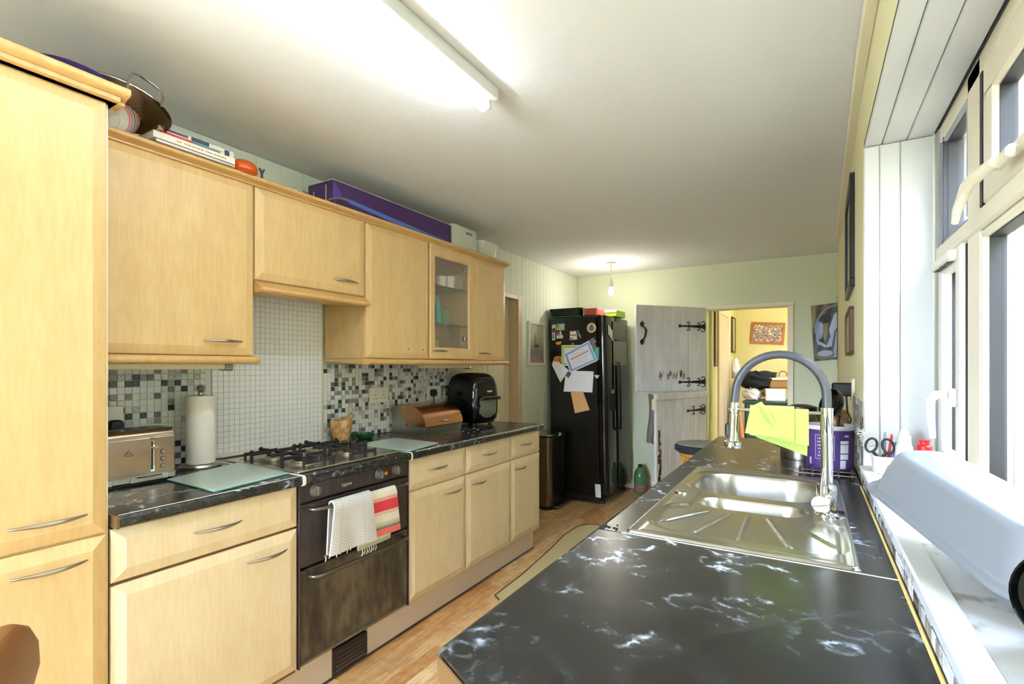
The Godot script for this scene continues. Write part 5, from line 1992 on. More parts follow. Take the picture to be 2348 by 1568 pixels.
func far_end() -> void:
	# fridge, leaning back a little against the wall; side to the camera, doors to the right
	var a := 0.020
	var f := thing("fridge", "tall black american style fridge with magnets and papers on its side", "fridge", V(-2.255, 0.012, 4.60))
	f.rotation.z = a
	# local: x to the room, y up, z = -d; width .70 along -z
	var W := 0.72
	var H := 1.80
	var st := S()
	box(st, Vector3(0.255, 0.06 + (H - 0.06) / 2, -W / 2), Vector3(0.51, H - 0.06, W), 0.006)
	obj("cabinet", st, M.fridge_black, f)
	for q in [["freezer_door", 0.0, 0.295], ["fridge_door", 0.30, W]]:
		st = S()
		var poly := PackedVector2Array()
		for k in 7:
			var b := PI / 2 * k / 6.0
			poly.append(Vector2(0.555 + 0.045 * sin(b), -q[1] - 0.045 * (1.0 - cos(b)) * 0.5 - 0.002) if false else Vector2(0.560 + 0.040 * sin(b), q[1] + 0.001 + 0.040 * (1.0 - sin(PI / 2 - b))))
		for k in 7:
			var b := PI / 2 * (1.0 - k / 6.0)
			poly.append(Vector2(0.560 + 0.040 * sin(b), q[2] - 0.001 - 0.040 * (1.0 - sin(PI / 2 - b))))
		poly.append(Vector2(0.522, q[2] - 0.001))
		poly.append(Vector2(0.522, q[1] + 0.001))
		prism(st, poly, Vector3(0, 0.075, 0), Vector3.RIGHT, Vector3.FORWARD, Vector3.UP, H - 0.075, 0.003)
		var d := obj(q[0], st, M.fridge_gloss, f)
		st = S()
		var z: float = -0.275 if q[0] == "freezer_door" else -0.322
		tube(st, [Vector3(0.602, 1.35, z), Vector3(0.628, 1.34, z), Vector3(0.632, 1.30, z), Vector3(0.632, 0.72, z), Vector3(0.628, 0.68, z), Vector3(0.602, 0.67, z)], 0.008, 10)
		obj("handle", st, M.black_plastic, d)
	st = S()
	box(st, Vector3(0.602, 0.985, -0.16), Vector3(0.012, 0.22, 0.15), 0.004)
	var dp := obj("water_dispenser", st, M.gasket, f)
	st = S()
	box(st, Vector3(0.609, 1.06, -0.16), Vector3(0.004, 0.04, 0.11), 0.002)
	obj("control_strip", st, M.nickel, dp)
	st = S()
	box(st, Vector3(0.26, 0.032, -W / 2), Vector3(0.50, 0.062, W - 0.03), 0.004)
	obj("base_grille", st, M.gasket, f)
	st = S()
	box(st, Vector3(0.52, -0.004, -0.05), Vector3(0.05, 0.03, 0.05), 0.004)
	box(st, Vector3(0.52, -0.004, -W + 0.05), Vector3(0.05, 0.03, 0.05), 0.004)
	obj("foot", st, M.gasket, f)
	# papers and magnets on the side at d = 4.60; corners measured as (x, y)
	var D := 4.599
	var paper := func(called: String, label: String, cat: String, c: Array, m: Material, lift: float, th := 0.001) -> MeshInstance3D:
		var s := S()
		var pts := []
		for q in c: pts.append(V(q[0], q[1], D - lift - th))
		card(s, pts, th)
		return one(called, s, m, label, cat, "papers and magnets on the fridge side")
	paper.call("green_certificate", "lime edged white sheet behind the blue bordered certificate", "paper", [[-2.145, 1.543], [-1.887, 1.539], [-1.887, 1.336], [-2.144, 1.336]], print_mat("p_green", certificate_tex(Color("e6ead8"), Color("a8c84a"), Color("e6ead8"), 1, 5)), 0.0005)
	paper.call("teal_card", "narrow teal card at the fridge side's right edge", "card", [[-1.800, 1.516], [-1.750, 1.515], [-1.750, 1.394], [-1.800, 1.395]], mat("teal_card", "3fb6a8", 0.6), 0.0005)
	paper.call("photo", "small grey photograph above the blue bordered certificate's corner", "photo", [[-1.848, 1.591], [-1.806, 1.610], [-1.773, 1.566], [-1.821, 1.539]], mat("p_photo", "7d7374", 0.4), 0.0005)
	paper.call("photo", "small dark photograph below the grey one on the fridge", "photo", [[-1.838, 1.534], [-1.793, 1.558], [-1.772, 1.512], [-1.815, 1.488]], print_mat("p_photo2", flat_tex(Color("3d3a38"), Color("b0a8a4"))), 0.0015)
	paper.call("certificate", "blue bordered certificate tilted upwards on the fridge side", "certificate", [[-2.121, 1.455], [-1.851, 1.583], [-1.764, 1.386], [-2.048, 1.266]], print_mat("p_blue", certificate_tex(Color("e8eaf2"), Color("8fa9d8"), Color("d9836c"), 2, 8)), 0.002)
	paper.call("leaflet", "white diamond tilted card at the fridge's left edge", "card", [[-2.252, 1.345], [-2.228, 1.415], [-2.064, 1.292], [-2.157, 1.169]], print_mat("p_card", certificate_tex(Color("eeeef0"), Color("eeeef0"), Color("eeeef0"), 3, 6)), 0.0025)
	paper.call("certificate", "plain white certificate below the blue bordered one", "certificate", [[-2.099, 1.289], [-1.804, 1.282], [-1.818, 1.078], [-2.123, 1.079]], print_mat("p_white", certificate_tex(Color("eeeef0"), Color("eeeef0"), Color("eeeef0"), 4, 6)), 0.001)
	paper.call("photo_magnet", "small blue seaside photo magnet pinning the white diamond card", "magnet", [[-2.105, 1.242], [-2.071, 1.286], [-2.036, 1.260], [-2.067, 1.214]], print_mat("p_sea", flat_tex(Color("2f568a"), Color("6d6a3a"))), 0.004, 0.003)
	paper.call("paper_scrap", "small pinkish paper scrap at the fridge side's right", "paper", [[-1.800, 1.248], [-1.746, 1.246], [-1.762, 1.214], [-1.785, 1.222]], mat("scrap_pink", "d9c4d2", 0.8), 0.0005)
	paper.call("tan_note", "tan folded paper hanging below the white certificate", "paper", [[-2.047, 1.085], [-1.915, 1.085], [-1.844, 0.906], [-2.000, 0.868]], M.tan_paper, 0.0005, 0.004)
	paper.call("rating_label", "white rating label low on the fridge side", "label", [[-1.793, 0.196], [-1.735, 0.194], [-1.729, 0.068], [-1.784, 0.068]], print_mat("p_label", certificate_tex(Color("d8d8d8"), Color("d8d8d8"), Color("d8d8d8"), 6, 9)), 0.0005)
	var magnet := func(called: String, label: String, poly: PackedVector2Array, m: Material, extra := []) -> void:
		var t := thing(called, label, "magnet", Vector3.ZERO, "papers and magnets on the fridge side")
		var s := S()
		prism(s, poly, V(0, 0, D - 0.006), Vector3.RIGHT, Vector3.UP, Vector3.FORWARD, 0.006, 0.001)
		obj("magnet", s, m, t)
		for e in extra:
			s = S()
			prism(s, e[1], V(0, 0, D - 0.0075), Vector3.RIGHT, Vector3.UP, Vector3.FORWARD, 0.0015)
			obj(e[0], s, e[2], t)
	var at := func(p: PackedVector2Array, x: float, y: float) -> PackedVector2Array:
		var o := PackedVector2Array()
		for q in p: o.append(q + Vector2(x, y))
		return o
	var rect := func(x0: float, x1: float, y0: float, y1: float) -> PackedVector2Array: return PackedVector2Array([Vector2(x0, y0), Vector2(x1, y0), Vector2(x1, y1), Vector2(x0, y1)])
	magnet.call("round_magnet", "round pale wooden magnet at the top right of the fridge side", at.call(disc_poly(0.048, 26), -1.826, 1.704), mat("pale_wood", "d8b98c", 0.6), [["picture", at.call(disc_poly(0.028, 8), -1.826, 1.700), mat("slate_blue", "596577", 0.6)], ["picture", rect.call(-1.832, -1.812, 1.722, 1.735), M.gasket]])
	magnet.call("landscape_magnet", "sandy beach picture magnet at the top left of the fridge", rect.call(-2.199, -2.112, 1.692, 1.757), mat("beach_sky", "8fc4cf", 0.5), [["picture", rect.call(-2.196, -2.115, 1.695, 1.720), mat("beach_sand", "d6a850", 0.6)], ["picture", rect.call(-2.196, -2.170, 1.725, 1.750), mat("palm", "4f9d3c", 0.6)]])
	magnet.call("mushroom_magnet", "small white topped magnet in the fridge's top left corner", at.call(PackedVector2Array([Vector2(-0.020, -0.036), Vector2(0.022, -0.036), Vector2(0.02, 0.005), Vector2(0.025, 0.02), Vector2(0.012, 0.036), Vector2(-0.015, 0.036), Vector2(-0.026, 0.018)]), -2.228, 1.717), mat("mag_white", "d9d4cc", 0.5), [["picture", rect.call(-2.244, -2.212, 1.684, 1.715), M.spine_navy]])
	magnet.call("figure_magnet", "narrow white card magnet under the white topped one", rect.call(-2.251, -2.216, 1.593, 1.672), M.mag_white, [["picture", rect.call(-2.242, -2.226, 1.612, 1.655), mat("mag_brown", "8a7562", 0.6)]])
	magnet.call("letter_magnet", "red and blue letter shaped souvenir magnet under the beach picture", at.call(PackedVector2Array([Vector2(-0.038, -0.038), Vector2(0.03, -0.038), Vector2(0.038, -0.012), Vector2(0.022, 0.0), Vector2(0.012, 0.038), Vector2(0.0, 0.034), Vector2(-0.008, 0.0), Vector2(-0.02, 0.034), Vector2(-0.036, 0.02)]), -2.164, 1.648), M.mag_white, [["picture", rect.call(-2.196, -2.176, 1.640, 1.672), M.spine_red], ["picture", rect.call(-2.168, -2.160, 1.628, 1.668), mat("mag_lilac", "8d84c0", 0.6)]])
	magnet.call("house_magnet", "white house shaped magnet with red stripes mid fridge", at.call(PackedVector2Array([Vector2(-0.04, -0.047), Vector2(0.04, -0.044), Vector2(0.038, 0.0), Vector2(0.02, 0.044), Vector2(-0.015, 0.036), Vector2(-0.036, 0.044)]), -2.016, 1.639), M.mag_white, [["picture", rect.call(-2.05, -1.985, 1.634, 1.644), M.spine_red], ["picture", rect.call(-2.05, -2.02, 1.598, 1.610), M.spine_red]])
	magnet.call("bottle_magnet", "slanting blue and orange bottle magnet beside the house", PackedVector2Array([Vector2(-1.990, 1.672), Vector2(-1.966, 1.694), Vector2(-1.950, 1.660), Vector2(-1.930, 1.608), Vector2(-1.946, 1.600), Vector2(-1.966, 1.640)]), mat("mag_teal", "3f6f78", 0.5), [["picture", PackedVector2Array([Vector2(-1.962, 1.645), Vector2(-1.947, 1.650), Vector2(-1.934, 1.618), Vector2(-1.947, 1.612)]), mat("mag_orange", "c08a3a", 0.5)]])
	magnet.call("fish_magnet", "yellow fish magnet below the souvenir letters", at.call(PackedVector2Array([Vector2(-0.034, -0.004), Vector2(-0.012, -0.020), Vector2(0.022, -0.014), Vector2(0.034, 0.016), Vector2(0.014, 0.012), Vector2(-0.014, 0.016)]), -2.178, 1.566), mat("mag_yellow", "d8920f", 0.5), [])
	magnet.call("button_magnet", "small round metal magnet holding the lime edged sheet", at.call(disc_poly(0.014, 16), -2.022, 1.552), M.nickel, [])
	magnet.call("figure_magnet", "orange and yellow figures magnet above the white diamond card", PackedVector2Array([Vector2(-2.231, 1.383), Vector2(-2.148, 1.371), Vector2(-2.148, 1.430), Vector2(-2.20, 1.437), Vector2(-2.231, 1.420)]), mat("mag_amber", "cf7a22", 0.5), [["picture", rect.call(-2.212, -2.19, 1.388, 1.425), M.mag_yellow], ["picture", rect.call(-2.17, -2.155, 1.378, 1.41), M.spine_red]])
	# sheets on the fridge doors (they face right)
	var fx := -2.255 + 0.6
	var door_sheet := func(called: String, label: String, y0: float, y1: float, d0: float, d1: float, m: Material, skew := 0.0) -> void:
		var s := S()
		var x := func(y: float) -> float: return fx + 0.0075 - 0.020 * y
		card(s, [Vector3(x.call(y1), y1, -d0), Vector3(x.call(y1 - skew), y1 - skew, -d1), Vector3(x.call(y0), y0, -d1), Vector3(x.call(y0 + skew), y0 + skew, -d0)], 0.001)
		one(called, s, m, label, "paper", "sheets on the fridge doors")
	door_sheet.call("wall_planner", "large grey printed sheet on the fridge doors", 1.34, 1.585, 4.80, 5.22, mat("p_plan", "84847a", 0.5))
	door_sheet.call("dark_photo", "dark photograph high on the fridge doors", 1.60, 1.78, 4.80, 5.12, mat("p_dark", "30352c", 0.3))
	door_sheet.call("white_note", "pale slanted note near the freezer door's edge", 1.58, 1.74, 4.665, 4.79, M.paper, 0.06)
	# things on top of the fridge
	st = S()
	var lx := -2.255 - 0.020 * 1.82
	bx(st, lx + 0.02, lx + 0.34, 1.826, 1.834, 4.62, 5.00, 0.002)
	one("green_tray", st, M.green_tray, "thin bright green tray lying lowest on the fridge", "tray")
	st = S()
	loft(st, [ring2(rrect(0.30, 0.36, 0.03), lx + 0.17, 1.842, 4.82), ring2(rrect(0.36, 0.44, 0.03), lx + 0.17, 1.905, 4.84), ring2(rrect(0.37, 0.45, 0.03), lx + 0.17, 1.912, 4.84), ring2(rrect(0.35, 0.43, 0.03), lx + 0.17, 1.908, 4.84), ring2(rrect(0.29, 0.35, 0.03), lx + 0.17, 1.848, 4.82)], true)
	one("roasting_tin", st, M.iron, "black roasting tin full of papers on the fridge", "roasting tin")
	st = S()
	sheet(st, 6, 6, func(u: float, v: float) -> Vector3: return V(lx + 0.03 + u * 0.29, 1.900 + 0.02 * sin(u * 5.0) * sin(v * 4.0) + 0.012 * u, 4.66 + v * 0.36), 0.012)
	one("paper_pile", st, M.paper, "loose white papers lying in the black roasting tin", "papers")
	st = S()
	box(st, V(lx + 0.43, 1.868, 4.80), Vector3(0.15, 0.070, 0.30), 0.005)
	var rb := one("red_box", st, M.red_box, "dusty red box on the fridge beside the roasting tin", "box")
	st = S()
	for x in [-0.068, 0.068]: box(st, V(lx + 0.43 + x, 1.868, 4.649), Vector3(0.012, 0.072, 0.004), 0.001)
	obj("corner", st, M.tan_paper, rb)
	st = S()
	box(st, V(lx + 0.56, 1.865, 5.00), Vector3(0.13, 0.065, 0.28), 0.004)
	var lb := one("lime_box", st, M.lime_box, "lime green and white box at the fridge's right side", "box")
	st = S()
	box(st, V(lx + 0.56, 1.886, 4.858), Vector3(0.132, 0.026, 0.004), 0.0)
	obj("white_label", st, M.paper, lb)
	# pedal bin
	var b := thing("pedal_bin", "slim black and steel pedal bin at the end of the units", "bin", V(-2.188, 0, 4.36))
	st = S()
	prism(st, rrect(0.24, 0.36, 0.055, 6), Vector3(0, 0.03, 0), Vector3.RIGHT, Vector3.FORWARD, Vector3.UP, 0.56, 0.004)
	obj("shell", st, M.bin_steel if M.has("bin_steel") else mat("bin_steel", "6d665c", 0.22, 1.0), b)
	st = S()
	box(st, Vector3(0.1195, 0.31, -0.01), Vector3(0.006, 0.55, 0.25), 0.002)
	obj("black_front", st, M.fridge_black, b)
	st = S()
	prism(st, rrect(0.252, 0.372, 0.06, 6), Vector3(0, 0.585, 0), Vector3.RIGHT, Vector3.FORWARD, Vector3.UP, 0.085, 0.004)
	obj("collar", st, M.bin_steel, b)
	st = S()
	box(st, Vector3(0.1245, 0.628, -0.01), Vector3(0.008, 0.07, 0.26), 0.002)
	obj("black_collar", st, M.fridge_black, b)
	st = S()
	prism(st, rrect(0.258, 0.378, 0.06, 6), Vector3(0, 0.676, 0), Vector3.RIGHT, Vector3.FORWARD, Vector3.UP, 0.018, 0.005)
	obj("lid", st, mat("bin_lid", "8a8f88", 0.2, 1.0), b)
	st = S()
	prism(st, rrect(0.25, 0.37, 0.06, 6), Vector3(0, 0.0, 0), Vector3.RIGHT, Vector3.FORWARD, Vector3.UP, 0.035, 0.006)
	obj("foot", st, M.black_plastic, b)
	st = S()
	box(st, Vector3(0.15, 0.022, -0.02), Vector3(0.06, 0.016, 0.30), 0.007)
	obj("pedal", st, M.steel, b)
	st = S()
	heap(st, Vector3(0.125, 0.682, -0.02), Vector3(0.012, 0.016, 0.03), 31)
	obj("bag_edge", st, M.bag_clear, b)
	# green bottle
	var g := thing("water_bottle", "large dusty green plastic bottle on the floor by the fridge", "bottle", V(-1.535, 0, 5.235))
	st = S()
	lathe(st, [Vector2(0, 0), Vector2(0.058, 0.0), Vector2(0.066, 0.012), Vector2(0.066, 0.10), Vector2(0.063, 0.105), Vector2(0.066, 0.11), Vector2(0.066, 0.19), Vector2(0.058, 0.225), Vector2(0.03, 0.265), Vector2(0.021, 0.275), Vector2(0.021, 0.29), Vector2(0, 0.29)], Vector3.ZERO, Vector3.UP, 28)
	obj("bottle", st, mat("bottle_green", "4f7a4e", 0.2), g)
	st = S()
	lathe(st, [Vector2(0.067, 0.03), Vector2(0.0672, 0.03), Vector2(0.0672, 0.098), Vector2(0.067, 0.098)], Vector3.ZERO, Vector3.UP, 28)
	obj("label", st, mat("bottle_label", "86605a", 0.7), g)
	st = S()
	lathe(st, [Vector2(0, 0.275), Vector2(0.023, 0.275), Vector2(0.024, 0.278), Vector2(0.023, 0.305), Vector2(0, 0.305)], Vector3.ZERO, Vector3.UP, 20)
	obj("cap", st, mat("cap_green", "0d3c2e", 0.4), g)
	# stool
	var s := thing("stool", "wooden stool with a round grey topped cushion by the stable door", "stool", V(-0.74, 0, 4.17))
	st = S()
	lathe(st, [Vector2(0, 0.655), Vector2(0.175, 0.655), Vector2(0.198, 0.672), Vector2(0.20, 0.70), Vector2(0.188, 0.720), Vector2(0, 0.724)], Vector3.ZERO, Vector3.UP, 36)
	obj("cushion", st, M.cushion_dark, s)
	st = S()
	lathe(st, [Vector2(0, 0.716), Vector2(0.190, 0.712), Vector2(0.186, 0.724), Vector2(0.15, 0.731), Vector2(0, 0.733)], Vector3.ZERO, Vector3.UP, 36)
	obj("cushion_top", st, M.cushion_grey, s)
	st = S()
	lathe(st, [Vector2(0, 0.625), Vector2(0.16, 0.625), Vector2(0.168, 0.635), Vector2(0.165, 0.657), Vector2(0, 0.657)], Vector3.ZERO, Vector3.UP, 30)
	obj("seat", st, M.stool_wood, s)
	for k in 4:
		var an := PI / 4 + k * PI / 2 + 0.35
		var dv := Vector3(cos(an), 0, sin(an))
		st = S()
		tube(st, [dv * 0.13 + Vector3(0, 0.63, 0), dv * 0.185], [0.019, 0.016], 10)
		obj("leg", st, M.stool_wood, s)
		var d2 := Vector3(cos(an + PI / 2), 0, sin(an + PI / 2))
		st = S()
		tube(st, [dv * 0.132 + Vector3(0, 0.60, 0), d2 * 0.132 + Vector3(0, 0.60, 0)], 0.014, 8)
		tube(st, [dv * 0.168 + Vector3(0, 0.20, 0), d2 * 0.168 + Vector3(0, 0.20, 0)], 0.010, 8)
		obj("stretcher", st, M.stool_wood, s)
	# fibre mat patch on the floor
	st = S()
	var mp := PackedVector2Array([Vector2(-1.520, 2.425), Vector2(-1.572, 2.46), Vector2(-1.58, 2.80), Vector2(-1.625, 3.30), Vector2(-1.665, 3.62), Vector2(-1.66, 3.86), Vector2(-1.60, 3.97), Vector2(-1.47, 3.985), Vector2(-0.55, 4.02), Vector2(-0.55, 2.45)])
	prism(st, mp, V(0, 0.0005, 0), Vector3.RIGHT, Vector3.FORWARD, Vector3.UP, 0.005)
	var ma := one("floor_mat", st, relief(M.mat_fibre, 131, 0.15, 0.2, 5.0), "worn tan fibre mat with a dark edge on the wood floor", "mat")
	st = S()
	for k in mp.size() - 2:
		var p := mp[k]
		var q := mp[k + 1]
		tube(st, [V(p.x, 0.004, p.y), V(q.x, 0.004, q.y)], 0.0055, 6)
	obj("dark_edge", st, M.mat_edge, ma)

func ring2(p: PackedVector2Array, x: float, y: float, d: float) -> PackedVector3Array:
	var o := PackedVector3Array()
	for q in p: o.append(V(x + q.x, y, d + q.y))
	return o

func wall_pictures() -> void:
	# slim framed print on the left wall
	pic_frame("picture_frame", "slim white framed print of a bird on the left wall by the fridge", V(-2.314, 1.553, 4.385), Basis(Vector3.UP, PI / 2), 0.345, 0.425, 0.026, 0.02, M.upvc_white, bird_tex())
	# unframed canvas on the end wall: plain generic curved shapes
	var st := S()
	card(st, [V(0.005, 1.885, 5.385), V(0.206, 1.905, 5.385), V(0.206, 1.395, 5.385), V(0.030, 1.378, 5.385)], 0.018)
	one("canvas", st, print_mat("canvas_print", canvas_tex(), 0.5), "unframed blue and brown abstract canvas on the end wall", "painting")
	# dark frames on the right wall
	pic_frame("picture_frame", "large black framed picture high on the right wall above the sink", V(0.170, 1.935, 2.97), Basis(Vector3.UP, -PI / 2 - 0.02), 0.60, 0.50, 0.035, 0.03, M.black_plastic, flat_tex(Color("b8b4a4"), Color("9a9684")))
	pic_frame("picture_frame", "smaller dark edged wooden plaque below the black frame", V(0.168, 1.495, 2.98), Basis(Vector3.UP, -PI / 2 - 0.02), 0.50, 0.215, 0.012, 0.028, M.dark_wood, flat_tex(Color("d0b38a"), Color("b08a60")))

func bird_tex() -> ImageTexture:
	return paint(64, 110, func(x: int, y: int) -> Color:
		var c := Color("b8bda4").lerp(Color("8f8078"), smoothstep(20.0, 90.0, float(y)))
		if y > 92: c = Color("a8888c").lerp(Color("8f6a66"), smoothstep(38.0, 52.0, x + (y - 92) * -0.8))
		var cx := 22.0 + 0.006 * pow(y - 60.0, 2.0) * 0.35
		if y > 22 and y < 56 and absf(x - cx) < 1.0 + 4.5 * smoothstep(24.0, 50.0, float(y)): c = Color("a5862e")
		if Vector2((x - 30) / 11.0, (y - 60) / 6.0).length() < 1.0: c = Color("5c8590") if y < 60 else Color("3f5f68")
		return c)

func canvas_tex() -> ImageTexture:
	var shapes := [["2b2318", [[0, 0], [1, 0], [1, 1], [0, 1]]], ["6b5428", [[0, 0], [0.16, 0], [0.2, 0.3], [0.08, 0.42], [0, 0.4]]], ["1c2436", [[0.22, 0.32], [0.55, 0.12], [1, 0.06], [1, 1], [0.1, 1], [0.12, 0.6]]], ["54442a", [[0.4, 0.0], [1, 0.0], [1, 0.07], [0.6, 0.1], [0.25, 0.3]]],
		["6f86b4", [[0.12, 0.34], [0.26, 0.26], [0.36, 0.36], [0.28, 0.62], [0.14, 0.66]]], ["8aa4d0", [[0.36, 0.24], [0.46, 0.36], [0.52, 0.44], [0.40, 0.60], [0.30, 0.62], [0.34, 0.42]]], ["8a6f35", [[0.48, 0.34], [0.66, 0.30], [0.62, 0.52], [0.54, 0.66], [0.46, 0.60]]],
		["b8c2dd", [[0.88, 0.20], [1, 0.16], [1, 0.44], [0.74, 0.58], [0.70, 0.46]]], ["aeb6d6", [[0.86, 0.46], [0.92, 0.48], [0.80, 0.76], [0.56, 0.78]]], ["9aa6cc", [[0.96, 0.5], [1, 0.5], [1, 0.96], [0.84, 0.97]]], ["a4aed0", [[0.18, 0.64], [0.34, 0.66], [0.60, 0.74], [0.52, 0.77], [0.20, 0.70]]]]
	return paint(96, 192, func(x: int, y: int) -> Color:
		var p := Vector2(x / 96.0, y / 192.0)
		var c := Color.BLACK
		for q in shapes:
			var poly := PackedVector2Array()
			for v in q[1]: poly.append(Vector2(v[0], v[1]))
			if Geometry2D.is_point_in_polygon(p * 0.998 + Vector2(0.001, 0.001), poly): c = Color(q[0]).lightened(0.25 * sin(p.x * 8.0 + p.y * 5.0) * sin(p.x * 8.0 + p.y * 5.0))
		var r := Vector2((p.x - 0.95) / 0.86, (p.y - 0.56) / 0.52).length()
		if r > 0.97 and r < 1.03 and p.y < 0.5: c = Color("8d8f86")
		if Vector2((p.x - 0.56) / 0.22, (p.y - 0.26) / 0.08).length() < 1.0: c = Color("0f0d0a")
		if Vector2((p.x - 0.48) / 0.42, (p.y - 0.90) / 0.085).length() < 1.0: c = Color("6c6c44")
		if Vector2((p.x - 0.50) / 0.33, (p.y - 0.875) / 0.055).length() < 1.0: c = Color("aeb6d6")
		return c)

# ---------- right-hand worktop ----------
func right_counter() -> void:
	var XF := -0.468
	var XB := 0.1535
	var top := 0.91
	var th := 0.038
	# near section with its slanted end
	var st := S()
	var near := PackedVector2Array([Vector2(XF, 0.582), Vector2(XF, 1.236), Vector2(XB, 1.236), Vector2(XB, 0.262)])
	prism(st, near, V(0, top - th, 0), Vector3.RIGHT, Vector3.FORWARD, Vector3.UP, th, 0.0025)
	var a := one("worktop", st, M.marble_right, "near black marbled worktop section in front of the sink drainer", "worktop")
	st = S()
	var e0 := V(XF + 0.003, top - th / 2, 0.5775)
	var e1 := V(XB, top - th / 2, 0.2595)
	var dv := (e1 - e0)
	box(st, (e0 + e1) / 2 + Vector3(-0.47, 0, 0.88) * 0.0015, Vector3(dv.length(), th - 0.002, 0.004), 0.001, Basis(Vector3.UP, atan2(-dv.z, dv.x)))
	obj("end_strip", st, M.worktop_edge, a)
	# far section, cut out round the sink
	st = S()
	var f := func(x0: float, x1: float, d0: float, d1: float) -> void: bx(st, x0, x1, top - th, top, d0, d1, 0.0)
	f.call(XF, -0.395, 1.2385, 3.247)
	f.call(0.078, XB, 1.2385, 3.247)
	f.call(-0.395, 0.078, 1.2385, 1.262)
	f.call(-0.395, 0.078, 2.190, 3.247)
	var b := one("worktop", st, M.marble_right, "far black marbled worktop section holding the sink and purple tub", "worktop")
	st = S()
	tube(st, [V(XF, top - th / 2, 1.2385), V(XF, top - th / 2, 3.247)], th / 2, 12)
	obj("rounded_front", st, M.marble_right, b)
	st = S()
	tube(st, [V(XF, top - th / 2, 0.60), V(XF, top - th / 2, 1.236)], th / 2, 12)
	obj("rounded_front", st, M.marble_right, a)
	st = S()
	bx(st, -0.41, XB, 0.9095, 0.9112, 1.236, 1.2395, 0.0004)
	one("joint_line", st, M.joint_white, "thin pale joint line across the right worktop by the drainer", "joint strip")
	# bits of torn laminate at the joints
	st = S()
	var r := RandomNumberGenerator.new()
	r.seed = 12
	for k in 9: box(st, V(-0.475 + r.randf() * 0.05, 0.911, 1.24 + r.randf() * 0.05), Vector3(0.004 + r.randf() * 0.016, 0.002, 0.003 + r.randf() * 0.004), 0.0004, Basis(Vector3.UP, r.randf() * 3.0))
	obj("chipped_edge", st, M.gasket, b)
	# base units under it, recessed, and a white washing machine proud of the edge
	st = S()
	for q in [[0.74, 1.16], [1.18, 2.24], [2.86, 3.22]]:
		var t := thing("base_cabinet", "maple base unit hidden under the right worktop" + [" at its near end", " below the sink", " at its far end"][0 if q[0] < 1.0 else (1 if q[0] < 2.0 else 2)], "base cabinet", Vector3.ZERO, "maple base units under the right worktop")
		st = S()
		bx(st, -0.40, 0.14, 0.15, 0.70 if q[0] > 1.1 and q[0] < 2.0 else 0.870, q[0], q[1], 0.001)
		obj("body", st, M.carcass, t)
		st = S()
		bx(st, -0.425, -0.402, 0.16, 0.866, q[0] + 0.002, q[1] - 0.002, 0.004)
		obj("door", st, M.maple_daylit, t)
		st = S()
		bx(st, -0.37, 0.14, 0.0, 0.15, q[0], q[1], 0.001)
		obj("kick_board", st, M.plinth_board, t)
	var wm := thing("washing_machine", "white washing machine under the right worktop showing past its edge", "washing machine", Vector3.ZERO)
	st = S()
	bx(st, -0.475, 0.12, 0.02, 0.868, 2.26, 2.85, 0.006)
	obj("body", st, M.white_plastic, wm)
	st = S()
	bx(st, -0.512, -0.474, 0.72, 0.866, 2.262, 2.848, 0.012)
	obj("control_panel", st, M.white_plastic, wm)
	st = S()
	lathe(st, [Vector2(0, 0), Vector2(0.17, 0), Vector2(0.165, 0.02), Vector2(0.12, 0.03), Vector2(0, 0.02)], V(-0.475, 0.43, 2.555), Vector3.LEFT, 32)
	obj("porthole", st, M.nickel, wm)
	st = S()
	for q in [2.30, 2.81]: bx(st, -0.45, -0.41, 0.0, 0.022, q - 0.02, q + 0.02, 0.002)
	bx(st, 0.05, 0.09, 0.0, 0.022, 2.28, 2.32, 0.002)
	obj("feet", st, M.black_plastic, wm)

func sd_rrect(p: Vector2, c: Vector2, h: Vector2, r: float) -> float:
	var q := (p - c).abs() - h + Vector2(r, r)
	return minf(maxf(q.x, q.y), 0.0) + Vector2(maxf(q.x, 0.0), maxf(q.y, 0.0)).length() - r

func sink_y(x: float, d: float) -> float:
	var p := Vector2(x, d)
	var y := 0.9135
	var edge := sd_rrect(p, Vector2(-0.158, 1.725), Vector2(0.248, 0.477), 0.018)
	y -= 0.0035 * smoothstep(-0.004, 0.0, edge)
	y += 0.0022 * smoothstep(0.008, 0.002, absf(edge + 0.008)) - 0.0015 * smoothstep(0.010, 0.002, absf(edge + 0.026))
	# a shallow step that runs round bowls and drainer
	var inner := minf(sd_rrect(p, Vector2(-0.150, 1.455), Vector2(0.228, 0.140), 0.075), minf(sd_rrect(p, Vector2(-0.150, 1.69), Vector2(0.170, 0.17), 0.05), sd_rrect(p, Vector2(-0.163, 1.975), Vector2(0.218, 0.205), 0.12)))
	y -= 0.007 * smoothstep(0.004, -0.012, inner)
	# ribs fanning over the drainer
	var dr := sd_rrect(p, Vector2(-0.150, 1.455), Vector2(0.228, 0.140), 0.075)
	if dr < 0.0 and d < 1.60:
		var c := Vector2(-0.150, 1.74)
		var v := p - c
		var ang := atan2(v.x, -v.y)
		for k in 9:
			var a := (k - 4) * 0.27
			var dist := absf(sin(ang - a)) * v.length()
			if absf(ang - a) < 0.2:
				var fade := smoothstep(0.145, 0.165, v.length()) * smoothstep(-0.02, -0.04, dr)
				y += 0.005 * fade * smoothstep(0.0065, 0.002, dist)
		y -= 0.003 * smoothstep(1.60, 1.34, d) * smoothstep(0.0, -0.03, dr)
	var b1 := sd_rrect(p, Vector2(-0.163, 1.975), Vector2(0.195, 0.178), 0.115)
	y -= 0.155 * smoothstep(0.002, -0.030, b1) + 0.006 * smoothstep(-0.03, -0.16, b1)
	var b2 := sd_rrect(p, Vector2(-0.155, 1.678), Vector2(0.148, 0.068), 0.066)
	y -= 0.085 * smoothstep(0.002, -0.024, b2)
	return y

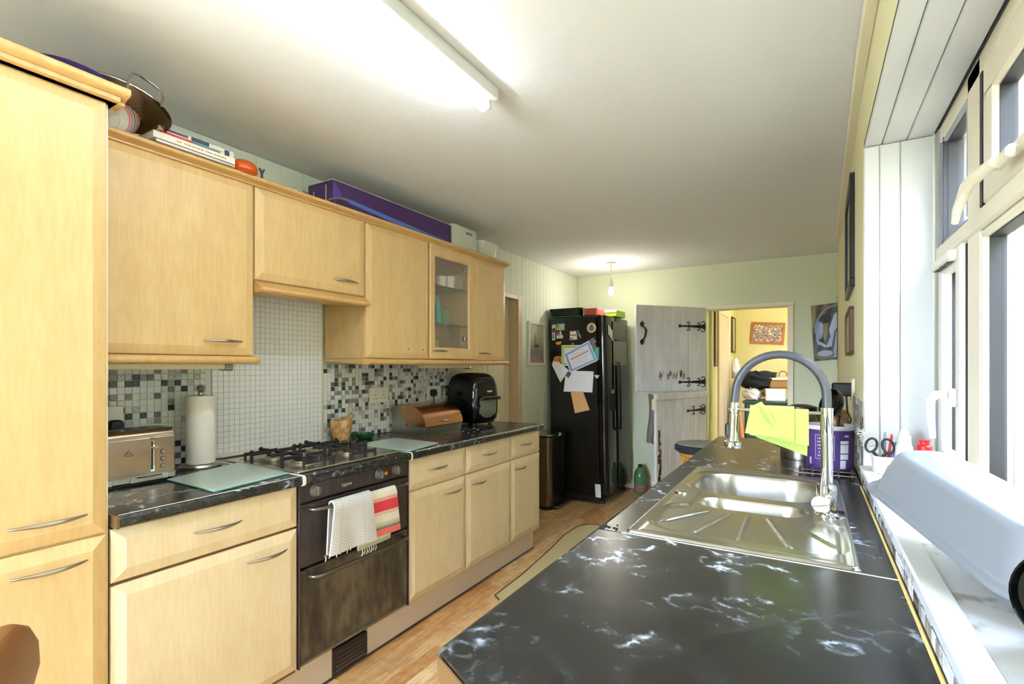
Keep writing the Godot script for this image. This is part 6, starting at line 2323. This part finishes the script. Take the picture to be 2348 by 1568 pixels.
func sink_and_tap() -> void:
	var t := thing("sink", "stainless steel one and a half bowl sink with fan ribbed drainer", "sink", Vector3.ZERO)
	var st := S()
	var nx := 150
	var nd := 290
	var x0 := -0.406
	var x1 := 0.090
	var d0 := 1.248
	var d1 := 2.202
	st.set_smooth_group(1)
	var P := []
	for i in nx + 1:
		var row := PackedVector3Array()
		for j in nd + 1:
			var x := lerpf(x0, x1, float(i) / nx)
			var d := lerpf(d0, d1, float(j) / nd)
			row.append(V(x, sink_y(x, d), d))
		P.append(row)
	for i in nx:
		for j in nd:
			for q in [P[i][j], P[i + 1][j + 1], P[i + 1][j], P[i][j], P[i][j + 1], P[i + 1][j + 1]]:
				st.add_vertex(q)
	obj("basin", st, M.sink_steel, t)
	st = S()
	for q in [[-0.163, 1.975, 0.7565, 0.042], [-0.155, 1.678, 0.8255, 0.026]]:
		lathe(st, [Vector2(0, 0.001), Vector2(q[3] * 0.6, 0.001), Vector2(q[3] * 0.9, 0.004), Vector2(q[3], 0.001), Vector2(q[3], -0.004)], V(q[0], q[2], q[1]), Vector3.UP, 24)
	obj("plug_hole", st, M.chrome, t)
	st = S()
	lathe(st, [Vector2(0, 0), Vector2(0.022, 0), Vector2(0.021, 0.004), Vector2(0.014, 0.007), Vector2(0, 0.008)], V(-0.368, 0.9135, 1.726), Vector3.UP, 24)
	obj("overflow_button", st, M.chrome, t)
	# tap
	var X := 0.040
	var D := 1.672
	var tp := thing("kitchen_tap", "chrome kitchen tap with a grey arched hose and pull down spray", "tap", Vector3.ZERO)
	st = S()
	lathe(st, [Vector2(0, 0), Vector2(0.030, 0), Vector2(0.030, 0.004), Vector2(0.0255, 0.008), Vector2(0.0255, 0.075), Vector2(0.0235, 0.082), Vector2(0.0150, 0.086), Vector2(0.0150, 0.215), Vector2(0.016, 0.217), Vector2(0.016, 0.300), Vector2(0, 0.300)], V(X, 0.9135, D), Vector3.UP, 28)
	obj("post", st, M.chrome, tp)
	st = S()
	box(st, V(X + 0.02, 0.9155, D + 0.01), Vector3(0.05, 0.004, 0.07), 0.002)
	obj("base_plate", st, M.chrome, tp)
	# lever: a drum towards the camera with an upright rod
	st = S()
	var fw := V(-0.25, 0, -1).normalized()
	lathe(st, [Vector2(0, 0.0), Vector2(0.0215, 0.0), Vector2(0.0215, 0.048), Vector2(0.0245, 0.052), Vector2(0.0245, 0.064), Vector2(0.022, 0.067), Vector2(0, 0.067)], V(X, 0.955, D), fw, 26)
	obj("lever_drum", st, M.chrome, tp)
	st = S()
	var lb := V(X, 0.955, D) + fw * 0.058
	tube(st, [lb + Vector3(0, 0.015, 0), lb + Vector3(0.001, 0.05, -0.002), lb + Vector3(0.006, 0.095, 0.0)], [0.0062, 0.0055, 0.005], 10)
	obj("lever_rod", st, M.chrome, tp)
	st = S()
	var hose := [V(X, 1.205, D), V(X, 1.235, D)]
	var cx := -0.0785
	for k in 23:
		var an := PI * k / 22.0
		hose.append(V(cx + cos(an) * 0.1185, 1.243 + sin(an) * 0.122, D))
	hose.append(V(-0.199, 1.228, D))
	hose.append(V(-0.201, 1.215, D))
	tube(st, hose, 0.0118, 16)
	obj("hose", st, M.hose_grey, tp)
	var sx := -0.203
	st = S()
	lathe(st, [Vector2(0, 1.222), Vector2(0.0135, 1.222), Vector2(0.0165, 1.193), Vector2(0.013, 1.191), Vector2(0.013, 1.186), Vector2(0.0145, 1.184), Vector2(0.0148, 1.118), Vector2(0.017, 1.106), Vector2(0.0245, 1.100), Vector2(0.0250, 1.098), Vector2(0.0245, 1.084), Vector2(0.021, 1.081), Vector2(0, 1.081)], V(sx, 0, D), Vector3(0.03, 1, 0.02), 28)
	# the lathe leans a little, so shift it back over its place
	obj("spray_head", st, M.chrome, tp).position = Vector3(-0.034, 0, -0.022)
	st = S()
	box(st, V(sx - 0.016, 1.135, D - 0.004), Vector3(0.012, 0.042, 0.012), 0.004)
	obj("trigger", st, M.black_plastic, tp)
	st = S()
	tube(st, [V(X - 0.012, 1.197, D), V(sx + 0.028, 1.199, D), V(sx + 0.016, 1.199, D)], [0.0048, 0.0048, 0.0075], 10)
	tube(st, arc_pts(V(sx + 0.001, 1.199, D), Vector3.RIGHT, Vector3.BACK, 0.0165, 0.0, TAU * 0.999, 18), 0.004, 8)
	obj("holder_arm", st, M.chrome, tp)
	# green cloth over the arm: a folded outer layer and a longer inner one
	var gl := thing("dish_cloth", "lime green microfibre cloth folded over the tap's arm", "cloth", Vector3.ZERO)
	var dr := func(u: float, v: float, xa: float, xb: float, front_l: Vector2, back_l: Vector2, rr: float, wav: float, ph: float) -> Vector3:
		var fl := lerpf(front_l.x, front_l.y, u)
		var bl := lerpf(back_l.x, back_l.y, u)
		var L := fl + PI * rr + bl
		var s := v * L
		var x := lerpf(xa, xb, u)
		var k := 0.0
		if s < fl:
			k = 1.0 - s / fl
			return V(x - 0.012 * k * (1.0 - u), 1.197 - (fl - s), D - rr - 0.006 * k - wav * sin(u * 8.0 + ph) * (0.3 + k))
		if s < fl + PI * rr:
			var an := (s - fl) / rr
			return V(x, 1.197 + sin(an) * rr, D - cos(an) * rr)
		k = (s - fl - PI * rr) / bl
		return V(x - 0.004 * k, 1.197 - (s - fl - PI * rr), D + rr + 0.004 * k + wav * 0.6 * sin(u * 7.0 + ph + 1.0) * k)
	st = S()
	sheet(st, 26, 30, func(u: float, v: float) -> Vector3: return dr.call(u, v, -0.155, -0.040, Vector2(0.066, 0.078), Vector2(0.075, 0.095), 0.014, 0.004, 0.5), 0.007)
	obj("outer_fold", st, M.green_cloth, gl)
	st = S()
	sheet(st, 26, 30, func(u: float, v: float) -> Vector3: return dr.call(u, v, -0.135, -0.004, Vector2(0.070, 0.092), Vector2(0.080, 0.125), 0.0075, 0.003, 2.0), 0.006)
	obj("inner_fold", st, M.green_cloth, gl)
	st = S()
	tube(st, [V(-0.150, 1.208, D - 0.002), V(-0.128, 1.216, D - 0.006), V(-0.112, 1.198, D - 0.018), V(-0.098, 1.172, D - 0.020), V(-0.090, 1.150, D - 0.016)], [0.004, 0.010, 0.009, 0.007, 0.002], 12)
	obj("crease", st, M.green_cloth, gl)

func right_counter_things() -> void:
	# purple tub
	var o := V(0.066, 0.911, 2.40)
	var t := thing("chocolate_tub", "round purple tub with pale lettering behind the tap", "tub", o)
	var st := S()
	lathe(st, [Vector2(0, 0), Vector2(0.078, 0), Vector2(0.081, 0.004), Vector2(0.086, 0.172), Vector2(0.083, 0.172), Vector2(0.077, 0.006), Vector2(0, 0.006)], Vector3.ZERO, Vector3.UP, 44)
	obj("tub", st, M.purple_tub, t)
	st = S()
	lathe(st, [Vector2(0.0845, 0.168), Vector2(0.0895, 0.170), Vector2(0.0905, 0.182), Vector2(0.0885, 0.186), Vector2(0.083, 0.184), Vector2(0.082, 0.170), Vector2(0.0845, 0.168)], Vector3.ZERO, Vector3.UP, 44)
	obj("rim", st, M.tub_rim, t)
	var wrap := func(called: String, a0: float, a1: float, y0: float, y1: float, m: Material, lift := 0.0006) -> void:
		var s := S()
		sheet(s, 8, 2, func(u: float, v: float) -> Vector3:
			var a := lerpf(a0, a1, u)
			var y := lerpf(y0, y1, v)
			var rr := 0.081 + 0.005 * y / 0.172 + lift
			return Vector3(sin(a) * rr, y, cos(a) * rr), 0.0008)
		obj(called, s, m, t)
	# frame of the printed panel, then rows of pale words (unreadable in the photograph)
	wrap.call("panel_border", -0.62, -0.60, 0.055, 0.15, M.lilac_print)
	wrap.call("panel_border", 0.16, 0.18, 0.055, 0.15, M.lilac_print)
	wrap.call("panel_border", -0.62, 0.18, 0.055, 0.057, M.lilac_print)
	wrap.call("panel_border", -0.62, 0.18, 0.148, 0.150, M.lilac_print)
	var r := RandomNumberGenerator.new()
	r.seed = 8
	for k in 6:
		var a := -0.54 + r.randf() * 0.08
		var y := 0.066 + k * 0.0135
		while a < 0.08:
			var w := 0.03 + r.randf() * 0.06
			wrap.call("panel_print", a, minf(a + w, 0.10), y, y + 0.006, M.lilac_print)
			a += w + 0.035
	wrap.call("white_label", 0.42, 0.80, 0.118, 0.130, M.label_white)
	wrap.call("white_label", 0.42, 0.80, 0.082, 0.115, M.label_white)
	wrap.call("white_label", 0.42, 0.80, 0.058, 0.078, M.label_white)
	wrap.call("white_label", 0.42, 0.68, 0.022, 0.054, M.label_white)
	wrap.call("white_mark", 0.60, 0.80, 0.145, 0.152, M.label_white)
	wrap.call("round_mark", -0.95, -0.85, 0.030, 0.058, M.lilac_print)
	# utensils and lids heaped in the tub
	st = S()
	bowl_shape(st, V(0.105, 1.165, 2.45), Vector3(-0.85, 0.35, 0.45), 0.062, 0.05, 0.02, 0.004)
	var ld := one("pan_lid", st, M.black_gloss, "round glossy black ladle bowl standing in the purple tub", "utensil")
	st = S()
	tube(st, [V(0.10, 1.13, 2.44), V(0.085, 1.00, 2.41), V(0.08, 0.925, 2.40)], 0.006, 8)
	obj("stem", st, M.black_plastic, ld)
	var kt := thing("kettle", "steel and black kettle behind the purple tub", "kettle", V(-0.035, 0.911, 2.66))
	st = S()
	lathe(st, [Vector2(0, 0), Vector2(0.085, 0), Vector2(0.086, 0.01), Vector2(0.080, 0.12), Vector2(0.066, 0.215), Vector2(0.06, 0.222), Vector2(0, 0.222)], Vector3.ZERO, Vector3.UP, 32)
	obj("body", st, M.nickel, kt)
	st = S()
	lathe(st, [Vector2(0.0, 0.222), Vector2(0.064, 0.222), Vector2(0.062, 0.236), Vector2(0.03, 0.245), Vector2(0, 0.246)], Vector3.ZERO, Vector3.UP, 28)
	obj("lid", st, M.black_plastic, kt)
	st = S()
	tube(st, [Vector3(-0.062, 0.215, 0), Vector3(-0.115, 0.205, 0), Vector3(-0.125, 0.14, 0), Vector3(-0.105, 0.06, 0), Vector3(-0.084, 0.05, 0)], 0.011, 10)
	obj("handle", st, M.black_plastic, kt)
	st = S()
	loft(st, [PackedVector3Array([Vector3(0.055, 0.21, -0.03), Vector3(0.055, 0.21, 0.03), Vector3(0.07, 0.15, 0.015), Vector3(0.07, 0.15, -0.015)]), PackedVector3Array([Vector3(0.092, 0.215, -0.012), Vector3(0.092, 0.215, 0.012), Vector3(0.090, 0.195, 0.008), Vector3(0.090, 0.195, -0.008)])], true)
	obj("spout", st, M.nickel, kt)
	st = S()
	heap(st, V(0.10, 1.10, 2.50), Vector3(0.035, 0.05, 0.035), 41)
	one("wooden_utensils", st, M.mango_wood, "brown wooden utensil heads standing in the purple tub", "utensil")
	# charger and lead on the right wall
	var ch := thing("charger", "black plug adaptor with a hanging lead on the right wall", "plug", Vector3.ZERO)
	st = S()
	bx(st, 0.085, 0.165, 1.195, 1.255, 2.72, 2.79, 0.006)
	obj("adaptor", st, M.black_plastic, ch)
	st = S()
	tube(st, [V(0.14, 1.20, 2.74), V(0.142, 1.15, 2.73), V(0.145, 1.08, 2.72), V(0.150, 0.98, 2.70), V(0.145, 0.917, 2.68)], 0.004, 8)
	tube(st, [V(0.10, 1.20, 2.76), V(0.098, 1.17, 2.75), V(0.085, 1.155, 2.72), V(0.10, 1.14, 2.68), V(0.14, 1.13, 2.62), V(0.150, 1.10, 2.58), V(0.13, 1.06, 2.56)], 0.003, 8)
	obj("lead", st, M.black_plastic, ch)
	st = S()
	bx(st, 0.158, 0.172, 1.17, 1.275, 2.68, 2.82, 0.003)
	one("wall_socket", st, M.cream_paint, "cream wall socket holding the black adaptor on the right wall", "socket")
	# wire rack
	var w := thing("wire_rack", "small grey wire rack lying on the worktop behind the sink", "rack", Vector3.ZERO)
	st = S()
	for d in [2.222, 2.300]: tube(st, [V(-0.052, 0.924, d), V(0.145, 0.924, d)], 0.0035, 8)
	obj("rail", st, M.nickel, w)
	for k in 5:
		st = S()
		var x := -0.035 + k * 0.042
		tube(st, [V(x, 0.915, 2.215), V(x, 0.928, 2.235), V(x, 0.940, 2.26), V(x, 0.930, 2.295), V(x, 0.915, 2.31)], 0.004, 8)
		obj("wire", st, M.rail_metal, w)

func sill_things() -> void:
	# washing-up bowl, upside down, one end lifted over the edge of the sill
	var A := V(0.232, 1.010, 0.900)
	var B := V(0.084, 1.087, 1.275)
	var L := (A - B).length()
	var ux := (A - B).normalized()
	var side := Vector3(0.92, 0.0, -0.36)
	side = (side - ux * side.dot(ux)).normalized()
	var upv := side.cross(ux).normalized()
	if upv.y < 0: upv = -upv
	var o := (A + B) / 2.0 + side * 0.085
	var b := thing("washing_up_bowl", "grey plastic washing up bowl upside down across the window sill", "washing up bowl", Vector3.ZERO)
	var st := S()
	var rings := []
	var mk := func(w: float, l: float, r: float, y: float) -> PackedVector3Array:
		var out := PackedVector3Array()
		for p in rrect(l, w, minf(r, w / 2 - 0.001), 8): out.append(o + ux * p.x + side * p.y + upv * y)
		return out
	for q in [[0.170, L, 0.055, 0.0], [0.172, L + 0.002, 0.056, 0.004], [0.170, L, 0.055, 0.008], [0.148, L - 0.026, 0.050, 0.009], [0.144, L - 0.030, 0.048, 0.014], [0.126, L - 0.050, 0.045, 0.056], [0.122, L - 0.054, 0.045, 0.059], [0.113, L - 0.064, 0.045, 0.076], [0.100, L - 0.080, 0.040, 0.087], [0.080, L - 0.105, 0.034, 0.092]]: rings.append(mk.call(q[0], q[1], q[2], q[3]))
	for q in [[0.078, L - 0.108, 0.034, 0.089], [0.108, L - 0.070, 0.045, 0.073], [0.138, L - 0.036, 0.048, 0.014], [0.146, L - 0.030, 0.05, 0.006], [0.168, L - 0.003, 0.055, 0.001]]: rings.append(mk.call(q[0], q[1], q[2], q[3]))
	loft(st, rings, false)
	var mid := PackedVector3Array(rings[9])
	obj("bowl", st, M.wash_bowl, b)
	st = S()
	loft(st, [mk.call(0.080, L - 0.105, 0.034, 0.092), mk.call(0.079, L - 0.106, 0.034, 0.090)], true)
	obj("base", st, M.wash_bowl, b)
	st = S()
	for k in 2: tube(st, [o - ux * (L / 2 - 0.008) + side * (-0.045 + k * 0.03) + upv * 0.010, o - ux * (L / 2 - 0.016) + side * (-0.045 + k * 0.03) + upv * 0.013], 0.004, 8)
	obj("handle_rib", st, M.wash_bowl, b)
	# dark pan handle end and a sprig at the right edge of the sill
	st = S()
	lathe(st, [Vector2(0, -0.02), Vector2(0.044, -0.02), Vector2(0.057, -0.012), Vector2(0.063, 0.004), Vector2(0.061, 0.006), Vector2(0.055, -0.008), Vector2(0.042, -0.015), Vector2(0, -0.015)], V(0.276, 1.050, 0.850), V(-0.40, 0.22, -1.3), 40)
	one("black_dish", st, M.black_gloss, "black round dish leaning at the right end of the grey bowl", "dish")
	var lf := thing("sprig", "loose sprig of green leaves lying on the sill", "leaves", Vector3.ZERO)
	for q in [[0.225, 0.83, 0.4], [0.245, 0.845, -0.7], [0.262, 0.86, -0.2]]:
		st = S()
		var dir := V(cos(q[2]), 0, sin(q[2]))
		var pr := Vector3.UP.cross(dir)
		sheet(st, 8, 4, func(u: float, v: float) -> Vector3: return V(q[0], 0.991 + 0.012 * sin(u * PI), q[1]) + dir * (u * 0.055) + pr * ((v - 0.5) * 0.014 * sin(u * PI)), 0.0006)
		obj("leaf", st, M.leaf_green, lf)
	# clear tray, bottles, scissors, pens and brush behind the bowl
	var tr := thing("clear_tray", "clear plastic tray standing on the sill behind the grey bowl", "tray", Vector3.ZERO)
	st = S()
	for q in [[0.236, 0.240, 1.56, 1.78], [0.336, 0.340, 1.56, 1.78]]: bx(st, q[0], q[1], 0.986, 1.055, q[2], q[3], 0.0)
	for q in [[1.56, 1.564], [1.776, 1.78]]: bx(st, 0.24, 0.336, 0.986, 1.055, q[0], q[1], 0.0)
	obj("tray_wall", st, M.clear_plastic, tr)
	st = S()
	bx(st, 0.24, 0.336, 0.985, 0.988, 1.564, 1.776, 0.0)
	obj("tray_floor", st, M.clear_plastic, tr)
	st = S()
	bx(st, 0.226, 0.350, 1.055, 1.058, 1.55, 1.565, 0.0)
	bx(st, 0.226, 0.350, 1.055, 1.058, 1.775, 1.79, 0.0)
	bx(st, 0.226, 0.241, 1.055, 1.058, 1.565, 1.775, 0.0)
	bx(st, 0.335, 0.350, 1.055, 1.058, 1.565, 1.775, 0.0)
	obj("tray_rim", st, M.clear_plastic, tr)
	var wb := thing("washing_up_liquid", "clear washing up liquid bottle with a red cap on the sill", "bottle", V(0.287, 0.9855, 1.88))
	st = S()
	lathe(st, [Vector2(0, 0), Vector2(0.030, 0), Vector2(0.032, 0.004), Vector2(0.032, 0.06), Vector2(0.027, 0.080), Vector2(0.016, 0.094), Vector2(0.014, 0.097), Vector2(0, 0.097)], Vector3.ZERO, Vector3.UP, 26)
	obj("bottle", st, mat("liquid_clear", "c9d6d4", 0.08) if not M.has("liquid_clear") else M.liquid_clear, wb)
	M.liquid_clear.transparency = BaseMaterial3D.TRANSPARENCY_ALPHA
	M.liquid_clear.albedo_color.a = 0.3
	st = S()
	lathe(st, [Vector2(0, 0.097), Vector2(0.0185, 0.097), Vector2(0.0185, 0.112), Vector2(0.012, 0.116), Vector2(0.0125, 0.126), Vector2(0.015, 0.129), Vector2(0, 0.129)], Vector3.ZERO, Vector3.UP, 22)
	obj("cap", st, M.red_cap, wb)
	var sp := thing("spray_bottle", "white bottle with a frosted clear cap beside the red capped one", "bottle", V(0.255, 0.9855, 2.00))
	st = S()
	lathe(st, [Vector2(0, 0), Vector2(0.022, 0), Vector2(0.0225, 0.09), Vector2(0.0185, 0.100), Vector2(0, 0.100)], Vector3.ZERO, Vector3.UP, 22)
	obj("bottle", st, M.upvc_white, sp)
	st = S()
	lathe(st, [Vector2(0, 0.100), Vector2(0.0185, 0.100), Vector2(0.0175, 0.124), Vector2(0.0125, 0.130), Vector2(0.0115, 0.140), Vector2(0.006, 0.147), Vector2(0, 0.148)], Vector3.ZERO, Vector3.UP, 22)
	obj("cap", st, M.bag_clear, sp)
	var po := V(0.205, 0.9855, 2.02)
	var ct := thing("pen_pot", "small white pot on the sill holding scissors and pens", "pot", po)
	st = S()
	lathe(st, [Vector2(0, 0), Vector2(0.030, 0), Vector2(0.033, 0.055), Vector2(0.031, 0.055), Vector2(0.028, 0.003), Vector2(0, 0.003)], Vector3.ZERO, Vector3.UP, 24)
	obj("pot", st, M.upvc_white, ct)
	var sc := thing("scissors", "black handled scissors standing handles up in the pot", "scissors", Vector3.ZERO)
	for s in [-1, 1]:
		st = S()
		var c := po + Vector3(s * 0.022 - 0.012, 0.088, 0.01)
		tube(st, arc_pts(c, Vector3(1, 0.25 * s, 0).normalized() * 0.68, Vector3(-0.25 * s, 1, 0), 0.022, 0, TAU * 0.999, 20), 0.0036, 8)
		tube(st, [c + Vector3(-s * 0.005, -0.022, 0), po + Vector3(-0.010, 0.045, 0.008)], 0.0045, 8)
		obj("handle", st, M.black_plastic, sc)
		st = S()
		box(st, po + Vector3(-0.010 + s * 0.001, 0.026, 0.008 + s * 0.0012), Vector3(0.008, 0.044, 0.0015), 0.0004)
		obj("blade", st, M.nickel, sc)
	for q in [["red pen standing in the pot between the scissors", 0.018, 0.125, "red_cap"], ["grey pen standing tallest at the back of the pot", 0.004, 0.130, "grey_strip"], ["lilac pen standing at the right of the pot", 0.026, 0.10, "blue_clip"]]:
		st = S()
		tube(st, [po + Vector3(q[1] * 0.4, 0.006, -0.008), po + Vector3(q[1] * 1.2, q[2] - 0.012, -0.014), po + Vector3(q[1] * 1.25, q[2], -0.014)], [0.004, 0.004, 0.002], 8)
		one("pen", st, M[q[3]], q[0], "pen", "pens in the sill pot")
	var br := thing("bottle_brush", "white bristled bottle brush leaning in the corner of the sill", "brush", Vector3.ZERO)
	st = S()
	tube(st, [V(0.19, 0.987, 2.06), V(0.165, 1.07, 2.07), V(0.150, 1.115, 2.075)], 0.003, 6)
	obj("handle", st, M.upvc_white, br)
	st = S()
	var r := RandomNumberGenerator.new()
	r.seed = 2
	for k in 170:
		var u := r.randf()
		var c := V(lerpf(0.178, 0.148, u), lerpf(1.03, 1.115, u), lerpf(2.065, 2.075, u))
		var d := Vector3(r.randf_range(-1, 1), r.randf_range(-0.4, 0.6), r.randf_range(-1, 1)).normalized()
		tube(st, [c, c + d * (0.014 + r.randf() * 0.008)], 0.0008, 3)
	obj("bristles", st, M.paper, br).set_meta("kind", "stuff")
